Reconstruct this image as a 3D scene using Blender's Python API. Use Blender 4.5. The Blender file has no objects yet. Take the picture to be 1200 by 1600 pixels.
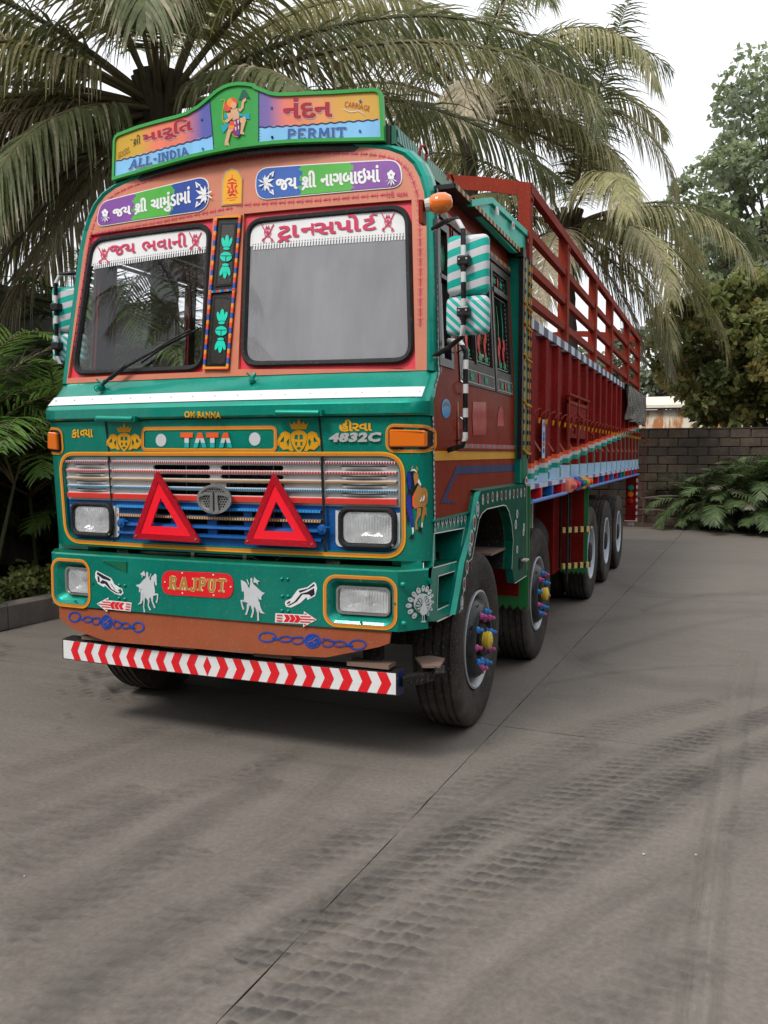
import bpy, bmesh, math, random
import numpy as np
from mathutils import Vector, Matrix, geometry
RND = random.Random(11)
SC = bpy.context.scene
COL = SC.collection
# ------------------------------------------------------------------ camera
CF, CYAW, CPIT = 1335.6, .3752, -.0692
CC = Vector((2.5514, -4.9517, 1.6427))
FWD = Vector((-math.sin(CYAW) * math.cos(CPIT), math.cos(CYAW) * math.cos(CPIT), math.sin(CPIT)))
RGT = Vector((math.cos(CYAW), math.sin(CYAW), 0))
UPV = RGT.cross(FWD)
cd = bpy.data.cameras.new('camera')
cd.sensor_fit = 'VERTICAL'; cd.sensor_height = 36; cd.lens = 36 * CF / 1600
cd.clip_end = 500; cd.clip_start = .05
cam = bpy.data.objects.new('camera', cd); COL.objects.link(cam)
Mx = Matrix((RGT, UPV, -FWD)).transposed().to_4x4(); Mx.translation = CC
cam.matrix_world = Mx
SC.camera = cam
# ------------------------------------------------------------------ sky, sun, exposure
SUN_EL, SUN_AZ = math.radians(50), math.radians(198)
w = bpy.data.worlds.new('World'); SC.world = w; w.use_nodes = True
nt = w.node_tree; N = nt.nodes; L = nt.links
bg = N['Background']; bg.inputs['Strength'].default_value = .1
sky = N.new('ShaderNodeTexSky'); sky.sky_type = 'NISHITA'; sky.sun_disc = False
sky.sun_elevation = SUN_EL; sky.sun_rotation = SUN_AZ
tc = N.new('ShaderNodeTexCoord'); noi = N.new('ShaderNodeTexNoise')
noi.inputs['Scale'].default_value = 1.6; noi.inputs['Detail'].default_value = 3
mr = N.new('ShaderNodeMapRange')
mr.inputs['From Min'].default_value = .3; mr.inputs['From Max'].default_value = .7
mr.inputs['To Min'].default_value = 6.3; mr.inputs['To Max'].default_value = 7.1
cl = N.new('ShaderNodeVectorMath'); cl.operation = 'SCALE'; cl.inputs[0].default_value = (.965, .985, 1.02)
mix = N.new('ShaderNodeMix'); mix.data_type = 'RGBA'; mix.inputs[0].default_value = .93
L.new(tc.outputs['Generated'], noi.inputs['Vector']); L.new(noi.outputs['Fac'], mr.inputs['Value'])
sep = N.new('ShaderNodeSeparateXYZ'); L.new(tc.outputs['Generated'], sep.inputs[0])
zr = N.new('ShaderNodeMapRange'); L.new(sep.outputs[2], zr.inputs['Value'])      # overcast sky: paler towards the zenith
for _k, _v in zip(('From Min', 'From Max', 'To Min', 'To Max'), (0, 1, .98, 1.45)): zr.inputs[_k].default_value = _v
mu = N.new('ShaderNodeMath'); mu.operation = 'MULTIPLY'; L.new(mr.outputs['Result'], mu.inputs[0]); L.new(zr.outputs['Result'], mu.inputs[1])
L.new(mu.outputs[0], cl.inputs['Scale']); L.new(sky.outputs['Color'], mix.inputs[6])
L.new(cl.outputs['Vector'], mix.inputs[7]); L.new(mix.outputs[2], bg.inputs['Color'])
sd = bpy.data.lights.new('sun', 'SUN'); sd.energy = 1.5; sd.angle = math.radians(14); sd.color = (1, .96, .9)
sun = bpy.data.objects.new('sun', sd); COL.objects.link(sun)
_d = Vector((math.sin(SUN_AZ) * math.cos(SUN_EL), math.cos(SUN_AZ) * math.cos(SUN_EL), math.sin(SUN_EL)))
sun.rotation_euler = _d.to_track_quat('Z', 'Y').to_euler()
SC.view_settings.view_transform = 'Standard'; SC.view_settings.look = 'None'
SC.view_settings.exposure = .70; SC.view_settings.gamma = 1
SC.view_settings.use_curve_mapping = False
SC.cycles.max_bounces = 8; SC.cycles.transparent_max_bounces = 24
# ------------------------------------------------------------------ surveying: where a sight line meets a real surface
def ray(u, v): return FWD + RGT * ((u - 600) / CF) - UPV * ((v - 800) / CF)
def at(u, v, ax, val):
    d = ray(u, v); i = 'xyz'.index(ax); return CC + d * ((val - CC[i]) / d[i])
def onto(surf, off=0):
    """surf(x,z)->y ; returns px -> world point on that surface (off metres in front)"""
    def f(u, v):
        d = ray(u, v); y = -.95
        for _ in range(10):
            p = CC + d * ((y - CC.y) / d.y); y = .5 * y + .5 * (surf(p.x, p.z) - off)
        return CC + d * ((y - CC.y) / d.y)
    return f
def onx(x): return lambda u, v: at(u, v, 'x', x)
def ony(y): return lambda u, v: at(u, v, 'y', y)
def onz(z): return lambda u, v: at(u, v, 'z', z)
def Zm(ox, oy, s): return lambda a, b: (ox + a / s, oy + b / s)
Z1 = Zm(150, 110, 4); Z2 = Zm(370, 110, 4); Z3 = Zm(70, 360, 4); Z4 = Zm(70, 620, 4); Z5 = Zm(360, 620, 3.5294)
Z6 = Zm(60, 850, 3.75); Z7 = Zm(360, 850, 3.5294); Z8 = Zm(640, 280, 5.4545); Z9 = Zm(620, 540, 5)
S1 = Zm(655, 290, 6.667); S2 = Zm(655, 480, 6.667); S3 = Zm(655, 680, 6.667); WZ = Zm(650, 840, 5); EZ = Zm(310, 320, 5.714)
G2 = Zm(500, 720, 6); TZ = Zm(280, 720, 4.2857); Q3 = Zm(500, 840, 1.7143); Q4 = Zm(0, 900, 2); B3 = Zm(800, 480, 4.705)
def zz(Z, *xy): return [Z(xy[i], xy[i + 1]) for i in range(0, len(xy), 2)]
# ------------------------------------------------------------------ materials
def lin(h):
    h = h.lstrip('#'); c = [int(h[i:i + 2], 16) / 255 for i in (0, 2, 4)]
    return tuple((x / 12.92 if x < .04045 else ((x + .055) / 1.055) ** 2.4) for x in c)
MATS = {}
def newmat(name):
    m = bpy.data.materials.new(name); m.use_nodes = True; MATS[name] = m
    n = m.node_tree.nodes; return m, n, m.node_tree.links, n['Principled BSDF']
def geo_pos(n): return n.new('ShaderNodeNewGeometry').outputs['Position']
def noise(n, l, vec, scale, detail=4, rough=.55, stretch=None):
    t = n.new('ShaderNodeTexNoise'); t.inputs['Scale'].default_value = scale
    t.inputs['Detail'].default_value = detail; t.inputs['Roughness'].default_value = rough
    if stretch:
        mp = n.new('ShaderNodeMapping'); mp.inputs['Scale'].default_value = stretch
        if len(stretch) == 3: l.new(vec, mp.inputs['Vector']); vec = mp.outputs['Vector']
    l.new(vec, t.inputs['Vector']); return t.outputs['Fac']
def rng(n, l, v, a, b, c, d):
    r = n.new('ShaderNodeMapRange')
    for k, x in zip(('From Min', 'From Max', 'To Min', 'To Max'), (a, b, c, d)): r.inputs[k].default_value = x
    l.new(v, r.inputs['Value']); return r.outputs['Result']
def mixc(n, l, f, a, b, mode='MIX'):
    x = n.new('ShaderNodeMix'); x.data_type = 'RGBA'; x.blend_type = mode
    for s, v in ((0, f), (6, a), (7, b)):
        if isinstance(v, (int, float)): x.inputs[s].default_value = v
        elif isinstance(v, tuple): x.inputs[s].default_value = (*v[:3], 1)
        else: l.new(v, x.inputs[s])
    return x.outputs[2]
def math_(n, l, op, a, b=0.0, c=None):
    x = n.new('ShaderNodeMath'); x.operation = op
    for i, v in enumerate((a, b) if c is None else (a, b, c)):
        if isinstance(v, (int, float)): x.inputs[i].default_value = v
        else: l.new(v, x.inputs[i])
    return x.outputs[0]
def bump(n, l, b, h, strength=.2, dist=.01):
    x = n.new('ShaderNodeBump'); x.inputs['Strength'].default_value = strength; x.inputs['Distance'].default_value = dist
    l.new(h, x.inputs['Height']); l.new(x.outputs['Normal'], b.inputs['Normal'])
def finish(n, l, b, col, rough, metal, coat, var, dust, bmp, bscale=14, spec=.22):
    p = geo_pos(n); f = noise(n, l, p, 5.5, 5, .6)
    k = rng(n, l, f, .3, .7, 1 - var, 1 + var * .6)
    x = n.new('ShaderNodeVectorMath'); x.operation = 'SCALE'; l.new(k, x.inputs['Scale'])
    if isinstance(col, tuple): x.inputs[0].default_value = col[:3]
    else: l.new(col, x.inputs[0])
    st = noise(n, l, p, 1.0, 4, .6, stretch=(11, 11, .9)); sk = n.new('ShaderNodeVectorMath'); sk.operation = 'SCALE'; l.new(x.outputs['Vector'], sk.inputs[0])
    l.new(rng(n, l, st, .3, .7, 1 - var * .55, 1 + var * .35), sk.inputs['Scale'])     # faint run-down grime and brush streaks
    c = mixc(n, l, rng(n, l, noise(n, l, p, 75, 3, .6), .58, .72, 0, min(.4, .10 + dust)), sk.outputs['Vector'], (.30, .27, .23))
    if dust:
        d = noise(n, l, p, 2.3, 6, .65); dd = rng(n, l, d, .45, .8, 0, dust * .6)
        c = mixc(n, l, dd, c, (.22, .19, .16))
        l.new(rng(n, l, d, .35, .75, rough, min(1, rough + .3)), b.inputs['Roughness'])
    else: b.inputs['Roughness'].default_value = rough
    l.new(c, b.inputs['Base Color'])
    b.inputs['Metallic'].default_value = metal; b.inputs['Coat Weight'].default_value = coat * .55; b.inputs['Specular IOR Level'].default_value = spec
    b.inputs['Coat Roughness'].default_value = .08
    if bmp: bump(n, l, b, noise(n, l, p, bscale, 3), bmp, .01)
def paint(name, rgb, rough=.35, metal=0, coat=.35, var=.1, dust=.07, bmp=.06, bscale=9, spec=.22):
    if name in MATS: return MATS[name]
    m, n, l, b = newmat(name)
    finish(n, l, b, rgb if isinstance(rgb, tuple) else lin(rgb), rough, metal, coat, var, dust, bmp, bscale, spec)
    return m
def striped(name, c1, c2, direc, period, duty=.5, rough=.4, third=None, wave=0):
    """bands of paint across a part, measured along a direction in the place itself"""
    m, n, l, b = newmat(name); p = geo_pos(n)
    d = n.new('ShaderNodeVectorMath'); d.operation = 'DOT_PRODUCT'; l.new(p, d.inputs[0]); d.inputs[1].default_value = direc
    v = d.outputs['Value']
    if wave:
        q = noise(n, l, p, wave, 2); v = math_(n, l, 'ADD', v, math_(n, l, 'MULTIPLY', q, period * .4))
    fr = math_(n, l, 'FRACT', math_(n, l, 'DIVIDE', v, period))
    c = mixc(n, l, math_(n, l, 'GREATER_THAN', fr, duty), lin(c1), lin(c2))
    if third: c = mixc(n, l, math_(n, l, 'GREATER_THAN', fr, third[0]), c, lin(third[1]))
    finish(n, l, b, c, rough, 0, .2, .08, .1, .03)
    return m
GREEN = paint('green_enamel', (.0, .26, .19), .33, metal=.55, coat=.8, dust=.09, spec=.2)
DGREEN = paint('dark_green_enamel', (.004, .12, .06), .3, coat=.5)
LGREEN = paint('leaf_green_paint', (.03, .30, .06), .4)
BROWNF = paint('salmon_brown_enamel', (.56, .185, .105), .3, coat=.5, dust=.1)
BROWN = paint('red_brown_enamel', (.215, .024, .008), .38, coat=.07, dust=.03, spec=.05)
VALB = paint('terracotta_paint', (.33, .082, .032), .45, dust=.16)
MAROON = paint('maroon_body_paint', (.20, .0075, .0055), .6, coat=.0, var=.22, dust=.09, spec=.08)
RAIL = paint('oxide_red_paint', (.25, .030, .015), .6, coat=.0, dust=.06, spec=.1)
PINKRED = paint('carmine_paint', (.72, .04, .07), .35)
BLACK = paint('black_paint', (.012, .012, .013), .35, dust=.05)
RUBBER = paint('black_rubber', (.018, .018, .02), .55, coat=0, dust=.08)
TYRE = paint('tyre_rubber', (.036, .031, .027), .8, coat=0, var=.3, dust=.75, bmp=.25, bscale=30)
WHITE = paint('white_paint', (.74, .74, .74), .4, var=.05)
ORANGE = paint('orange_line_paint', (.62, .20, .03), .35)
YELLOW = paint('yellow_paint', (.78, .38, .008), .35)
GOLD = paint('gold_vinyl', (.68, .32, .006), .35, var=.04)
RED = paint('red_vinyl', (.70, .012, .02), .35, var=.04, dust=.04)
DKRED = paint('dark_red_plastic', (.42, .003, .014), .3, var=.05)
BRRED = paint('bright_red_reflector', (.95, .012, .03), .3, var=.03, dust=.03)
BLUEG = paint('grille_blue', (.004, .085, .30), .3)
SILVER = paint('silver_paint', (.60, .60, .60), .30, metal=.5, coat=.2, dust=.05)
STEEL = paint('steel', (.45, .45, .44), .3, metal=.9, dust=.1)
CHROME = paint('chrome', (.8, .8, .8), .08, metal=1, coat=0, dust=0, bmp=0)
BOWL = paint('lamp_bowl', (.92, .93, .94), .2, metal=.35, coat=.3, dust=0, bmp=.35, bscale=40)
CHAINB = paint('cobalt_print', (.004, .06, .36), .5)
NAVY = paint('navy_paint', (.008, .02, .11), .35)
SKYB = paint('sky_blue_paint', (.26, .55, .82), .4)
LBLUE = paint('pale_blue_paint', (.42, .60, .78), .45)
PURPLE = paint('purple_paint', (.24, .07, .36), .4)
VIOLET = paint('violet_grey_paint', (.14, .12, .25), .4)
TURQ = paint('turquoise_paint', (.0, .60, .42), .3)
TEAL = paint('teal_stripe', (.0, .30, .22), .4)
PINK = paint('pink_paint', (.50, .09, .27), .4)
BLUEN = paint('nut_blue', (.03, .22, .60), .35)
HUBY = paint('hub_yellow', (.72, .50, .05), .35)
DARK = paint('chassis_black', (.012, .011, .011), .6, coat=0, dust=.25)
INTER = paint('cab_interior', (.028, .022, .02), .7, coat=0)
GREYV = paint('pale_grey_vinyl', (.56, .58, .60), .45)
OFFW = paint('off_white_paint', (.60, .56, .50), .45)
TAN = paint('tan_paint', (.45, .30, .18), .4)
CREDL = paint('crimson_print', (.56, .03, .10), .45)
BRBLUE = paint('bright_blue_paint', (.01, .14, .50), .4)
SKIN = paint('flesh_paint', (.70, .40, .24), .45)
FLAGO = paint('flag_orange', (.83, .10, .02), .4)
RUST = paint('rusty_metal', (.20, .13, .10), .7, dust=.4)
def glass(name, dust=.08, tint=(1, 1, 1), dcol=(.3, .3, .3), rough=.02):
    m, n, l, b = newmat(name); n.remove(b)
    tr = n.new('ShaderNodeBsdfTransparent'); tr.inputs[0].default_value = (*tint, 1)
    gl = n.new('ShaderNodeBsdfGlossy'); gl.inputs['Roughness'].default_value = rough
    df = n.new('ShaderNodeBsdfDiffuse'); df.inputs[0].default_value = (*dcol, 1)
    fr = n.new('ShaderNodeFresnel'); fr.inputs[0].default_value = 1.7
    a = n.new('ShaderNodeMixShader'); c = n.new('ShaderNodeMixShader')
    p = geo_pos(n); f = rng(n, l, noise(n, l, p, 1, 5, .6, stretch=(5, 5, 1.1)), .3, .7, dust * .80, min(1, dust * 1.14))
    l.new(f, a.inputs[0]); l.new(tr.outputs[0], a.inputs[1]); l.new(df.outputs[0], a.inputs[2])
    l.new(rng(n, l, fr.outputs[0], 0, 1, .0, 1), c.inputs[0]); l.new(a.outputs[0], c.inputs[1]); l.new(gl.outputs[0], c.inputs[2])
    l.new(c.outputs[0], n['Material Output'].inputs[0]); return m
GLASS = glass('window_glass', .012)
SKYGREY = glass('dusty_sky_grey_glass', .82, dcol=(.265, .265, .28))  # diffuse grey stands in for sky mirrored in the pane, plus some dust
DGLASS = glass('tinted_glass', .15, (.25, .25, .25), (.06, .06, .05))
def fluted():
    m, n, l, b = newmat('fluted_lamp_glass'); b.inputs['Base Color'].default_value = (.78, .80, .82, 1); b.inputs['Roughness'].default_value = .10; b.inputs['Metallic'].default_value = .35
    p = geo_pos(n); wv = n.new('ShaderNodeTexWave'); wv.wave_type = 'BANDS'; wv.bands_direction = 'X'; wv.inputs['Scale'].default_value = 22; wv.inputs['Distortion'].default_value = 1.2; l.new(p, wv.inputs['Vector'])
    h = math_(n, l, 'ADD', wv.outputs['Fac'], math_(n, l, 'MULTIPLY', noise(n, l, p, 16, 2), 1.4)); bump(n, l, b, h, .55, .012)
    t = n.new('ShaderNodeBsdfTransparent'); mx = n.new('ShaderNodeMixShader'); l.new(rng(n, l, noise(n, l, p, 9, 2), .35, .65, .35, .72), mx.inputs[0]); l.new(t.outputs[0], mx.inputs[1]); l.new(b.outputs[0], mx.inputs[2]); l.new(mx.outputs[0], n['Material Output'].inputs[0]); return m
LENS = fluted()
def lensmat(name, rgb):
    m, n, l, b = newmat(name); b.inputs['Base Color'].default_value = (*rgb, 1); b.inputs['Roughness'].default_value = .12
    b.inputs['Coat Weight'].default_value = 1; b.inputs['Subsurface Weight'].default_value = 0
    p = geo_pos(n); bump(n, l, b, noise(n, l, p, 60, 2), .25, .004); return m
AMBER = lensmat('amber_lens', (.80, .17, .01)); REDL = lensmat('red_lens', (.5, .01, .01))
# ------------------------------------------------------------------ mesh building
class MB:
    def __init__(s): s.v = []; s.f = []; s.m = []; s.mats = []
    def mi(s, m):
        if m not in s.mats: s.mats.append(m)
        return s.mats.index(m)
    def face(s, pts, m):
        k = len(s.v); s.v += [tuple(p) for p in pts]; s.f.append(tuple(range(k, k + len(pts)))); s.m.append(s.mi(m))
    def add(s, vs, fs, m, M=None):
        k = len(s.v); i = s.mi(m)
        s.v += [tuple(M @ Vector(p)) if M is not None else tuple(p) for p in vs]
        s.f += [tuple(k + a for a in f) for f in fs]; s.m += [i] * len(fs); return s
    def box(s, x0, x1, y0, y1, z0, z1, m, M=None):
        vs = [(x, y, z) for x in (x0, x1) for y in (y0, y1) for z in (z0, z1)]
        return s.add(vs, [(0, 1, 3, 2), (4, 6, 7, 5), (0, 4, 5, 1), (2, 3, 7, 6), (0, 2, 6, 4), (1, 5, 7, 3)], m, M)
    def bar(s, p, q, w, h, m, up=(0, 0, 1)):
        p, q = Vector(p), Vector(q); d = (q - p).normalized(); u = Vector(up)
        sd = d.cross(u)
        if sd.length < 1e-4: sd = d.cross(Vector((1, 0, 0)))
        sd.normalize(); u = sd.cross(d); sd *= w / 2; u *= h / 2
        vs = [a + b + c for a in (p, q) for b in (-sd, sd) for c in (-u, u)]
        return s.add(vs, [(0, 1, 3, 2), (4, 6, 7, 5), (0, 4, 5, 1), (2, 3, 7, 6), (0, 2, 6, 4), (1, 5, 7, 3)], m)
    def tube(s, pts, r, m, n=8, cap=True):
        pts = [Vector(p) for p in pts]; k0 = len(s.v); i = s.mi(m); N_ = len(pts)
        rr = r if isinstance(r, (list, tuple)) else [r] * N_
        prev = None
        for j, p in enumerate(pts):
            d = (pts[min(j + 1, N_ - 1)] - pts[max(j - 1, 0)])
            d = d.normalized() if d.length > 1e-9 else Vector((0, 0, 1))
            a = d.cross(Vector((0, 0, 1))) if prev is None else prev - d * prev.dot(d)
            if a.length < 1e-3: a = d.cross(Vector((1, 0, 0)))
            a.normalize(); prev = a; b = d.cross(a)
            for q in range(n):
                t = 2 * math.pi * q / n; s.v.append(tuple(p + (a * math.cos(t) + b * math.sin(t)) * rr[j]))
        for j in range(N_ - 1):
            for q in range(n):
                a0 = k0 + j * n + q; a1 = k0 + j * n + (q + 1) % n
                s.f.append((a0, a1, a1 + n, a0 + n)); s.m.append(i)
        if cap:
            s.f.append(tuple(k0 + q for q in range(n))[::-1]); s.m.append(i)
            s.f.append(tuple(k0 + (N_ - 1) * n + q for q in range(n))); s.m.append(i)
        return s
    def lathe(s, prof, M, m, n=40, wob=0):
        """prof [(axial, radius, material?)], axis = local X"""
        k0 = len(s.v)
        for j, pr_ in enumerate(prof):
            a, r = pr_[0], pr_[1]
            for q in range(n):
                t = 2 * math.pi * q / n
                aa = a + (wob * (1 if q % 2 else -1) if (len(pr_) > 3 and pr_[3]) else 0)
                s.v.append(tuple(M @ Vector((aa, r * math.cos(t), r * math.sin(t)))))
        for j in range(len(prof) - 1):
            mm = s.mi(prof[j][2] if len(prof[j]) > 2 and prof[j][2] else m)
            for q in range(n):
                a0 = k0 + j * n + q; a1 = k0 + j * n + (q + 1) % n
                s.f.append((a0, a1, a1 + n, a0 + n)); s.m.append(mm)
        return s
    def build(s, name, parent=None, label=None, smooth=None, kind=None):
        me = bpy.data.meshes.new(name); me.from_pydata(s.v, [], s.f)
        for m in s.mats: me.materials.append(m)
        me.polygons.foreach_set('material_index', s.m)
        if smooth is not None:
            me.polygons.foreach_set('use_smooth', [True] * len(s.f)); me.set_sharp_from_angle(angle=math.radians(smooth))
        me.update()
        return link(name, me, parent, label, kind)
def link(name, data, parent=None, label=None, kind=None):
    o = bpy.data.objects.new(name, data); COL.objects.link(o)
    if parent: o.parent = parent
    if label: o['label'] = label
    if kind: o['kind'] = kind
    return o
def thing(name, label, cat, group=None, loc=(0, 0, 0)):
    o = bpy.data.objects.new(name, None); COL.objects.link(o); o.location = loc; o.empty_display_size = .2
    o['label'] = label; o['category'] = cat
    if group: o['group'] = group
    return o
def weld(mb, d=1e-5): pass
# ---- planar regions
def inside(p, loops):
    c = False
    for lp in loops:
        n = len(lp); j = n - 1
        for i in range(n):
            a, b = lp[i], lp[j]
            if (a[1] > p[1]) != (b[1] > p[1]) and p[0] < (b[0] - a[0]) * (p[1] - a[1]) / (b[1] - a[1]) + a[0]: c = not c
            j = i
    return c
def dens(lp, step):
    if not step: return list(lp)
    o = []
    for i in range(len(lp)):
        a, b = lp[i], lp[(i + 1) % len(lp)]; d = math.hypot(b[0] - a[0], b[1] - a[1]); n = max(1, int(math.ceil(d / step)))
        o += [(a[0] + (b[0] - a[0]) * k / n, a[1] + (b[1] - a[1]) * k / n) for k in range(n)]
    return o
def region(loops, step=None):
    """constrained triangulation of a region with holes; returns 2d verts, faces"""
    loops = [dens(l, step) for l in loops]; pts = []; ed = []
    for l in loops:
        k = len(pts); pts += [Vector(p) for p in l]; ed += [(k + i, k + (i + 1) % len(l)) for i in range(len(l))]
    if step:
        xs = [p.x for p in pts]; ys = [p.y for p in pts]; nb = len(pts)
        bx, by = min(xs), min(ys)
        for i in range(1, int((max(xs) - bx) / step) + 1):
            for j in range(1, int((max(ys) - by) / step) + 1):
                q = (bx + i * step, by + j * step)
                if inside(q, loops): pts.append(Vector(q))
    v, e, f, *_ = geometry.delaunay_2d_cdt(pts, ed, [], 0, 1e-7)
    out = []
    for t in f:
        c = ((v[t[0]].x + v[t[1]].x + v[t[2]].x) / 3, (v[t[0]].y + v[t[1]].y + v[t[2]].y) / 3)
        if inside(c, loops): out.append(tuple(t))
    return [tuple(p) for p in v], out
def panel(mb, loops, mapf, m, step=None, rims=(), rim_dir=(0, .02, 0), flip=False, rim_mat=None):
    v, f = region(loops, step)
    V = [mapf(*p) for p in v]
    if flip: f = [t[::-1] for t in f]
    mb.add(V, f, m)
    rd = Vector(rim_dir)
    for k in rims:
        l = dens(loops[k], step); A = [Vector(mapf(*p)) for p in l]; n = len(A)
        mb.add([tuple(p) for p in A] + [tuple(p + rd) for p in A], [(i, (i + 1) % n, n + (i + 1) % n, n + i) for i in range(n)], rim_mat or m)
    return mb
def rrect(x0, x1, z0, z1, r, n=5):
    o = []
    for cx, cz, a0 in ((x1 - r, z1 - r, 0), (x0 + r, z1 - r, 90), (x0 + r, z0 + r, 180), (x1 - r, z0 + r, 270)):
        for k in range(n + 1):
            t = math.radians(a0 + 90 * k / n); o.append((cx + r * math.cos(t), cz + r * math.sin(t)))
    return o
def rquad(q, r, n=6):
    """corners rounded; q = 4+ points"""
    o = []; N_ = len(q)
    for i in range(N_):
        p = Vector(q[i]); a = Vector(q[i - 1]); b = Vector(q[(i + 1) % N_])
        rr = min(r, (a - p).length * .45, (b - p).length * .45)
        s = p + (a - p).normalized() * rr; e = p + (b - p).normalized() * rr
        for k in range(n + 1):
            t = k / n; o.append(tuple(s * (1 - t) ** 2 + p * 2 * t * (1 - t) + e * t * t))
    return o
def shrink(lp, d):
    """inset of a loop (convex-ish)"""
    n = len(lp); A = sum(lp[i - 1][0] * lp[i][1] - lp[i][0] * lp[i - 1][1] for i in range(n)); s = 1 if A > 0 else -1
    o = []
    for i in range(n):
        a, b, c = Vector(lp[i - 1]), Vector(lp[i]), Vector(lp[(i + 1) % n])
        e1 = b - a; e2 = c - b
        e1 = e1.normalized() if e1.length > 1e-9 else e2.normalized(); e2 = e2.normalized() if e2.length > 1e-9 else e1
        n1 = Vector((-e1.y, e1.x)) * s; n2 = Vector((-e2.y, e2.x)) * s; m = n1 + n2
        m = m / max(.3, m.dot(n1)) if m.length > 1e-6 else n1
        o.append(tuple(b + m * d))
    return o
def circ(cx, cy, rx, ry=None, n=20, a0=0):
    ry = ry or rx
    return [(cx + rx * math.cos(a0 + 2 * math.pi * k / n), cy + ry * math.sin(a0 + 2 * math.pi * k / n)) for k in range(n)]
def decal(name, parent, shapes, surf, label=None, kind=None):
    """shapes: list of (loops in photo-survey coordinates, material) laid onto a real surface; stacked .4 mm apart"""
    mb = MB()
    for i, sh in enumerate(shapes):
        loops, m = sh[0], sh[1]
        step = sh[2] if len(sh) > 2 else None
        s = surf(.003 + .0004 * i) if callable(surf) and getattr(surf, 'lift', False) else surf
        v, f = region(loops, step)
        mb.add([tuple(s(*p)) for p in v], f, m)
    return mb.build(name, parent, label, kind=kind)
def lift(surf):
    def g(o): return onto(surf, o)
    g.lift = True; return g
def liftx(x):
    def g(o): return onx(x + o)
    g.lift = True; return g
def strokes(pts, w, closed=False):
    """a thick line as one loop"""
    P = [Vector(p) for p in pts]; n = len(P); Ls, Rs = [], []
    ww = w if isinstance(w, (list, tuple)) else [w] * n
    for i in range(n):
        d = (P[min(i + 1, n - 1)] - P[max(i - 1, 0)]).normalized(); nn = Vector((-d.y, d.x)) * ww[i] / 2
        Ls.append(tuple(P[i] + nn)); Rs.append(tuple(P[i] - nn))
    return Ls + Rs[::-1]
# ---- text
def tmesh(body, bold=0, res=2, space=1.0):
    c = bpy.data.curves.new('t', 'FONT'); c.body = body; c.size = 1; c.offset = bold; c.resolution_u = res; c.space_character = space
    o = bpy.data.objects.new('t', c); COL.objects.link(o)
    dg = bpy.context.evaluated_depsgraph_get(); me = bpy.data.meshes.new_from_object(o.evaluated_get(dg))
    v = [(p.co.x, p.co.y) for p in me.vertices]; f = [tuple(p.vertices) for p in me.polygons]
    bpy.data.objects.remove(o); bpy.data.curves.remove(c); bpy.data.meshes.remove(me)
    return v, f
def clipx(v, f, x):
    bm = bmesh.new(); vs = [bm.verts.new((a, b, 0)) for a, b in v]
    for t in f:
        try: bm.faces.new([vs[i] for i in t])
        except Exception: pass
    bmesh.ops.bisect_plane(bm, geom=bm.verts[:] + bm.edges[:] + bm.faces[:], plane_co=(x, 0, 0), plane_no=(1, 0, 0), clear_outer=True)
    bm.verts.index_update(); o = [(q.co.x, q.co.y) for q in bm.verts]; g = [tuple(q.index for q in t.verts) for t in bm.faces]; bm.free()
    return o, g
def gtext(tokens, bold=.012, gap=.07):
    """Gujarati words from tokens; conjunct letters are put together from halves and strokes"""
    V, F, x = [], [], 0
    for t in tokens:
        kind, s = t if isinstance(t, tuple) else ('', t)
        if s == ' ': x += .28; continue
        v, f = tmesh(s, bold)
        if not v: continue
        if kind == 'half':
            mx = max(p[0] for p in v); mn = min(p[0] for p in v); v, f = clipx(v, f, mx - (mx - mn) * .24)
        extra = []
        mn = min(p[0] for p in v); mx = max(p[0] for p in v)
        if kind == 'shr': extra = [strokes([(mn + .34, .22), (mn + .02, -.10)], .07 + bold * 2)]
        if kind == 'tra': extra = [strokes([(mn + .20, -.02), (mn + .02, -.20)], .06 + bold * 2), strokes([(mn + .20, -.02), (mn + .36, -.20)], .06 + bold * 2)]
        if kind == 'reph': extra = [strokes([(mn + .36, .60), (mn + .26, .74), (mn + .38, .84), (mn + .5, .78)], .055 + bold)]
        k = len(V); V += [(a - mn + x, b) for a, b in v]; F += [tuple(k + i for i in q) for q in f]
        for e in extra:
            ev, ef = region([e]); k = len(V); V += [(a - mn + x, b) for a, b in ev]; F += [tuple(k + i for i in q) for q in ef]
        x += mx - mn + (0 if kind == 'half' else gap)
    return V, F
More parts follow.
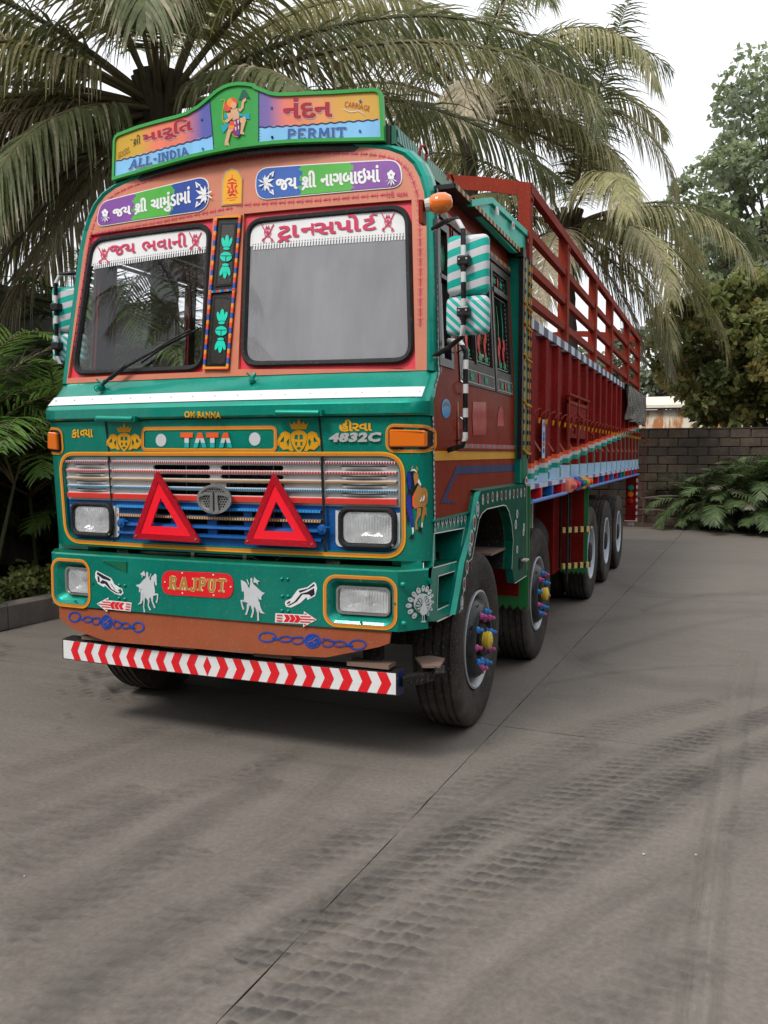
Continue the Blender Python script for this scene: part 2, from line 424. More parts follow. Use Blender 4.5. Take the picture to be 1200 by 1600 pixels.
def slab(word, w=.16, ser=.0):
    """letters drawn with square serifs"""
    G = {'A': ([[(0, 0), (.3, 1)], [(.3, 1), (.6, 0)], [(.12, .36), (.48, .36)]], [(0, 0), (.6, 0)], .6),
         'L': ([[(.08, 0), (.08, 1)], [(.08, .05), (.5, .05)], [(.5, 0), (.5, .2)]], [(.08, 1), (.08, 0)], .5),
         '-': ([[(0, .5), (.28, .5)]], [], .28), 'I': ([[(.08, 0), (.08, 1)]], [(.08, 0), (.08, 1)], .16),
         'N': ([[(.05, 0), (.05, 1)], [(.05, 1), (.5, 0)], [(.5, 0), (.5, 1)]], [(.05, 0), (.05, 1), (.5, 1)], .55),
         'D': ([[(.08, 0), (.08, 1)], [(.08, .96), (.3, .92), (.5, .7), (.52, .4), (.38, .12), (.08, .04)]], [], .55),
         'P': ([[(.08, 0), (.08, 1)], [(.08, .96), (.36, .94), (.5, .76), (.42, .54), (.08, .48)]], [(.08, 0)], .5),
         'E': ([[(.08, 0), (.08, 1)], [(.08, .95), (.46, .95)], [(.08, .5), (.38, .5)], [(.08, .05), (.48, .05)], [(.46, 1), (.46, .84)], [(.48, 0), (.48, .18)]], [], .5),
         'R': ([[(.08, 0), (.08, 1)], [(.08, .96), (.36, .94), (.48, .76), (.4, .56), (.08, .5)], [(.28, .52), (.52, 0)]], [(.08, 0), (.54, 0)], .56),
         'M': ([[(.05, 0), (.08, 1)], [(.08, 1), (.34, .3)], [(.34, .3), (.6, 1)], [(.6, 1), (.64, 0)]], [(.05, 0), (.64, 0)], .68),
         'T': ([[(.28, 0), (.28, 1)], [(0, .95), (.56, .95)], [(0, 1), (0, .8)], [(.56, 1), (.56, .8)]], [(.28, 0)], .56),
         'J': ([[(.36, 1), (.36, .22), (.24, .04), (.08, .08), (.02, .24)]], [(.36, 1)], .42),
         'U': ([[(.06, 1), (.06, .25), (.18, .05), (.36, .05), (.48, .25), (.48, 1)]], [(.06, 1), (.48, 1)], .54)}
    V, F, x = [], [], 0
    for ch in word:
        if ch == ' ': x += .4; continue
        st, sf, wd = G[ch]
        ls = [strokes(s, w) for s in st] + [strokes([(a - w, b + (w * .3 if b == 0 else -w * .3)), (a + w, b + (w * .3 if b == 0 else -w * .3))], w * .6) for a, b in sf]
        for e in ls:
            ev, ef = region([e]); k = len(V); V += [(a + x, b) for a, b in ev]; F += [tuple(k + i for i in q) for q in ef]
        x += wd + w + .06
    return V, F
def lettering(name, parent, vf, quad, surf, m, thick=0, arc=0, label=None, off=.0045):
    """quad = BL, BR, TR, TL on the photograph, i.e. where the word is painted"""
    v, f = vf; x0 = min(p[0] for p in v); x1 = max(p[0] for p in v); y0 = min(p[1] for p in v); y1 = max(p[1] for p in v)
    s = surf(off) if getattr(surf, 'lift', False) else surf
    def mp(p):
        a = (p[0] - x0) / (x1 - x0); b = (p[1] - y0) / (y1 - y0); b += arc * (1 - (2 * a - 1) ** 2)
        q = [Vector(k) for k in quad]; r = (q[0] * (1 - a) + q[1] * a) * (1 - b) + (q[3] * (1 - a) + q[2] * a) * b
        return s(r.x, r.y)
    mb = MB(); P = [mp(p) for p in v]
    if thick:
        t = Vector((0, -thick, 0)); mb.add([tuple(p + t) for p in P], f, m)
        cnt = {}
        for t_ in f:
            for i in range(len(t_)):
                a, b = t_[i], t_[(i + 1) % len(t_)]; cnt[(min(a, b), max(a, b))] = cnt.get((min(a, b), max(a, b)), 0) + 1
        for (a, b), c in cnt.items():
            if c == 1: mb.face([P[a], P[b], P[b] + t, P[a] + t], m)
    else: mb.add([tuple(p) for p in P], f, m)
    return mb.build(name, parent, label)
def rbox(mb, M, sx, sy, sz, r, m, seg=3):
    bm = bmesh.new(); bmesh.ops.create_cube(bm, size=1)
    for q in bm.verts: q.co = Vector((q.co.x * sx, q.co.y * sy, q.co.z * sz))
    bmesh.ops.bevel(bm, geom=bm.edges[:], offset=r, segments=seg, affect='EDGES', profile=.5)
    bm.verts.index_update(); mb.add([tuple(q.co) for q in bm.verts], [tuple(q.index for q in f.verts) for f in bm.faces], m, M); bm.free()
def T(x, y, z): return Matrix.Translation((x, y, z))
def RX(a): return Matrix.Rotation(math.radians(a), 4, 'X')
def RY(a): return Matrix.Rotation(math.radians(a), 4, 'Y')
def RZ(a): return Matrix.Rotation(math.radians(a), 4, 'Z')
# ================================================================== THE TRUCK
TR = thing('cargo_truck', 'green and brown painted ten wheeled cargo truck with red stake body standing in the yard', 'truck')
def clampf(a, lo, hi): return max(lo, min(hi, a))
def Wd(z): return 1.2 - .06 * max(0, z - 2.05)
def FY(x, z):
    if z < 1.83: y = -1.02 + .05 * (1.83 - z) / .78
    elif z < 2.05: y = -1.03 + .16 * max(0, z - 1.9) / .15
    else: y = -.87 + .16 * (z - 2.05)
    return y + .05 * x * x
def ye(z):
    k = clampf((z - 1.85) / .25, 0, 1); return FY(Wd(z), z) + .10 * (1 - k) + .035 * k
def FYW(x, z):
    ax = abs(x); 
    if ax <= 1.06: return FY(ax, z)
    W_ = Wd(z); t = 1 - math.sqrt(max(0, 1 - (ax - 1.06) / (W_ - 1.06))) if ax < W_ else 1
    return (1 - t) ** 2 * FY(1.06, z) + 2 * t * (1 - t) * (FY(W_, z) - .01) + t * t * ye(z)
def FS(s, z):
    a = abs(s)
    if a <= 1.06: return (s, FY(s, z), z)
    t = min(1, (a - 1.06) / .2); W_ = Wd(z)
    x = (1 - t) ** 2 * 1.06 + (1 - (1 - t) ** 2) * W_
    y = (1 - t) ** 2 * FY(1.06, z) + 2 * t * (1 - t) * (FY(W_, z) - .01) + t * t * ye(z)
    return (math.copysign(x, s), y, z)
FRONT = lift(FYW)
def fxz(u, v): p = onto(FYW)(u, v); return (p.x, p.z)
# ---- lower nose panel round the grille
gl_out = rquad([(-1.055, 1.137), (1.055, 1.137), (1.058, 1.618), (-1.058, 1.618)], .09, 8)
mb = MB()
panel(mb, [[(-1.26, 1.095), (1.26, 1.095), (1.26, 1.822), (-1.26, 1.822)], gl_out], FS, GREEN, .06, rims=(1,), rim_dir=(0, .03, 0), flip=False)
# folded lower lip
lip = [FS(-1.26 + 2.52 * i / 40, 1.095) for i in range(41)]
for i in range(40):
    a, b = Vector(lip[i]), Vector(lip[i + 1]); d = Vector((0, .05, .0)); mb.face([a, b, b + d, a + d], GREEN)
nose = mb.build('nose_panel', TR, smooth=35)
ring = MB(); s_ = lambda o: (lambda x, z: (x, FYW(x, z) - o, z))
panel(ring, [shrink(gl_out, -.022), shrink(gl_out, -.008)], s_(.006), ORANGE, .05)
panel(ring, [shrink(gl_out, -.030), shrink(gl_out, -.022)], s_(.006), YELLOW, .05)
ring.build('grille_outline', nose)
dl = MB()
for xs in (-.69, .655): panel(dl, [[(xs - .005, 1.60), (xs + .005, 1.60), (xs - .012 * (1 if xs > 0 else 1) + .003, 1.822), (xs - .02, 1.822)]], s_(.003), BLACK)
dl.build('door_seam', nose)
# ---- cowl above the nose with its sloping top
prof = [(.0, 1.826, GREEN), (.022, 1.828, GREEN), (.024, 1.838, GREEN), (.024, 1.888, GREEN), (.018, 1.899, GREEN)]
def cowl_pt(s, z, o):
    p = FS(s, z); a = abs(s); k = clampf((1.26 - a) / .16, 0, 1); return (p[0] + math.copysign(min(o, .01) * (1 - k), s), p[1] - o * k, p[2])
mb = MB(); rows = []
zs = [(1.826, -.01), (1.828, .022), (1.838, .026), (1.888, .026), (1.898, .020), (1.925, .012), (1.96, .006), (2.0, .002), (2.04, .004), (2.056, .0)]
S_ = [-1.26 + 2.52 * i / 60 for i in range(61)]
for z, o in zs: rows.append([cowl_pt(s, z, o) for s in S_])
k = len(mb.v); mb.v += [p for r in rows for p in r]
for j in range(len(zs) - 1):
    for i in range(60): mb.f.append((k + j * 61 + i, k + j * 61 + i + 1, k + (j + 1) * 61 + i + 1, k + (j + 1) * 61 + i)); mb.m.append(mb.mi(GREEN))
cowl = mb.build('cowl_panel', TR, smooth=25)
# white stripe with rivets
mb = MB()
for i in range(56):
    a, b = -1.235 + i * .0436, -1.235 + (i + 1) * .0436
    if b > 1.19: break
    q = [Vector(cowl_pt(s, z, o)) + Vector((0, -.004, .002)) for s, z, o in ((a, 1.917, .0142), (b, 1.917, .0142), (b, 1.970, .005), (a, 1.970, .005))]
    mb.face(q, WHITE)
st = mb.build('white_stripe', cowl)
for i in range(17):
    s = -1.1 + i * .14; p = Vector(cowl_pt(s, 1.945, .009)) + Vector((0, -.006, .003))
    mb = MB(); mb.tube([p, p + Vector((0, -.004, .002))], .0045, STEEL, 6); mb.build('rivet', cowl)
COWL = lift(lambda x, z: FYW(x, z) - .026)
lettering('painted_name', cowl, tmesh('OM BANNA', .035), [(288, 653.2), (345, 654.2), (345, 643.2), (288, 642.2)], COWL, YELLOW)
# hand grips
for a, b in (((152, 654), (208, 655)), ((432, 645), (499, 645.5))):
    p, q = onto(FYW, .05)(*a), onto(FYW, .05)(*b); mb = MB()
    mb.tube([p, q], [.017, .017], GREEN, 10)
    for e in (p, q): mb.box(e.x - .014, e.x + .014, e.y - .005, e.y + .06, e.z - .014, e.z + .016, GREEN)
    mb.build('hand_grip', cowl, smooth=40)
# washer jets on the sloping top
for u, v in ((392, 597), (157, 606)):
    p = onto(FYW, .012)(u, v); mb = MB()
    mb.lathe([(0, .02), (.02, .018), (.025, .01), (.05, .009), (.06, .0)], T(*p) @ RY(-60), GREEN, 10); mb.tube([p + Vector((0, 0, .03)), p + Vector((-.02, -.01, .05))], .006, GREEN, 6)
    mb.build('washer_jet', cowl, smooth=40)
# ---- grille insert
GD = .02
def gins(x, z): return (x, FYW(x, z) + GD, z)
holes = []
def pxrect(u0, v0, u1, v1): a = fxz(u0, v0); b = fxz(u1, v1); return (a[0], b[0], min(a[1], b[1]), max(a[1], b[1]))
zrow = lambda v: fxz(340, v)[1]
zb = [zrow(v) for v in (720.8, 735.8, 749.2, 762.6, 775)]     # tops of the five silver ribs
r1 = (zrow(734.6), zrow(727)); r2 = (zrow(748.2), zrow(741.6)); r3 = (zrow(761.5), zrow(754.6)); r4 = (zrow(773.8), zrow(767.6))
xa, xb, xc, xd = fxz(236, 733)[0], fxz(325, 733)[0], fxz(341, 733)[0], fxz(440, 733)[0]
for r in (r1, r2):
    holes += [rrect(xa, xb, r[0], r[1], .014, 4), rrect(xc, xd, r[0], r[1], .014, 4)]
for r in (r3, r4): holes += [rrect(xa + .05, xb, r[0], r[1], .008, 3), rrect(xc + .03, xd, r[0], r[1], .008, 3)]
zbl = [zrow(v) for v in (795.5, 810, 824.5, 838.5)]
for i, (za, zb2) in enumerate(((zbl[0] - .012, zbl[1] + .014), (zbl[1] - .010, zbl[2] + .014), (zbl[2] - .01, zbl[3] + .012))):
    for x0, x1 in ((-.46, -.30), (-.25, -.06), (.0, .17), (.22, .40)): holes.append(rrect(x0, x1, za, zb2, .008, 3))
mb = MB(); zmid = zrow(787)
ins_out = shrink(gl_out, -.012)
up = [p for p in holes if p[0][1] > zmid]; dn = [p for p in holes if p[0][1] <= zmid]
def cut(lp, zc, above):
    o = []; n = len(lp)
    for i in range(n):
        a, b = lp[i], lp[(i + 1) % n]; ia = (a[1] >= zc) == above; ib = (b[1] >= zc) == above
        if ia: o.append(a)
        if ia != ib: t = (zc - a[1]) / (b[1] - a[1]); o.append((a[0] + (b[0] - a[0]) * t, zc))
    return o
LV = []      # pressed louvres at both sides
for r in (r1, r2, r3, r4):
    LV += [rrect(.735, .99, r[0] + .002, r[1] - .001, .012, 3), rrect(-.99, -.745, r[0] + .002, r[1] - .001, .012, 3)]
panel(mb, [cut(ins_out, zmid, True)] + up + LV, gins, SILVER, .08, rims=range(1, 1 + len(up) + len(LV)), rim_dir=(0, .012, 0))
LAMPS = {1: pxrect(536, 800, 612, 850), -1: pxrect(116, 791, 172, 833)}
dn += [rrect(c[0] - .004, c[1] + .004, c[2] - .004, c[3] + .004, .03) for c in LAMPS.values()]
panel(mb, [cut(ins_out, zmid, False)] + dn, gins, BLUEG, .08, rims=range(1, 1 + len(dn)), rim_dir=(0, .02, 0))
grille = mb.build('grille', TR)
for i, lp in enumerate(LV):
    x0 = min(p[0] for p in lp); x1 = max(p[0] for p in lp); z0 = min(p[1] for p in lp); z1 = max(p[1] for p in lp); mb = MB()
    n = 8
    for a in range(n):
        for b in range(4):
            def pt(i_, j_):
                u = i_ / n; v_ = j_ / 4; x = x0 + (x1 - x0) * u; z = z0 + (z1 - z0) * v_
                bl = .034 * math.sin(math.pi * clampf(u, 0, 1)) ** .45 * v_ ** 1.2
                return (x, FYW(x, z) + GD + .004 - bl, z - .004 * v_)
            mb.face([pt(a, b), pt(a + 1, b), pt(a + 1, b + 1), pt(a, b + 1)], SILVER)
    mb.build('louvre', grille, smooth=60)
BK = MB(); BK.box(-1.02, 1.02, -.80, -.78, 1.10, 1.62, DARK); BK.build('radiator_shroud', TR)
# radiator core seen through the openings
mb = MB(); mb.box(-.55, .55, -.86, -.82, 1.16, 1.6, DARK)
for i in range(24): mb.box(-.54 + i * .0465, -.535 + i * .0465, -.866, -.861, 1.16, 1.6, STEEL if i % 6 == 0 else DARK)
mb.build('radiator', TR)
barm = [striped('bar_maroon_dots', '8E1632', 'D9C8C8', (1, 0, 0), .014, .6), striped('bar_salmon_dots', 'B23A44', 'D8A8A0', (1, 0, 0), .016, .55),
        TAN, striped('bar_blue_dots', '2F6E93', '86AFC4', (1, 0, 0), .013, .6), paint('bar_red', lin('D63A30'), .35)]
segs = ((-1.04, -.70), (-.685, .645), (.66, 1.04))
for zi, m in zip(zb, barm):
    for a, b in segs:
        mb = MB(); n = max(3, int((b - a) / .12))
        for i in range(n):
            x0 = a + (b - a) * i / n; x1 = a + (b - a) * (i + 1) / n
            h = .028 if m is barm[4] else .0115
            P = []
            for x in (x0, x1):
                y = FYW(x, zi) + GD; P.append([(x, y - .002, zi + .004), (x, y - .020, zi + .0015), (x, y - .024, zi - .003), (x, y - .021, zi - h), (x, y, zi - h - .002)])
            for j in range(4): mb.face([P[0][j], P[1][j], P[1][j + 1], P[0][j + 1]], WHITE if j < 1 else m)
        mb.build('grille_rib', grille, smooth=20)
barb = [striped('rib_blue_notched', '0E63A8', '2E8FD0', (1, 0, 0), .018, .5), striped('rib_tan_notched', 'C49A5E', '2A3550', (1, 0, 0), .016, .6),
        striped('rib_blue_red', '1B5FA6', '1B5FA6', (1, 0, 0), 9, .5), BLUEG]
for zi, m in zip(zbl, barb):
    mb = MB()
    for i in range(10):
        x0 = -.665 + 1.295 * i / 10; x1 = -.665 + 1.295 * (i + 1) / 10; P = []
        for x in (x0, x1):
            y = FYW(x, zi) + GD; P.append([(x, y, zi + .008), (x, y - .024, zi + .006), (x, y - .026, zi - .006), (x, y, zi - .012)])
        for j in range(3): mb.face([P[0][j], P[1][j], P[1][j + 1], P[0][j + 1]], m)
    mb.build('grille_rib', grille, smooth=20)
mb = MB(); panel(mb, [[(.645, 1.13), (.66, 1.13), (.657, 1.62), (.642, 1.62)]], lambda x, z: (x, FYW(x, z) - .007, z), BLACK)
mb.build('panel_gap', grille)
mb = MB(); panel(mb, [[(-.70, 1.13), (-.690, 1.13), (-.690, 1.62), (-.702, 1.62)]], lambda x, z: (x, FYW(x, z) - .007, z), BLACK)
mb.build('panel_gap', grille)
for u, v in ((192, 817), (505, 827)):
    p = onto(FYW, .0)(u, v); mb = MB(); mb.lathe([(0, .028), (.02, .026), (.024, .012), (.03, .011), (.032, 0)], T(*p) @ RZ(-90), BLUEG, 16); mb.bar(p + Vector((-.01, -.02, .01)), p + Vector((.05, -.015, .015)), .01, .008, BLUEG)
    mb.build('panel_latch', grille, smooth=40)
# round emblem
ec = onto(FYW, .03)(336, 780); em = MB(); EMB = paint('emblem_alloy', (.34, .34, .335), .3, metal=.8)
def eml(x, z): return (ec.x + x, ec.y + .0 - .0, ec.z + z)
R_ = .107; Rz = .079
panel(em, [circ(0, 0, R_, Rz, 40), circ(0, 0, R_ - .014, Rz - .014, 40)], lambda x, z: (ec.x + x, ec.y - .012, ec.z + z), EMB, rims=(0, 1), rim_dir=(0, .012, 0))
for sgn in (-1, 1):
    lp = [(.006 * sgn, -.073), (.031 * sgn, -.069), (.023 * sgn, -.01), (.023 * sgn, .022), (.054 * sgn, .022), (.089 * sgn, .010), (.092 * sgn, .025), (.054 * sgn, .038), (.006 * sgn, .038)]
    panel(em, [lp], lambda x, z: (ec.x + x, ec.y - .014, ec.z + z), EMB, rims=(0,), rim_dir=(0, .01, 0))
E_ = em.build('round_emblem', grille)
em = MB(); hs = []
for r in range(-5, 6):
    for c in range(-6, 7):
        x = c * .015 + (r % 2) * .0075; z = r * .013
        if (x / (R_ - .02)) ** 2 + (z / (Rz - .02)) ** 2 < .9: hs.append(circ(x, z, .0058, n=6))
panel(em, [circ(0, 0, R_ - .014, Rz - .014, 30)] + hs, lambda x, z: (ec.x + x, ec.y - .002, ec.z + z), EMB)
em.build('mesh_plate', E_)
em = MB(); panel(em, [circ(0, 0, R_ - .016, Rz - .016, 24)], lambda x, z: (ec.x + x, ec.y + .010, ec.z + z), DARK); em.build('backing', E_)
# ---- headlamps beside the grille
def headlamp(name, c0, c1, parent, surf, mframe, rim=.026, depth=.03, plate=None, wide=None, r=.05):
    """c = (x0,x1,z0,z1) of the lens"""
    x0, x1, z0, z1 = c0; lens = rrect(x0, x1, z0, z1, r * .7, 6); outer = rrect(x0 - rim, x1 + rim, z0 - rim, z1 + rim, r, 6)
    yc = surf((x0 + x1) / 2, (z0 + z1) / 2); tl = (surf(x1, z0) - surf(x0, z0)) / (x1 - x0)
    pl = lambda o: (lambda x, z: (x, yc + tl * (x - (x0 + x1) / 2) - o, z))
    mb = MB(); n = len(outer); mid = shrink(outer, .007); inn = shrink(lens, -.003)
    ringp = [(outer, 0), (outer, depth * .8), (mid, depth), (shrink(lens, -.012), depth), (inn, depth * .7), (inn, -.01)]
    for (A, oa), (B_, ob) in zip(ringp, ringp[1:]):
        if len(A) != len(B_): continue
        for i in range(n):
            j = (i + 1) % n; mb.face([pl(oa)(*A[i]), pl(oa)(*A[j]), pl(ob)(*B_[j]), pl(ob)(*B_[i])], mframe)
    H = mb.build(name, parent, smooth=40)
    mb = MB()   # chromed bowl
    cx, cz = (x0 + x1) / 2, (z0 + z1) / 2; ls = []
    for t, o in ((1, .012), (.95, .0), (.82, -.022), (.6, -.042), (.35, -.054), (.12, -.058)):
        ls.append([pl(o)(cx + (p[0] - cx) * t, cz + (p[1] - cz) * t) for p in lens])
    for A, B_ in zip(ls, ls[1:]):
        for i in range(n): j = (i + 1) % n; mb.face([A[i], A[j], B_[j], B_[i]], BOWL)
    mb.face(ls[-1], BOWL); mb.build('reflector', H, smooth=60)
    mb = MB(); mb.lathe([(0, .012), (.03, .012), (.034, 0)], T(*pl(-.052)(cx, cz)) @ RZ(-90), BLACK if 'fog' in name else STEEL, 10); mb.build('bulb_cap', H)
    mb = MB(); nx, nz = 22, 8   # fluted lens, slightly domed
    def lp_(x, z, k=0):
        a = (x - cx) / (x1 - x0) * 2; b = (z - cz) / (z1 - z0) * 2; return pl(depth * .55 + .012 * (1 - a * a) * (1 - b * b) + k)(x, z)
    v, f = region([lens], (x1 - x0) / 26)
    mb.add([lp_(p[0], p[1]) for p in v], f, LENS); mb.build('lens', H, smooth=80)
    return H, pl
for sx in (-1, 1):
    c = LAMPS[sx]
    H, pl = headlamp('headlight', (c[0], c[1], c[2], c[3]), None, grille, lambda x, z: FYW(x, z) + GD, RUBBER, .026, .036)
    mb = MB(); o = rrect(c[0] - .05 if sx > 0 else c[0] - .03, c[1] + .04 if sx > 0 else c[1] + .062, c[2] - .024, c[3] + .032, .03)
    x0, x1 = c[0] - .026, c[1] + .026
    panel(mb, [o, rrect(c[0] - .004, c[1] + .004, c[2] - .004, c[3] + .004, .03)], pl(.004), GREYV); mb.build('mounting_plate', grille)
    for qx, qz in ((c[0] - .012, c[3] + .006), (c[1] + .014, c[2] - .004)):
        mb = MB(); mb.tube([Vector(pl(.036)(qx, qz)), Vector(pl(.041)(qx, qz))], .006, STEEL, 8); mb.build('screw', H)
# ---- warning triangles
for tri, inn in (([(90, 860), (290, 395 - 0), (0, 0)], None),):
    pass
def triangle(pts, parent):
    """three outer corners on the photo"""
    P = [onto(FYW, .045)(*p) for p in pts]; P2 = [(p.x, p.z) for p in P]; y0 = sum(p.y for p in P) / 3
    A = rquad(P2, .02, 4); cen = (sum(p[0] for p in P2) / 3, sum(p[1] for p in P2) / 3)
    sc = lambda lp, k: [(cen[0] + (x - cen[0]) * k, cen[1] + (z - cen[1]) * k) for x, z in lp]
    T1 = sc(P2, .75); T2 = sc(P2, .41); mp = lambda o: (lambda x, z: (x, FYW(cen[0], z) - .05 - o, z))
    mb = MB(); panel(mb, [A, T1], mp(.004), DKRED, rims=(0, 1), rim_dir=(0, .016, 0)); t = mb.build('warning_triangle', parent)
    mb = MB(); panel(mb, [T1, T2], mp(0), BRRED, rims=(1,), rim_dir=(0, .012, 0)); mb.build('reflector', t)
    for p in P2[:2]:
        mb = MB(); q = Vector(mp(.004)(cen[0] + (p[0] - cen[0]) * .88, cen[1] + (p[1] - cen[1]) * .86)); mb.tube([q, q + Vector((0, -.004, 0))], .006, STEEL, 8); mb.build('screw', t)
triangle([(210, 841), (314, 848), (246, 735)], grille)
triangle([(381, 850), (498, 855), (428, 738)], grille)
# ---- name plate recess, text and crests
q = rquad([fxz(*p) for p in ((223, 703.5), (432, 705), (432, 667), (223, 669))], .03)
mb = MB(); panel(mb, [shrink(q, -.006), shrink(q, .008)], s_(.005), ORANGE, .05); panel(mb, [shrink(q, .008), shrink(q, .012)], s_(.005), YELLOW, .05)
np_ = mb.build('name_plate_outline', nose)
decal('white_disc', nose, [([circ(251.5, 687.8, 8.3, 10)], GREYV)], FRONT); decal('white_disc', nose, [([circ(398, 686, 9, 10.4)], GREYV)], FRONT)
def letterpoly(name, shapes, quad, surf, bands, parent, off=.006):
    """blocky letters, painted in horizontal bands (band limits from 0 to 1)"""
    loops = shapes
    for lo, hi, m in bands:
        mb = MB(); v, f = region(loops, .03)
        bm = bmesh.new(); vs = [bm.verts.new((a, b, 0)) for a, b in v]
        for t in f: bm.faces.new([vs[i] for i in t])
        for co, no in (((0, hi, 0), (0, 1, 0)), ((0, lo, 0), (0, -1, 0))):
            bmesh.ops.bisect_plane(bm, geom=bm.verts[:] + bm.edges[:] + bm.faces[:], plane_co=co, plane_no=no, clear_outer=True)
        bm.verts.index_update(); s = surf(off); W_ = max(p[0] for l in loops for p in l)
        def mp(a, b): q = [Vector(k) for k in quad]; a /= W_; r = (q[0] * (1 - a) + q[1] * a) * (1 - b) + (q[3] * (1 - a) + q[2] * a) * b; return s(r.x, r.y)
        mb.add([tuple(mp(q.co.x, q.co.y)) for q in bm.verts], [tuple(q.index for q in t.verts) for t in bm.faces], m); bm.free()
        mb.build(name, parent)
def Tl(x): return [(x, 1), (x + 1, 1), (x + 1, .68), (x + .68, .68), (x + .68, 0), (x + .32, 0), (x + .32, .68), (x, .68)]
def Al(x): return [(x, 0), (x + .38, 1), (x + .72, 1), (x + 1.1, 0), (x + .74, 0), (x + .55, .62), (x + .36, 0)]
letterpoly('painted_name', [Tl(0), Al(1.02), Tl(2.08), Al(3.1)], [(282, 699.5), (363, 699.5), (363, 676), (282, 676)], FRONT,
           [(.62, 1, FLAGO), (.33, .62, GREYV), (0, .33, paint('cyan_paint', lin('1FA9A9'), .4))], nose)
def crest(c, s, name):
    X = lambda a, b: (c[0] + a * s, c[1] - b * s)
    sh = []; L_ = lambda pts: [X(a, b) for a, b in pts]
    sh.append([L_([(-.42, .62), (-.55, 1.0), (-.36, .88), (-.28, 1.08), (-.14, .9), (0, 1.3), (.14, .9), (.28, 1.08), (.36, .88), (.55, 1.0), (.42, .62)])])
    face_ = L_([(-.30, .5), (-.5, .3), (-.42, -.2), (-.25, -.5), (0, -.78), (.25, -.5), (.42, -.2), (.5, .3), (.30, .5), (0, .6)])
    hole = [L_([(-.22, .3), (-.26, .05), (-.05, .02), (-.04, .3)]), L_([(.22, .3), (.26, .05), (.05, .02), (.04, .3)]), L_([(-.2, -.1), (-.22, -.3), (-.1, -.36), (-.09, -.12)]), L_([(.2, -.1), (.22, -.3), (.1, -.36), (.09, -.12)]), L_([(-.14, -.46), (0, -.62), (.14, -.46), (0, -.4)])]
    sh.append([face_] + hole)
    for sg in (-1, 1):
        sh.append([L_([(.52 * sg, .38), (.75 * sg, .52), (1.0 * sg, .42), (1.12 * sg, .22), (.95 * sg, .28), (.85 * sg, .1), (.86 * sg, -.12), (1.12 * sg, -.1), (1.14 * sg, -.35), (.9 * sg, -.58), (.62 * sg, -.52), (.45 * sg, -.66), (.3 * sg, -.6), (.46 * sg, -.2)]),
                   L_([(.58 * sg, .1), (.72 * sg, -.1), (.62 * sg, -.4), (.54 * sg, -.12)])])
        for k in range(3): sh.append([strokes(L_([(.9 * sg, .3 - k * .03), (1.16 * sg, .1 - .12 * k), (1.22 * sg, -.08 - .12 * k)]), s * .07)])
    decal(name, nose, [(l, GOLD) for l in sh], FRONT)
crest((194, 689), 22, 'lion_crest'); crest((467, 687.5), 27, 'lion_crest')
lettering('painted_name', nose, gtext(['કા', ('half', 'વ'), 'યા'], .03), [(112, 684.5), (145.5, 683.5), (145, 670.5), (112, 671)], FRONT, YELLOW)
lettering('painted_name', nose, gtext(['હીરવા'], .035), [(530, 674.5), (581, 673.5), (581, 656), (530, 655)], FRONT, YELLOW)
lettering('model_number', nose, tmesh('4832C', .055, space=1.08), [(513.5, 691), (594, 690.5), (597, 675), (517, 676.5)], FRONT, SILVER, thick=.006)
# turn signals
for quad_, lens in ((((611.5, 698.5), (669, 698.5), (669, 673), (611.5, 671)), None), (((80, 701.5), (95, 703.5), (93, 676), (80, 675)), None)):
    q = [fxz(*p) for p in quad_]; rq = rquad(q, .012); mb = MB()
    ln = MB(); n = len(rq); i2 = shrink(rq, .006)
    A = [FRONT(.001)(0, 0)] and [(x, FYW(x, z) - .002, z) for x, z in rq]; B_ = [(x, FYW(x, z) - .026, z) for x, z in rq]; C_ = [(x, FYW(x, z) - .032, z) for x, z in i2]
    for P_, Q_ in ((A, B_), (B_, C_)):
        for i in range(n): j = (i + 1) % n; ln.face([P_[i], P_[j], Q_[j], Q_[i]], AMBER)
    ln.face(C_, AMBER); t = ln.build('turn_signal', nose, smooth=35)
    mb = MB(); panel(mb, [shrink(rq, -.010), shrink(rq, -.001)], s_(.012), BLACK, rims=(0,), rim_dir=(0, .012, 0)); mb.build('lamp_bezel', t)
    mb = MB(); panel(mb, [shrink(rquad(q, .02), -.024), shrink(rquad(q, .02), -.013)], s_(.005), ORANGE, .05); panel(mb, [shrink(rquad(q, .02), -.028), shrink(rquad(q, .02), -.0245)], s_(.005), YELLOW, .05); mb.build('orange_outline', t)
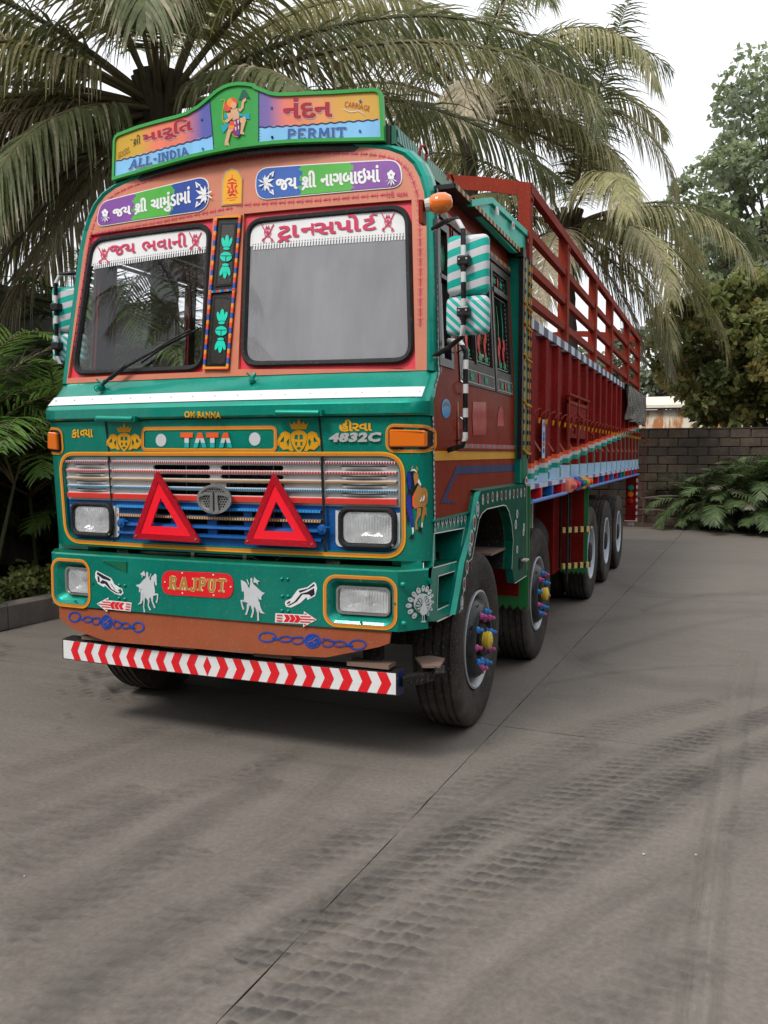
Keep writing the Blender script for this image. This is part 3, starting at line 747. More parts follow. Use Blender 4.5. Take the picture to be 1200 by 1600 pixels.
# horse on the right corner of the nose
H8 = Zm(640, 720, 13.33)
COB = paint('horse_blue', lin('1B2A8C'), .4); HB = paint('horse_brown', lin('A9763A'), .45); HO = paint('horse_orange', lin('F05A28'), .45); HK = paint('horse_black', lin('10141C'), .45)
decal('horse_painting', nose, [
    ([zz(H8, -50, 240, 20, 200, 80, 240, 120, 440, 180, 470, 110, 640, 60, 800, 60, 960, 10, 1060, -10, 1200, -30, 1380, -60, 1200, -90, 900, -40, 600, -70, 400)], HK, 5),
    ([zz(H8, -60, 260, 0, 230, 40, 320, 30, 560, -20, 600, -40, 420)], COB), ([zz(H8, -70, 720, 20, 700, 40, 960, 70, 1160, 80, 1380, 30, 1390, -20, 1150, -70, 960)], COB),
    ([zz(H8, 90, 260, 160, 240, 180, 300, 190, 430, 150, 470, 110, 520, 80, 330)], HB), ([zz(H8, 180, 500, 260, 570, 300, 550, 360, 600, 380, 720, 370, 880, 300, 970, 230, 960, 120, 990, 60, 940, 55, 760, 120, 620)], HB, 5),
    ([zz(H8, 60, 760, 110, 680, 140, 690, 90, 800, 110, 930, 170, 950, 130, 1000, 60, 930)], HO),
    ([zz(H8, 160, 980, 240, 980, 230, 1130, 180, 1200, 150, 1290, 170, 1430, 120, 1430, 120, 1270, 150, 1150)], HB), ([zz(H8, 280, 970, 320, 960, 350, 950, 360, 1160, 330, 1100, 290, 1180, 280, 1290, 240, 1280, 250, 1150)], HB),
    ([zz(H8, 245, 1290, 275, 1290, 268, 1390, 245, 1390)], WHITE), ([zz(H8, 190, 1370, 260, 1390, 250, 1500, 190, 1490)], HK), ([zz(H8, 45, 1390, 85, 1390, 90, 1480, 60, 1540)], WHITE), ([zz(H8, 30, 1540, 95, 1540, 80, 1620, -20, 1640)], HK),
    ([zz(H8, 10, 220, 60, 175, 100, 170, 160, 230, 150, 245, 90, 200)], WHITE), ([zz(H8, 165, 440, 190, 370, 240, 490, 230, 530)], WHITE), ([zz(H8, 30, 180, 50, 110, 75, 120, 60, 180)], HB), ([zz(H8, 135, 190, 145, 100, 175, 160, 170, 210)], HB),
    ([zz(H8, 205, 860, 260, 745, 250, 830)], WHITE), ([zz(H8, 260, 850, 300, 700, 320, 750, 300, 820)], WHITE), ([zz(H8, 340, 620, 365, 700, 360, 800, 345, 700)], YELLOW)], FRONT)
# ------------------------------------------------------------------ upper cab: frame round the windscreens, roof
def outer_profile():
    """roof line of the cab, right half, (x, z)"""
    R_ = [(1.2, 2.056), (1.185, 2.3), (1.167, 2.6), (1.150, 2.88), (1.132, 3.0), (1.110, 3.08), (1.07, 3.16), (1.01, 3.225), (.92, 3.265), (.80, 3.29), (.6, 3.315), (.4, 3.333), (.2, 3.343), (0, 3.347)]
    return R_ + [(-x, z) for x, z in R_[-2::-1]]
OP = outer_profile()
def inner_profile():
    R_ = [(1.150, 2.06), (1.138, 2.3), (1.122, 2.6), (1.102, 2.88), (1.083, 2.99), (1.056, 3.07), (1.016, 3.142), (.958, 3.196), (.88, 3.232), (.77, 3.258), (.58, 3.284), (.38, 3.305), (.2, 3.316), (0, 3.32)]
    return R_ + [(-x, z) for x, z in R_[-2::-1]]
IP = inner_profile()
opR = rquad([fxz(*p) for p in ((376, 573), (646, 567), (639.5, 319), (384, 343))], .11, 8)
opL = rquad([fxz(*p) for p in ((111, 586), (318, 578), (330, 347), (142, 373))], .11, 8)
rcR = [fxz(*p) for p in ((372, 577), (649, 577), (643, 312), (381, 334))]
rcL = [fxz(*p) for p in ((106, 591), (317, 581), (333, 341), (140, 367))]
mb = MB(); fr = lambda x, z: (x, FY(x, z), z)
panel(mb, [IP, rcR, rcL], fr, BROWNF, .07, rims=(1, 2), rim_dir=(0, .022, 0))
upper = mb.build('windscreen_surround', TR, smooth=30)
for rc, op in ((rcR, opR), (rcL, opL)):
    mb = MB(); panel(mb, [rc, op], lambda x, z: (x, FY(x, z) + .02, z), PINKRED, .07, rims=(1,), rim_dir=(0, .03, 0)); mb.build('red_reveal', upper)
# rolled green edge from the frame to the roof
mb = MB(); n = len(OP); rows = []
for t, dy, dr in ((0, 0, 0), (.35, -.018, 0), (.7, -.012, 0), (.95, .02, 0), (1, .07, 0)):
    rows.append([(a[0] + (b[0] - a[0]) * t, FY(abs(a[0]), a[1]) + dy + (ye(b[1]) - FY(abs(b[0]), b[1])) * t * .5, a[1] + (b[1] - a[1]) * t) for a, b in zip(IP, OP)])
for A, B_ in zip(rows, rows[1:]):
    for i in range(n - 1): mb.face([A[i], A[i + 1], B_[i + 1], B_[i]], GREEN)
mb.build('roof_edge_trim', TR, smooth=50)
# roof
mb = MB(); idx = [i for i, p in enumerate(OP) if p[1] > 3.02]; last = rows[-1]
NS = 8
for i, j in zip(idx, idx[1:]):
    for k in range(NS):
        def rp(ii, kk): p = last[ii]; y = p[1] + (1.06 - p[1]) * kk / NS; return (p[0], y, p[2] + .02 * math.sin(math.pi * kk / NS))
        mb.face([rp(i, k), rp(j, k), rp(j, k + 1), rp(i, k + 1)], DGREEN)
mb.build('roof', TR, smooth=40)
# little red motifs that run round the frame
CM = CREDL
def motif_row(name, parent, pts, pitch, draw, surf, m):
    """repeat a tiny painted motif along a line laid out on the panel"""
    P = [Vector(p) for p in pts]; segL = [(b - a).length for a, b in zip(P, P[1:])]; tot = sum(segL); nn = max(1, int(tot / pitch)); mb = MB()
    s = surf if not getattr(surf, 'lift', False) else surf(.0035)
    for k in range(nn + 1):
        d = tot * k / nn; i = 0
        while i < len(segL) - 1 and d > segL[i]: d -= segL[i]; i += 1
        a, b = P[i], P[i + 1]; t = (b - a).normalized(); o = a + t * d; nv = Vector((-t.y, t.x))
        for lp in draw(k):
            q = [o + t * x + nv * y for x, y in lp]; v, f = region([[tuple(p) for p in q]]); mb.add([tuple(s(*p)) for p in v], f, m)
    return mb.build(name, parent)
def dr_red(k):
    h = .008
    return [circ(0, 0, .006, n=6), [(-.018, .0), (-.010, .009), (-.008, .002)], [(-.018, .0), (-.010, -.009), (-.008, -.002)], circ(.0, .012, .003, n=4), circ(0, -.012, .003, n=4)] if k % 2 else \
        [[(-.012, -.003), (.012, -.003), (.012, .003), (-.012, .003)], circ(.0, .009, .003, n=4), circ(0, -.009, .003, n=4)]
FXZ = lambda x, z: (x, FY(x, z) - .0035, z)
IPs = shrink(IP, .035) if sum(IP[i - 1][0] * IP[i][1] - IP[i][0] * IP[i - 1][1] for i in range(len(IP))) > 0 else shrink(IP, .035)
arc_ = [p for p in IPs[1:-1]]
motif_row('red_border', upper, arc_, .026, dr_red, FXZ, CM)
motif_row('red_border', upper, [fxz(372, 321), fxz(500, 313), fxz(605, 304)], .026, dr_red, FXZ, CM)
motif_row('red_border', upper, [fxz(150, 365), fxz(250, 347), fxz(362, 325)], .026, dr_red, FXZ, CM)
lettering('painted_words', upper, gtext([('shr', 'શી'), ' ', 'લાભ'], .03), [(606, 309), (637, 307.5), (637, 297), (606, 299)], FRONT, CM)
# windscreens
FRU = lift(FY)
def windscreen(op, m, label):
    ins = shrink(op, .012); mb = MB(); mp = lambda o: (lambda x, z: (x, FY(x, z) + o, z))
    panel(mb, [shrink(op, .006)], mp(.012), m, .09); g = mb.build('windscreen', TR, label, smooth=60)
    mb = MB(); rr = [(op, .018), (shrink(op, -.004), .002), (shrink(op, .006), -.012), (shrink(op, .020), -.010), (shrink(op, .030), .010)]
    k = len(op)
    for (A, oa), (B_, ob) in zip(rr, rr[1:]):
        for i in range(k): j = (i + 1) % k; mb.face([mp(oa)(*A[i]), mp(oa)(*A[j]), mp(ob)(*B_[j]), mp(ob)(*B_[i])], RUBBER)
    mb.build('rubber_seal', g, smooth=50); return g
wsR = windscreen(opR, SKYGREY, 'right windscreen, dusty, with the grey sky reflection painted in'); wsL = windscreen(opL, GLASS, 'left windscreen, clear')
WS = lift(lambda x, z: FY(x, z) + .011)
def banner(g, op, zlow, nm, x0, x1):
    ins = shrink(op, .027); band = cut2(ins, zlow); mb = MB()
    panel(mb, [band], lambda x, z: (x, FY(x, z) + .0085, z), WHITE, .1)
    b = mb.build('sun_banner', g)
    mb = MB(); k = int((x1 - x0) / .0165)
    for i in range(k):
        x = x0 + (x1 - x0) * (i + .5) / k; z = zlow(x)
        mb.face([FXZ2(p[0], p[1]) for p in ((x - .0045, z - .022), (x + .0045, z - .022), (x + .0045, z + .001), (x - .0045, z + .001))], WHITE)
    mb.build('fringe', g, kind='stuff')
    mb = MB()
    for i in range(k):
        x = x0 + (x1 - x0) * i / k; z = zlow(x) + .010; mb.face([FXZ3(x - .0035, z - .004), FXZ3(x + .0035, z - .004), FXZ3(x, z + .005)], BLACK)
    mb.build('dotted_edge', b); return b
def cut2(lp, zf):
    o = []; n = len(lp)
    for i in range(n):
        a, b = lp[i], lp[(i + 1) % n]; da = a[1] - zf(a[0]); db = b[1] - zf(b[0])
        if da >= 0: o.append(a)
        if (da >= 0) != (db >= 0): t = da / (da - db); o.append((a[0] + (b[0] - a[0]) * t, a[1] + (b[1] - a[1]) * t))
    return o
FXZ2 = lambda x, z: (x, FY(x, z) + .0085, z); FXZ3 = lambda x, z: (x, FY(x, z) + .0075, z)
def linz(p, q):
    a, b = fxz(*p), fxz(*q); return lambda x: a[1] + (b[1] - a[1]) * (x - a[0]) / (b[0] - a[0])
zR = linz((395, 384), (634, 367)); zL = linz((143, 415), (322, 388))
bR = banner(wsR, opR, zR, 'r', fxz(394, 384)[0], fxz(634, 367)[0]); bL = banner(wsL, opL, zL, 'l', fxz(144, 415)[0], fxz(323, 388)[0])
WB = lift(lambda x, z: FY(x, z) + .0075)
lettering('banner_text', bR, gtext([('tra', 'ટા'), ('half', 'ન'), 'સપો', ('reph', 'ટ')], .028, .05), [(433, 379.5), (591, 364), (590, 331.5), (432, 345)], WB, CREDL, off=.004)
lettering('banner_text', bL, gtext(['જય', ' ', 'ભવાની'], .022, .06), [(171, 400), (292, 385), (292, 362), (171, 377)], WB, CREDL, off=.004)
def shield(c, s, parent):
    X = lambda a, b: (c[0] + a * s, c[1] - b * s)
    sh = [([strokes([X(-.8, 1.1), X(-.3, .1), X(.6, -1.0)], s * .14)], CREDL), ([strokes([X(.8, 1.1), X(.3, .1), X(-.6, -1.0)], s * .14)], CREDL), ([circ(*c, s * .46, s * .62, 14), circ(*c, s * .36, s * .5, 14)], CREDL),
          ([circ(*c, s * .2, s * .3, 8)], CREDL), ([[X(-.3, .5), X(-.14, .95), X(0, .62), X(.14, .95), X(.3, .5)]], CREDL), ([strokes([X(.5, -.8), X(.72, -1.05), X(.4, -1.15)], s * .2)], CREDL), ([strokes([X(-.5, -.8), X(-.72, -1.05), X(-.4, -1.15)], s * .2)], CREDL)]
    decal('shield_print', parent, sh, WB)
shield((162, 398), 11, bL); shield((305, 376), 12, bL); shield((418, 363), 12, bR); shield((606, 346), 12.5, bR)
# ornament strip between the screens
sp = [fxz(*p) for p in ((319.6, 577.4), (359, 577.4), (379.2, 336.6), (338.9, 338.4))]
mpS = lambda o: (lambda x, z: (x, FY(x, z) - .012 - o, z))
BEAD = striped('bead_trim', '1F4FA0', 'D8432A', (0, .1, 1), .085, .38, third=(.72, 'E08A1E'))
BEAD2 = striped('bead_trim_across', '1F4FA0', 'C23020', (1, 0, 0), .05, .45, third=(.8, '12A078'))
mb = MB(); panel(mb, [sp], mpS(-.004), BLACK, rims=(0,), rim_dir=(0, .012, 0)); strip = mb.build('centre_ornament', TR)
S0 = shrink(sp, .014)
mb = MB(); panel(mb, [sp, S0], mpS(.008), BEAD, rims=(0, 1), rim_dir=(0, .010, 0)); mb.build('beaded_frame', strip)
mid = [fxz(*p) for p in ((331, 459), (370, 455), (370, 451.5), (331, 455.5))]
mb = MB(); panel(mb, [mid], mpS(.009), BEAD2, rims=(0,), rim_dir=(0, .01, 0)); mb.build('beaded_bar', strip)
DM = paint('ornament_mirror', (.05, .045, .04), .12, metal=.7, coat=.6, dust=.1, bmp=0)
for qd in (((337.5, 449), (365.5, 446), (371.5, 347.5), (346, 348.5)), ((327, 570.5), (355, 569.5), (365.5, 465), (335.5, 463))):
    mb = MB(); q = [fxz(*p) for p in qd]; panel(mb, [q], mpS(.001), DM); mp_ = mb.build('mirror_inlay', strip)
    for k_ in (.003, .009):
        mb = MB(); panel(mb, [shrink(q, k_), shrink(q, k_ + .003)], mpS(.003), BLACK, rims=(0, 1), rim_dir=(0, .003, 0)); mb.build('inlay_bead', strip)
TRQ = lift(lambda x, z: FY(x, z) - .0125)
def flower(c, s, parent, tilt):
    def X(a, b): a2 = a + b * tilt; return (c[0] + a2 * s, c[1] - b * s)
    sh = []
    for sg in (1, -1):
        for dx, l, w_ in ((0, 1.0, .17), (-.28, .78, .14), (.28, .78, .14)):
            P_ = []
            for k in range(13):
                t = math.pi * 2 * k / 12; P_.append(X(dx * (.75 + .25 * math.sin(t)) + w_ * math.cos(t) * .75, sg * (.55 + l * .42 + l * .38 * math.sin(t))))
            sh.append(([P_], TURQ))
        sh.append(([[X(-.18, sg * .95), X(.18, sg * .95), X(.10, sg * .62), X(-.10, sg * .62)]], TURQ)); sh.append(([circ(*X(0, sg * .50), s * .20, s * .09, 12)], TURQ))
    sh.append(([circ(*X(0, 0), s * .36, s * .30, 16)], TURQ)); sh.append(([strokes([X(-.34, .05), X(.34, .05)], s * .05)], BLACK)); sh.append(([strokes([X(0, .05), X(0, -.3)], s * .05)], BLACK))
    decal('turquoise_flower', parent, sh, TRQ)
flower((353, 401), 25.5, strip, .06); flower((345.5, 517), 25.5, strip, .06)
# name plates above the screens
def plate(pxq, cols, parent, bnd, mirror=False):
    q = [fxz(*p) for p in pxq]; rq = rquad(q, .085, 8); x0 = min(p[0] for p in rq); x1 = max(p[0] for p in rq)
    mb = MB(); panel(mb, [rq], lambda x, z: (x, FY(x, z) - .006, z), WHITE, .08, rims=(0,), rim_dir=(0, .008, 0)); P_ = mb.build('name_plate', TR)
    mb = MB(); inn = shrink(rq, .006); v, f = region([inn], .014)
    cs = {c: [] for c in set(cols)}
    for t in f:
        cx = sum(v[i][0] for i in t) / 3; cz = sum(v[i][1] for i in t) / 3; k = 0
        for b in bnd:
            if cx > b + .012 * math.sin(cz * 120): k += 1
        cs[cols[k]].append(t)
    for c, ff in cs.items(): mb.add([(p[0], FY(*p) - .0085, p[1]) for p in v], ff, c)
    mb.build('plate_colours', P_); return P_
BLP = paint('plate_blue', lin('2557A8'), .35, coat=.5); GRP = paint('plate_green', lin('48A838'), .35, coat=.5); PUP = paint('plate_purple', lin('7A3F94'), .35, coat=.5); BLD = paint('plate_deep_blue', lin('173F94'), .35, coat=.5)
pR = plate(((400, 314), (631, 293), (626, 249), (400, 263)), [BLP, GRP, PUP], TR, (fxz(470, 290)[0], fxz(550, 280)[0]))
pL = plate(((150, 356), (327, 329), (328, 274), (157, 316)), [PUP, GRP, BLD], TR, (fxz(210, 325)[0], fxz(271, 310)[0]))
PLT = lift(lambda x, z: FY(x, z) - .0085)
lettering('plate_words', pR, gtext(['જય', ' ', ('shr', 'શી'), ' ', 'નાગબાઇમાં'], .022, .05), [(431, 301), (593, 288), (592, 255), (431, 272)], PLT, WHITE, off=.0015)
lettering('plate_words', pL, gtext(['જય', ' ', ('shr', 'શી'), ' ', 'ચામુંડામાં'], .022, .05), [(176, 345), (297, 325), (297, 288), (176, 322)], PLT, WHITE, off=.0015)
for pp, tk, qd in ((pR, gtext(['જય', ' ', ('shr', 'શી'), ' ', 'નાગબાઇમાં'], .022, .05), [(431, 301), (593, 288), (592, 255), (431, 272)]), (pL, gtext(['જય', ' ', ('shr', 'શી'), ' ', 'ચામુંડામાં'], .022, .05), [(176, 345), (297, 325), (297, 288), (176, 322)])):
    lettering('plate_words', pp, tk, [(a + .9, b + .1) for a, b in qd], PLT, WHITE, off=.0018)
def sprig(c, s, parent, rot=0, kind=0):
    ca, sa = math.cos(rot), math.sin(rot); X = lambda a, b: (c[0] + (a * ca - b * sa) * s, c[1] - (a * sa + b * ca) * s * 1.25); sh = []
    if kind == 0:
        for sg in (-1, 1):
            for a, l in ((20, 1.0), (55, .9), (90, .7), (-25, .5)):
                t = math.radians(a); d = Vector((math.cos(t), math.sin(t) * sg)); nn = Vector((-d.y, d.x)); P_ = [X(*(Vector((-.5, 0)))), X(*(d * l * .5 + nn * .16 + Vector((-.4, 0)))), X(*(d * l + Vector((-.4, 0)))), X(*(d * l * .5 - nn * .1 + Vector((-.4, 0))))]
                sh.append(([P_], WHITE))
            sh.append(([strokes([X(.1, sg * .7), X(.5, sg * .95), X(.35, sg * .55)], s * .2)], WHITE))
        for a in (-60, -20, 20, 60): t = math.radians(180 + a); sh.append(([[X(-.35, 0), X(-.35 + .6 * math.cos(t) - .06 * math.sin(t), .6 * math.sin(t) + .06), X(-.35 + .8 * math.cos(t), .8 * math.sin(t)), X(-.35 + .5 * math.cos(t), .5 * math.sin(t) - .1)]], WHITE))
    else:
        for k in range(5): t = math.radians(90 + k * 72); sh.append(([circ(*X(.30 * math.cos(t), .25 + .30 * math.sin(t)), s * .24, s * .28, 8)], WHITE))
        sh.append(([circ(*X(0, .25), s * .1, n=8)], PUP))
        for k in range(5): t = math.radians(-150 + k * 30); sh.append(([[X(0, -.1), X(.6 * math.cos(t) - .08, .7 * math.sin(t)), X(.9 * math.cos(t), .95 * math.sin(t)), X(.6 * math.cos(t) + .1, .6 * math.sin(t))]], WHITE))
    decal('flower_print', parent, sh, PLT)
sprig((420, 286), 15, pR, 0); sprig((611, 277), 12, pR, 0, 1); sprig((314, 304), 16, pL, math.pi); sprig((164, 336), 10, pL, 0, 1)
# small arched plaque in the middle
pq = zz(Zm(150, 110, 4), 792, 840, 908, 830, 912, 680, 885, 632, 850, 618, 815, 636, 795, 690)
mb = MB(); q = [fxz(*p) for p in pq]; panel(mb, [shrink(q, -.008)], lambda x, z: (x, FY(x, z) - .006, z), TAN, rims=(0,), rim_dir=(0, .007, 0)); pla = mb.build('arched_plaque', TR)
GP = Zm(150, 110, 4)
decal('plaque_print', pla, [([pq], YELLOW)] + [([strokes(zz(GP, *c), w_)], RED) for c, w_ in (((815, 800, 885, 793), 1.2), ((835, 812, 870, 808), .9), ((850, 650, 850, 675), 1), ((825, 690, 850, 676, 876, 690), 2), ((822, 705, 850, 700, 878, 705), 1.6), ((850, 700, 848, 730, 858, 750, 842, 765), 3.2), ((818, 720, 835, 735, 826, 755), 1.8), ((880, 715, 866, 732, 876, 752), 1.8), ((830, 780, 850, 770, 872, 778), 2.4), ((820, 765, 838, 752), 1.4), ((866, 752, 884, 764), 1.4))], lift(lambda x, z: FY(x, z) - .005))
# chrome-black wiper on the left screen
def fo(u, v, o): return onto(FY, o)(u, v)
mb = MB(); piv = fo(156, 605, .04); mb.lathe([(0, .022), (.03, .02), (.036, .008), (.05, 0)], T(*piv) @ RZ(-90) @ RY(20), GREEN, 12); wip = mb.build('wiper', TR, smooth=40)
mb = MB(); mb.tube([piv, fo(172, 590, .055), fo(196, 571, .05)], [.010, .011, .009], BLACK, 8); mb.tube([fo(172, 592, .05), fo(196, 573, .045), fo(250, 543, .03), fo(275, 531, .03)], [.012, .011, .006, .005], BLACK, 8); mb.build('wiper_arm', wip, smooth=40)
mb = MB(); P_ = [fo(*p, .016) for p in ((221, 567), (245, 550), (275, 532), (300, 519), (314, 512))]; mb.tube(P_, .0055, RUBBER, 6); mb.tube([p + Vector((0, -.014, .012)) for p in P_[1:-1]], .006, BLACK, 6); mb.build('wiper_blade', wip)
# ------------------------------------------------------------------ sign board above the roof
SBf = lambda x, z: -.745 + .13 * x * x
SB = lift(SBf); sx_ = lambda u, v: (lambda p: (p.x, p.z))(onto(SBf)(u, v))
outl = [sx_(*p) for p in zz(Z1, 105, 690, 112, 440, 122, 412, 140, 396, 260, 350, 400, 310, 500, 285, 570, 262, 640, 222, 700, 172, 760, 122, 800, 98, 840, 84, 890, 76, 940, 78, 990, 86) +
        zz(Z2, 120, 98, 170, 118, 215, 136, 260, 143, 330, 142, 600, 130, 820, 116, 860, 114, 895, 122, 912, 150, 920, 300, 926, 442, 700, 446, 500, 450, 300, 458, 140, 472, 0, 490) + zz(Z1, 740, 517, 600, 548, 450, 590, 250, 648)]
KG = paint('sign_green', lin('37A04A'), .35)
inn = shrink(outl, .018)
mb = MB(); mpb = lambda o: (lambda x, z: (x, SBf(x, z) - o, z))
panel(mb, [outl], mpb(0), KG, .05, rims=(0,), rim_dir=(0, .02, 0)); panel(mb, [outl], mpb(-.02), KG, .08, flip=True)
sign = mb.build('sign_board', TR)
mb = MB(); panel(mb, [outl, inn], mpb(.012), KG, .05, rims=(0, 1), rim_dir=(0, .012, 0)); mb.build('sign_border', sign)
GYO = paint('sign_ochre', lin('D0A03A'), .4); SAL = paint('sign_salmon', lin('E87E68'), .4); SVI = paint('sign_violet', lin('6A62AC'), .4); SBL = paint('sign_sky', lin('86C4F0'), .4)
# coloured fields, blended across like sprayed paint
m, n_, l_, b_ = newmat('sign_blend'); gp = geo_pos(n_); sxx = n_.new('ShaderNodeSeparateXYZ'); l_.new(gp, sxx.inputs[0])
rp_ = n_.new('ShaderNodeValToRGB'); l_.new(rng(n_, l_, sxx.outputs[0], -.9, .9, 0, 1), rp_.inputs[0]); el = rp_.color_ramp.elements
stops = [(0, 'C8A230'), (.13, 'D2A63A'), (.2, 'EC8066'), (.31, 'E87E68'), (.39, '5F62AC'), (.45, '5560AC'), (.56, '6A62AC'), (.62, '7D6AA8'), (.68, 'E8806C'), (.78, 'E89A68'), (.85, 'DCA850'), (1, 'D4A848')]
el[0].position = 0; el[0].color = (*lin(stops[0][1]), 1); el[1].position = 1; el[1].color = (*lin(stops[-1][1]), 1)
for p_, c_ in stops[1:-1]: e = el.new(p_); e.color = (*lin(c_), 1)
finish(n_, l_, b_, rp_.outputs[0], .4, 0, .2, .05, .05, .03); SBLEND = m
mb = MB(); zsep = lambda x: sepz(x)
sepL = [sx_(*p) for p in zz(Z1, 128, 568, 300, 526, 500, 470, 725, 412)]; sepR = [sx_(*p) for p in zz(Z2, 140, 358, 400, 345, 650, 325, 885, 310)]
dL = [sx_(*p) for p in zz(Z1, 712, 190, 740, 512)]; dR = [sx_(*p) for p in zz(Z1, 1018, 120, 1018, 470)]
def poly_between(a, b): return a + b
def interp(P_, x):
    for a, b in zip(P_, P_[1:]):
        if a[0] <= x <= b[0]: return a[1] + (b[1] - a[1]) * (x - a[0]) / (b[0] - a[0])
    return P_[0][1] if x < P_[0][0] else P_[-1][1]
v, f = region([inn], .016); buckets = {}
for t in f:
    cx = sum(v[i][0] for i in t) / 3; cz = sum(v[i][1] for i in t) / 3
    xl = dL[0][0] + (dL[1][0] - dL[0][0]) * (cz - dL[0][1]) / (dL[1][1] - dL[0][1]); xr = dR[0][0]
    if cx < xl: c = SBLEND if cz > interp(sepL, cx) else SBL
    elif cx > xr: c = SBLEND if cz > interp(sepR, cx) else SBL
    else: c = KG
    buckets.setdefault(c.name, (c, []))[1].append(t)
mb = MB(); V_ = [mpb(.0015)(*p) for p in v]
for c, ff in buckets.values(): mb.add(V_, ff, c)
mb.build('painted_field', sign)
SG = lift(lambda x, z: SBf(x, z) - .0015)
wav = lambda P_, a: [(P_[0][0] + (P_[-1][0] - P_[0][0]) * k / 60, 0) for k in range(61)]
for sep in (sepL, sepR):
    L_ = [(sep[0][0] + (sep[-1][0] - sep[0][0]) * k / 70,) for k in range(71)]; L_ = [(x[0], interp(sep, x[0]) + .003 * math.sin(k * 1.2)) for k, x in enumerate(L_)]
    mb = MB(); panel(mb, [strokes(L_, .0065)], mpb(.0028), NAVY); mb.build('wavy_line', sign)
for d_ in (dL, dR): mb = MB(); panel(mb, [strokes(d_, .006)], mpb(.003), NAVY); mb.build('dividing_line', sign)
MRN = paint('sign_maroon', lin('A82038'), .4)
def dbl(nm, vf, quad, m, dx=1.0, dy=1.2, back=WHITE, arc=0):
    lettering(nm, sign, vf, [(a + dx, b + dy) for a, b in quad], SG, back, off=.002, arc=arc); lettering(nm, sign, vf, quad, SG, m, off=.003, arc=arc); lettering(nm, sign, vf, [(a + .5, b + .35) for a, b in quad], SG, m, off=.0033, arc=arc)
dbl('sign_words', gtext(['મારૂિત'], .026), [(224, 227), (301, 209), (300, 181), (222, 206)], MRN, 1.2, 1.4)
dbl('sign_words', gtext(['નંદન'], .03), [(442, 187), (519, 182.5), (519, 151), (442, 153)], MRN, 1.2, 1.6)
lettering('sign_words', sign, gtext([('shr', 'શી')], .0), [(208, 229), (219, 226), (219, 209), (208, 213)], SG, BLACK, off=.003)
lettering('sign_words', sign, slab('-', .12), [(203, 219), (206.5, 218), (206.5, 217.2), (203, 218.2)], SG, BLACK, off=.003)
INK = paint('brown_ink', lin('6A4418'), .5)
lettering('sign_words', sign, tmesh('GOODS', -.005), [(184.5, 248), (203, 238), (201, 229), (184, 239)], SG, INK, off=.003)
lettering('sign_words', sign, tmesh('CARRIAGE', -.005), [(538, 167), (577, 174), (578, 166), (539, 158)], SG, MRN, off=.003, arc=.1)
decal('swash', sign, [([strokes([(535, 170), (548, 175), (560, 173), (572, 180)], [.6, 1.4, 1.2, .5])], WHITE)], SG)
LB = paint('sign_letter_blue', lin('2C68A8'), .4); SH_ = paint('letter_shade', lin('C8B8C8'), .4)
dbl('sign_words', slab('ALL-INDIA', .15), [(200, 265), (297, 242.5), (294, 228), (203, 250)], LB, 1.4, 1.3, SH_)
dbl('sign_words', slab('PERMIT', .15), [(448, 219), (541, 215), (541, 198), (448, 201)], LB, 1.4, 1.3, SH_)
for a, b in ((1097, 232), (1102, 418)): 
    p = SG(.002)(*Z1(a, b)); mb = MB(); mb.tube([p, p + Vector((0, -.004, 0))], .007, LB, 6); mb.build('screw', sign)
for a, b in ((668, 490), (660, 305)):
    p = SG(.002)(*Z1(a, b)); mb = MB(); mb.tube([p, p + Vector((0, -.004, 0))], .007, LB, 6); mb.build('screw', sign)
for a, b in ((770, 378), (773, 192), (222, 418)):
    p = SG(.002)(*Z2(a, b)); mb = MB(); mb.tube([p, p + Vector((0, -.004, 0))], .007, LB, 6); mb.build('screw', sign)
HM = Zm(320, 125, 10.91)
CY = paint('scarf_blue', lin('16A0B8'), .4); ORH = paint('cap_orange', lin('F5902A'), .4); RDH = paint('cap_red', lin('E05040'), .4); PKH = paint('cloth_plum', lin('8E2F6E'), .4)
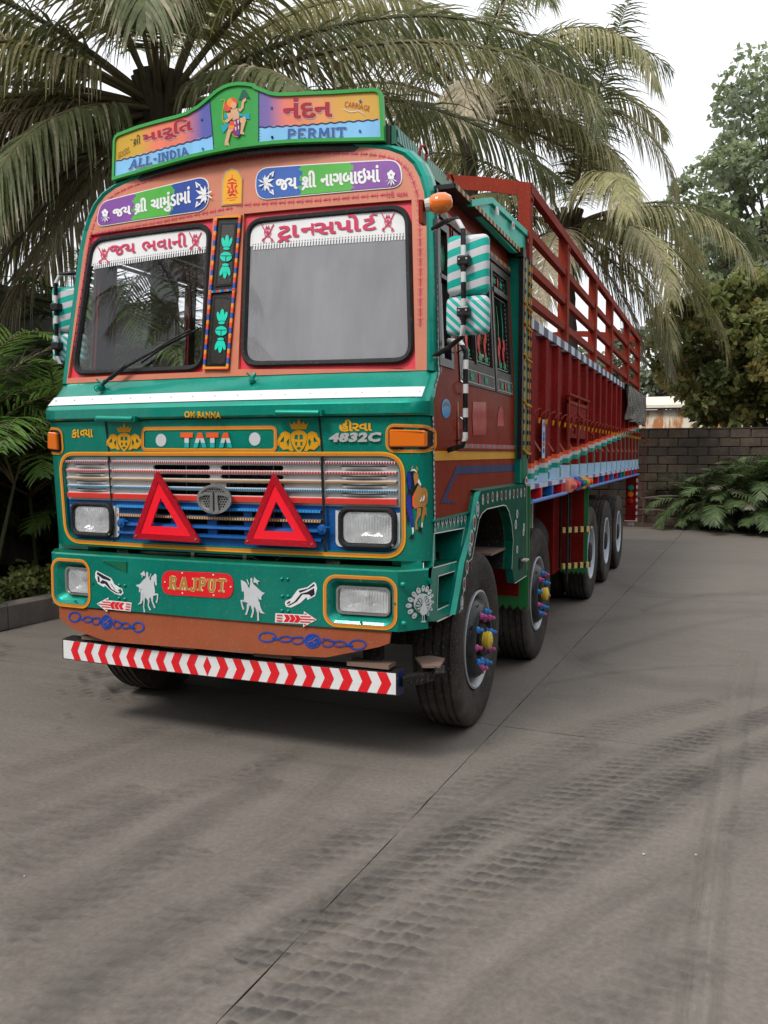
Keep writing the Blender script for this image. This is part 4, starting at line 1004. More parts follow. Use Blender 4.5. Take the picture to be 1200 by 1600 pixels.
decal('climbing_figure', sign, [(l, c) for l, c in [
    ([strokes(zz(HM, 270, 350, 300, 330, 340, 345, 330, 400, 300, 560, 300, 680, 350, 750), 1.2)], GYO),
    ([zz(HM, 570, 340, 640, 170, 700, 170, 775, 320, 690, 300, 640, 335)], DGREEN), ([zz(HM, 270, 790, 320, 770, 400, 720, 420, 760, 370, 840, 310, 910)], CY),
    ([zz(HM, 560, 540, 640, 590, 760, 560, 765, 670, 700, 660, 640, 620, 580, 620)], CY), ([zz(HM, 320, 620, 340, 570, 400, 600, 380, 690)], CY),
    ([zz(HM, 440, 500, 540, 470, 580, 560, 590, 680, 500, 700, 440, 640)], SKIN), ([zz(HM, 560, 490, 610, 490, 640, 340, 700, 300, 705, 350, 670, 380, 660, 480, 600, 545)], SKIN),
    ([circ(*HM(385, 460), 5.6, 7)], RDH), ([circ(*HM(455, 385), 7.2, 7.2)], ORH), ([zz(HM, 440, 300, 520, 310, 555, 370, 550, 440, 520, 420, 480, 350)], RDH), ([circ(*HM(490, 430), 4.4, 5.4)], SKIN),
    ([zz(HM, 370, 560, 440, 560, 480, 640, 380, 730, 330, 700, 400, 650)], SKIN), ([zz(HM, 600, 650, 680, 620, 705, 680, 650, 870, 680, 930, 600, 920, 620, 740, 590, 700)], SKIN),
    ([zz(HM, 430, 700, 500, 700, 500, 830, 440, 900, 400, 1050, 420, 1120, 340, 1110, 340, 1060, 410, 780)], SKIN), ([zz(HM, 430, 700, 500, 700, 505, 800, 400, 820)], RDH), ([zz(HM, 415, 770, 505, 780, 500, 830, 400, 825)], ORH),
    ([zz(HM, 500, 680, 580, 650, 600, 940, 560, 970, 490, 930, 470, 880, 510, 800)], PKH), ([zz(HM, 505, 710, 522, 705, 522, 760, 508, 760)], WHITE), ([zz(HM, 556, 680, 576, 675, 578, 740, 560, 740)], WHITE), ([zz(HM, 515, 800, 535, 795, 537, 860, 520, 860)], WHITE), ([zz(HM, 565, 780, 583, 775, 586, 840, 570, 840)], WHITE),
    ([zz(HM, 540, 880, 590, 870, 590, 930, 550, 945)], BLP), ([strokes(zz(HM, 460, 910, 500, 955, 570, 970), .9)], ORH)]], SG)
mb = MB(); K_ = 24
for i in range(K_):      # dark packing between the board and the roof
    q = []
    for x in (-.88 + 1.76 * i / K_, -.88 + 1.76 * (i + 1) / K_):
        y = SBf(x, 0) + .028; zr_ = interp(sorted((p[0], p[1]) for p in OP if p[1] > 3.2), x); q.append([(x, y, zr_ - .06), (x, y, 3.37), (x, y + .05, 3.37), (x, y + .05, zr_ - .06)])
    for a_, b_ in ((0, 1), (1, 2), (2, 3)): mb.face([q[0][a_], q[1][a_], q[1][b_], q[0][b_]], BLACK)
mb.build('sign_support', TR)
# side boards and rails along the roof
SCALE = striped('fish_scale_trim', '1B6A58', '8FB8AE', (0, 1, .6), .045, .5, wave=30)
for sx in (1, -1):
    mb = MB(); mb.box(sx * .90 - .012, sx * .90 + .012, -.62, .84, 3.27, 3.365, DGREEN); b_ = mb.build('roof_side_board', TR)
    mb = MB(); mb.box(sx * .914 - .002, sx * .914 + .004, -.60, .83, 3.285, 3.352, SCALE); mb.build('scale_trim', b_)
    for i in range(3):
        y = -.45 + i * .5; mb = MB(); mb.tube([(sx * 1.0, y - .05, 3.22), (sx * 1.01, y - .05, 3.28), (sx * 1.01, y, 3.30), (sx * 1.01, y + .05, 3.28), (sx * 1.0, y + .05, 3.22)], .008, RAIL, 6); mb.build('tie_hook', TR)
# ------------------------------------------------------------------ bumper
def BF(x, z): return -1.075 + .035 * x * x
def BS(s, z):
    a = abs(s)
    if a <= 1.09: return (s, BF(s, z), z)
    t = a - 1.09   # folded side wing, running back and outward
    d = Vector((.50, .866)); return (math.copysign(1.09 + t * .62, s), BF(1.09, z) + t * .785, z)
BU = lift(BF); bxz = lambda u, v: (lambda p: (p.x, p.z))(onto(BF)(u, v))
fogL, fogR = rrect(-1.035, -.84, .80, .99, .045), rrect(.745, 1.035, .805, .99, .045)
b0, b1 = bxz(511, 903), bxz(615, 979); fogR = rrect(b0[0], b1[0], b1[1], b0[1], .05, 6)
b0, b1 = bxz(84, 876), bxz(138, 946); fogL = rrect(b0[0], b1[0], b1[1], b0[1], .05, 6)
mb = MB()
panel(mb, [[(-1.26, .757), (1.26, .757), (1.26, 1.055), (-1.26, 1.055)], fogR, fogL], BS, GREEN, .06, rims=(), flip=False)
top = [BS(-1.26 + 2.52 * i / 50, 1.055) for i in range(51)]; bot = [BS(-1.26 + 2.52 * i / 50, .757) for i in range(51)]
for i in range(50):
    a, b = Vector(top[i]), Vector(top[i + 1]); mb.face([a, b, b + Vector((0, .012, .008)), a + Vector((0, .012, .008))], GREEN)
    a2, b2 = a + Vector((0, .012, .008)), b + Vector((0, .012, .008)); mb.face([a2, b2, b2 + Vector((0, .13, .0)), a2 + Vector((0, .13, .0))], DGREEN)
    a, b = Vector(bot[i]), Vector(bot[i + 1]); mb.face([b, a, a + Vector((0, .05, 0)), b + Vector((0, .05, 0))], GREEN)
bumper = mb.build('front_bumper', TR, smooth=30)
def fog(loop, c, nm):
    yc = BF((c[0] + c[1]) / 2, 0); cx = (c[0] + c[1]) / 2; tl = .07 * cx
    pl = lambda o: (lambda x, z: (x, yc + tl * (x - cx) - o, z))
    mb = MB(); l0 = loop; A = [pl(.002)(*p) for p in l0]; n = len(l0)
    tgt = rrect(c[0] - .004, c[1] + .004, c[2] - .004, c[3] + .004, .02, 6)
    ls = [[(p[0], p[1], p[2]) for p in A]]
    for t, o in ((.25, -.006), (.6, -.03), (.85, -.042), (1, -.045)):
        ls.append([pl(o)(a[0] + (b[0] - a[0]) * t, a[1] + (b[1] - a[1]) * t) for a, b in zip(l0, tgt)])
    for P_, Q_ in zip(ls, ls[1:]):
        for i in range(n): j = (i + 1) % n; mb.face([P_[i], P_[j], Q_[j], Q_[i]], GREEN)
    mb.build('lamp_recess', bumper, smooth=50)
    mb = MB(); panel(mb, [shrink(loop, -.016), shrink(loop, -.002)], lambda x, z: (x, BF(x, z) - .004, z), ORANGE, .05, rims=(0, 1), rim_dir=(0, .004, 0)); panel(mb, [shrink(loop, -.020), shrink(loop, -.016)], lambda x, z: (x, BF(x, z) - .004, z), YELLOW, .05); mb.build('orange_outline', bumper)
    H, _ = headlamp('fog_lamp', c, None, bumper, lambda x, z: yc + tl * (x - cx) + .05, STEEL, .008, .03, r=.03)
    for q in ((cx, c[3] + .045), (cx, c[2] - .045), (c[0] - .045, (c[2] + c[3]) / 2), (c[1] + .045, (c[2] + c[3]) / 2)):
        mb = MB(); p = Vector((q[0], BF(*q), q[1])); mb.tube([p, p + Vector((0, -.008, 0))], .006, GREEN, 6); mb.build('screw', bumper)
b0, b1 = bxz(526, 919), bxz(604, 961); fog(fogR, (b0[0], b1[0], b1[1], b0[1]), 'r')
b0, b1 = bxz(100, 889), bxz(136, 929); fog(fogL, (b0[0], b1[0], b1[1], b0[1]), 'l')
# rivets
for u, v in [Z7(*p) for p in ((284, 192), (317, 193), (287, 287), (319, 288), (285, 367), (320, 369), (950, 225), (955, 440))] + [Z6(*p) for p in ((475, 240), (508, 243), (474, 317), (508, 322))]:
    p = onto(BF)(u, v); r = .016 if u > 620 else .010; mb = MB()
    mb.lathe([(0, r), (.004, r * .95), (.009, r * .6), (.011, 0)], T(*p) @ RZ(-90), GREEN, 10); mb.build('rivet', bumper, smooth=50)
# bracket on the left of the bumper top
p = onto(BF)(183, 880); mb = MB(); mb.face([p + Vector(k) for k in ((-.10, -.01, .012), (.07, -.01, .012), (.07, .10, .02), (-.10, .10, .02))], GREEN); mb.face([p + Vector(k) for k in ((-.10, -.01, .012), (.07, -.01, .012), (.07, -.008, -.05))], DGREEN)
mb.build('tow_bracket', bumper)
# printed motifs
SHK = paint('shoe_ink', (.012, .012, .03), .5, dust=.03)
A2 = Zm(140, 880, 10); A3 = Zm(360, 890, 8)
for Z_, hp, rd, fl in ((A2, [720, 345, 780, 330, 840, 270, 880, 215, 880, 150, 910, 140, 925, 190, 945, 260, 960, 210, 1000, 190, 1025, 165, 1045, 180, 1045, 260, 1050, 340, 1035, 350, 1005, 260, 1010, 330, 1020, 440, 1065, 470, 1070, 500, 1050, 615, 1030, 615, 1045, 500, 985, 510, 1000, 620, 1025, 700, 1000, 700, 960, 560, 935, 590, 930, 660, 955, 735, 930, 735, 900, 650, 890, 550, 865, 560, 860, 690, 862, 765, 845, 765, 838, 600, 838, 500, 830, 560, 800, 640, 755, 645, 790, 600, 800, 480, 780, 445, 775, 400],
                        [[790, 170, 850, 120, 870, 180, 865, 205, 840, 190, 810, 235, 820, 190], [930, 225, 955, 160, 962, 170, 940, 235]], None),
                       (A3, [130, 130, 180, 150, 210, 190, 232, 210, 250, 110, 275, 110, 275, 170, 350, 240, 435, 292, 395, 320, 390, 380, 370, 370, 375, 450, 390, 520, 430, 550, 380, 545, 355, 480, 350, 400, 345, 520, 352, 640, 335, 640, 322, 480, 300, 460, 285, 560, 265, 605, 250, 600, 270, 540, 265, 470, 235, 440, 225, 500, 205, 570, 185, 570, 205, 500, 205, 410, 165, 400, 155, 430, 175, 500, 160, 500, 130, 390, 160, 370, 175, 330, 165, 270, 145, 275, 140, 240, 138, 180],
                        [[298, 90, 320, 120, 370, 150, 340, 155, 350, 195, 320, 165, 285, 160], [200, 120, 212, 120, 235, 180, 225, 190]], None)):
    RS = {A2: dict(body=[795, 440, 840, 340, 850, 300, 880, 250, 940, 260, 955, 270, 965, 215, 1000, 185, 1022, 160, 1045, 180, 1050, 345, 1032, 350, 1010, 270, 1008, 340, 1022, 440, 1010, 505, 960, 520, 930, 560, 880, 545, 835, 530, 800, 480], rider=[845, 290, 870, 240, 882, 205, 880, 150, 895, 135, 915, 150, 915, 200, 940, 250, 950, 330, 930, 420, 880, 430], cape=[720, 345, 785, 325, 845, 255, 885, 225, 880, 320, 835, 400, 800, 400, 785, 455, 770, 450, 778, 390], legs=[([845, 520, 850, 600, 845, 690, 858, 765], [4.5, 2, 1.6, 2.4]), ([905, 540, 925, 590, 915, 660, 950, 735], [4.5, 2.4, 1.8, 2.4]), ([970, 510, 980, 600, 1000, 650, 1020, 700], [4.5, 2.2, 1.8, 2.4]), ([1000, 490, 1062, 485, 1060, 560, 1042, 618], [4, 2.6, 1.8, 2.4]), ([815, 460, 815, 560, 800, 620, 758, 642], [3, 3.6, 3, 1])]),
          A3: dict(body=[130, 130, 150, 135, 185, 155, 210, 185, 225, 225, 260, 240, 300, 260, 330, 330, 350, 370, 350, 450, 320, 475, 280, 470, 230, 440, 205, 410, 165, 405, 172, 330, 168, 270, 145, 278, 140, 235], rider=[240, 215, 252, 150, 250, 115, 262, 100, 275, 112, 275, 160, 300, 200, 310, 280, 290, 340, 250, 340], cape=[285, 180, 345, 235, 395, 280, 432, 292, 398, 320, 385, 350, 388, 382, 360, 370, 330, 330, 300, 270], legs=[([170, 395, 135, 385, 145, 440, 165, 500], [3.2, 2.8, 2, 2.6]), ([225, 430, 215, 500, 195, 565], [4.5, 2.6, 2.6]), ([275, 450, 285, 520, 262, 600], [4.5, 2.6, 2.6]), ([325, 450, 345, 540, 348, 640], [5, 2.4, 2.6]), ([350, 400, 362, 480, 385, 530, 425, 550], [2.6, 4, 4, 1])])}[Z_]
    decal('horse_rider_print', bumper, [([zz(Z_, *RS[k])], GREYV) for k in ('body', 'rider', 'cape')] + [([strokes(zz(Z_, *p), [q * (1 if Z_ is A2 else 1.1) for q in w_])], GREYV) for p, w_ in RS['legs']] + [([zz(Z_, *q)], GREYV) for q in rd], BU)
decal('shoe_print', bumper, [([zz(A2, 110, 115, 340, 235, 390, 330, 510, 400, 530, 470, 490, 505, 400, 480, 330, 430, 240, 350, 225, 375, 130, 320, 85, 220, 90, 150)], WHITE), ([zz(A2, 120, 135, 330, 250, 320, 280, 200, 240, 150, 200, 110, 170)], SHK), ([zz(A2, 160, 300, 200, 260, 270, 290, 340, 400, 440, 460, 500, 450, 500, 475, 420, 470, 320, 410, 240, 320, 180, 320)], SHK), ([zz(A2, 120, 200, 150, 210, 160, 300, 130, 290)], SHK), ([strokes(zz(A2, 330, 320, 400, 420), .8)], SHK), ([zz(A2, 440, 420, 480, 400, 510, 440, 480, 460)], DGREEN)], BU)
decal('shoe_print', bumper, [([zz(A3, 1045, 155, 1070, 175, 1085, 235, 1060, 330, 965, 380, 950, 345, 870, 420, 760, 475, 700, 465, 680, 430, 690, 390, 760, 360, 830, 265, 850, 245, 960, 220)], WHITE), ([zz(A3, 850, 265, 970, 235, 1045, 175, 1055, 200, 990, 240, 870, 290)], SHK), ([zz(A3, 1045, 230, 1055, 310, 1010, 340, 980, 310, 900, 310, 830, 400, 740, 450, 710, 450, 800, 400, 880, 300, 960, 280)], SHK), ([zz(A3, 980, 320, 1005, 330, 985, 355, 965, 345)], WHITE), ([zz(A3, 700, 430, 720, 400, 750, 390, 740, 420)], DGREEN)], BU)
def arrow(Z_, head, tail, w, hw, sgn):
    """striped arrow sticker; head/tail in zoomed survey coordinates"""
    H_, T_ = Vector(head), Vector(tail); d = (H_ - T_).normalized(); nv = Vector((-d.y, d.x)); Ln = (H_ - T_).length; P_ = lambda a, b: Z_(*(T_ + d * a + nv * b))
    hl = Ln * .32; o = [P_(0, -w), P_(Ln - hl, -w), P_(Ln - hl, -hw), P_(Ln, 0), P_(Ln - hl, hw), P_(Ln - hl, w), P_(0, w)]
    sh = [([o], WHITE)]
    for k in range(3):
        a0 = Ln * (.2 + .125 * k); a1 = a0 + Ln * .105; t = w * .55; sh.append(([[P_(a0, -w * .8), P_(a1, -w * .8), P_(a1 + t, 0), P_(a1, w * .8), P_(a0, w * .8), P_(a0 + t, 0)]], RED))
    for k in range(5):
        b = -hw * .66 + k * hw * .33; e = Ln - hl * abs(b) / hw - 10 - 12; s0 = Ln - hl + 8 if abs(b) > w * .8 else Ln * .60
        if e > s0: sh.append(([[P_(s0, b - hw * .07), P_(e, b - hw * .07), P_(e, b + hw * .07), P_(s0, b + hw * .07)]], RED))
    for k in range(3): b = -w * .6 + k * w * .6; sh.append(([[P_(Ln * .03, b - w * .12), P_(Ln * .17, b - w * .12), P_(Ln * .17, b + w * .12), P_(Ln * .03, b + w * .12)]], RED))
    decal('arrow_sticker', bumper, sh, BU)
arrow(A2, (112, 632), (650, 685), 70, 115, 1); arrow(A3, (1080, 628), (560, 602), 58, 100, 1)
RJ = Zm(230, 880, 8)
q = [bxz(*RJ(*p)) for p in ((195, 120), (1080, 140), (1080, 440), (195, 390))]; rq = rquad([bxz(*RJ(*p)) for p in ((190, 388), (1082, 440), (1082, 132), (190, 88))], .08, 8)
mb = MB(); panel(mb, [rq], lambda x, z: (x, BF(x, z) - .005, z), RED, .08, rims=(0,), rim_dir=(0, .004, 0)); rj = mb.build('red_name_plate', bumper)
BU2 = lift(lambda x, z: BF(x, z) - .005)
lettering('plate_word', rj, slab('RAJPUT', .27), [RJ(258, 340), RJ(985, 382), RJ(1000, 190), RJ(262, 150)], BU2, paint('plate_cream', lin('E8C090'), .4), off=.001)
lettering('plate_word', rj, slab('RAJPUT', .17), [RJ(268, 332), RJ(977, 374), RJ(992, 200), RJ(272, 160)], BU2, paint('plate_gold', lin('A8803A'), .4), off=.002)
for a, b in ((440, 122), (828, 145), (222, 235), (1045, 295), (443, 373), (832, 400)):
    p = BU2(.0)(*RJ(a, b)); mb = MB(); mb.tube([p, p + Vector((0, -.003, 0))], .0045, WHITE, 6); mb.build('rivet', rj)
# peacock on the right wing
PC = Zm(620, 900, 17.14)
def on_wing(u, v):
    """sight line met with the folded right wing of the bumper"""
    d = ray(u, v); a = Vector((1.09, BF(1.09, 0))); w_ = Vector((.62, .785)); nv = Vector((w_.y, -w_.x)).normalized()
    den = nv.x * d.x + nv.y * d.y; t = (nv.x * (a.x - CC.x) + nv.y * (a.y - CC.y)) / den; p = CC + d * t
    p2 = onto(BF, 0)(u, v)
    return (p + Vector((nv.x, nv.y, 0)) * .0045) if p.x > 1.09 else p2 + Vector((0, -.0045, 0))
sh = []
def pcx(a, b): return PC(a, b)
fe = [(450, 1080, 210), (330, 960, 235), (280, 790, 262), (330, 620, 285), (430, 470, 310), (550, 360, 335), (680, 300, 0), (780, 320, 10), (855, 400, 30), (895, 520, 55), (895, 690, 85), (860, 870, 115), (775, 1000, 145)]
for x, y, a in fe:
    dx, dy = 640 - x, 750 - y; l = math.hypot(dx, dy); ux, uy = dx / l, dy / l; w_ = 62 if x < 640 else 44
    o = []
    for k in range(14):
        t = 2 * math.pi * k / 14; r_ = 95; o.append(PC(x + ux * r_ * .9 * (1 + math.cos(t)) - ux * 60 - uy * w_ * math.sin(t), y + uy * r_ * .9 * (1 + math.cos(t)) - uy * 60 + ux * w_ * math.sin(t)))
    sh.append(([o], GREYV)); sh.append(([circ(*PC(x, y), 1.0, 1.2, 8)], DGREEN))
sh.append(([circ(*PC(640, 720), 14, 15.5, 22)], GREYV))
for x, y in ((545, 590), (480, 680), (450, 780), (480, 880), (720, 520), (770, 590), (790, 690), (775, 800)):
    dx, dy = 640 - x, 790 - y; sh.append(([strokes([PC(x - 8, y), PC(x + dx * .2, y + dy * .2 + 6), PC(x + dx * .85, y + dy * .85)], [5.5, 5, 1.5])], DGREEN)); sh.append(([strokes([PC(x + dx * .08, y + dy * .08), PC(x + dx * .7, y + dy * .7)], [3.0, 1])], GREYV))
sh.append(([zz(PC, 655, 560, 670, 660, 700, 740, 745, 870, 720, 980, 650, 1030, 600, 1030, 545, 960, 545, 880, 590, 780, 640, 660, 600, 570, 600, 510, 650, 490, 685, 520)], GREYV))
for x in (605, 655): sh.append(([zz(PC, x - 7, 1020, x + 7, 1020, x + 8, 1180, x - 6, 1180)], GREYV)); sh.append(([zz(PC, x - 50, 1200, x + 45, 1170, x + 50, 1190, x, 1220)], GREYV))
mb = MB()
for i, (l, c) in enumerate(sh):
    v, f = region(l); mb.add([tuple(on_wing(*p) + Vector((.0004, -.0003, 0)) * i) for p in v], f, c)
mb.build('peacock_print', bumper)
for a, b in ((845, 100), (835, 1150), (870, 160)):
    p = on_wing(*PC(a, b)); mb = MB(); mb.tube([p, p + Vector((.008, -.006, 0))], .010, GREEN, 8); mb.build('rivet', bumper)
# lower valance with chains
vp = [bxz(*p) for p in ((90, 948), (368, 969), (610, 986), (607, 1006), (590, 1012), (508, 1028), (430, 1024), (290, 1013), (165, 1003), (110, 983), (91, 967))]
mb = MB(); VF = lambda x, z: (x, BF(x, z) + .012, z)
panel(mb, [vp], VF, VALB, .08, rims=(0,), rim_dir=(0, .012, 0)); val = mb.build('lower_valance', TR)
VA = lift(lambda x, z: BF(x, z) + .012)
def chain(c, L_, s, tilt):
    X = lambda a, b: (c[0] + a * L_, c[1] + a * L_ * tilt + b * s); sh = []
    E_ = lambda a, b, r1, r2, t: ([circ(*X(a, b), r1 * L_, r2 * s, 20), circ(*X(a, b), r1 * L_ - t, r2 * s - t, 20)], CHAINB)
    sh += [E_(-.84, 0, .17, .82, 2.6), E_(.84, 0, .17, .82, 2.6), ([circ(*X(0, 0), .155 * L_, 1.1 * s, 24), circ(*X(0, 0), .125 * L_, .86 * s, 24)], CHAINB), ([circ(*X(0, 0), .115 * L_, .78 * s, 24)], CHAINB)]
    for sg in (-1, 1): sh += [E_(.28 * sg, .1, .12, .62, 2.0), E_(.5 * sg, .05, .13, .5, 2.2), ([strokes([X(.6 * sg, .2), X(.75 * sg, .1)], 3.2)], CHAINB), ([strokes([X(.18 * sg, -.5), X(.42 * sg, -.2)], 2.2)], CHAINB)]
    sh.append(([strokes([X(-.07, .25), X(0, -.05), X(.06, .3)], 1.6)], VALB)); sh.append(([strokes([X(0, -.05), X(.08, -.5)], 1.4)], VALB))
    decal('chain_print', val, sh, VA)
chain((488, 1001.5), 84, 10.5, .085); chain((166, 972), 59, 10.5, .16)
# striped underrun bar
CHF = lambda x, z: -1.02 + .03 * x * x
cq = [-1.062, 1.062, .422, .537]
mb = MB(); n = 16
for i in range(n):
    x0 = -1.065 + 2.13 * i / n; x1 = -1.065 + 2.13 * (i + 1) / n; P_ = [[(x, CHF(x, 0) + o, z) for o, z in ((0, .42), (0, .54), (.09, .545), (.09, .415))] for x in (x0, x1)]
    for j in range(4): k = (j + 1) % 4; mb.face([P_[0][j], P_[1][j], P_[1][k], P_[0][k]], DARK)
for x in (-1.065, 1.065): mb.face([(x, CHF(x, 0) + o, z) for o, z in ((0, .42), (0, .54), (.09, .545), (.09, .415))], NAVY)
ub = mb.build('underrun_bar', TR)
def cfx(u, v): p = onto(CHF)(u, v); return p.x, p.z
mb = MB(); n = 20
for i in range(n):
    x0 = -1.055 + 2.11 * i / n; x1 = -1.055 + 2.11 * (i + 1) / n; mb.face([(x, CHF(x, 0) - .003, z) for x, z in ((x0, .425), (x1, .425), (x1, .535), (x0, .535))], WHITE)
mb.build('white_sheeting', ub)
xc_ = cfx(324.5, 1045)[0]; pit = .1035; mb = MB(); hw = pit / 2
mp = lambda x, z: (x, CHF(x, 0) - .0045, z)
panel(mb, [[(xc_ - .026, .48), (xc_, .425), (xc_ + .026, .48), (xc_, .535)]], mp, RED)
for sg in (-1, 1):
    k = 0
    while True:
        a = xc_ + sg * (.056 + k * pit); b = a + sg * hw; t = .026 * sg
        if abs(b) > 1.03: break
        panel(mb, [[(a, .425), (b, .425), (b + t, .48), (b, .535), (a, .535), (a + t, .48)]], mp, RED); k += 1
mb.build('red_chevron_print', ub, kind=None)
for x in (-.8, -.25, .35, .9):
    mb = MB(); mb.box(x - .05, x + .05, -.93, -.88, .50, .80, DARK); mb.box(x - .11, x + .12, -1.0, -.90, .553, .575, RUST); mb.build('bar_bracket', ub)
mb = MB(); mb.bar((1.065, -.94, .48), (1.20, -.80, .50), .06, .05, DARK); P_ = [onz(.56)(*p) for p in ((648, 1027), (672, 1024), (695, 1028), (688, 1040), (660, 1040))]
mb.add([tuple(p) for p in P_] + [tuple(p - Vector((0, 0, .012))) for p in P_], [(0, 1, 2, 3, 4), (9, 8, 7, 6, 5)] + [(i, (i + 1) % 5, 5 + (i + 1) % 5, 5 + i) for i in range(5)], RUST); mb.bar((1.2, -.80, .50), tuple(P_[3] - Vector((0, 0, .02))), .05, .04, DARK); mb.build('step_bracket', TR)
# pipes between nose and bumper
for a, b, r in (((220, 862), (345, 868), .012), ((345, 868), (395, 870), .012), ((240, 872), (330, 874), .006)):
    mb = MB(); p, q = onto(FYW, -.10)(*a), onto(FYW, -.10)(*b); mb.tube([p, q, q + Vector((.05, .05, -.05))], r, STEEL, 8); mb.build('air_pipe', TR, smooth=50)
for u, v in ((304, 866), (385, 869)):
    p = onto(FYW, -.09)(u, v); mb = MB(); mb.box(p.x - .012, p.x + .012, p.y - .02, p.y + .02, p.z - .05, p.z + .015, STEEL); mb.build('pipe_clamp', TR)
for k, P_ in enumerate((((430, 875), (445, 868), (480, 862)), ((200, 872), (215, 862), (240, 858)), ((560, 872), (600, 868), (620, 876)))):
    mb = MB(); mb.tube([onto(FYW, -.12)(*p) for p in P_], .008, DARK if k else STEEL, 6); mb.build('hose', TR, smooth=60)
mb = MB(); mb.box(-1.0, 1.0, -.72, -.70, .62, 1.12, DARK); mb.build('engine_bulkhead', TR)
mb = MB(); mb.box(-.5, .5, -.9, .2, .62, .90, DARK); mb.box(-.3, .3, -.95, .3, .72, 1.0, DARK); mb.build('engine_block', TR)
for x in (-.66, .68): mb = MB(); mb.box(x - .04, x + .04, -.93, -.84, .95, 1.10, DARK); mb.build('cab_mount', TR)
mb = MB(); mb.box(1.05, 1.16, -.90, -.86, .98, 1.10, GREEN); mb.box(1.168, 1.172, -.905, -.900, 1.0, 1.09, WHITE); mb.build('corner_bracket', TR)
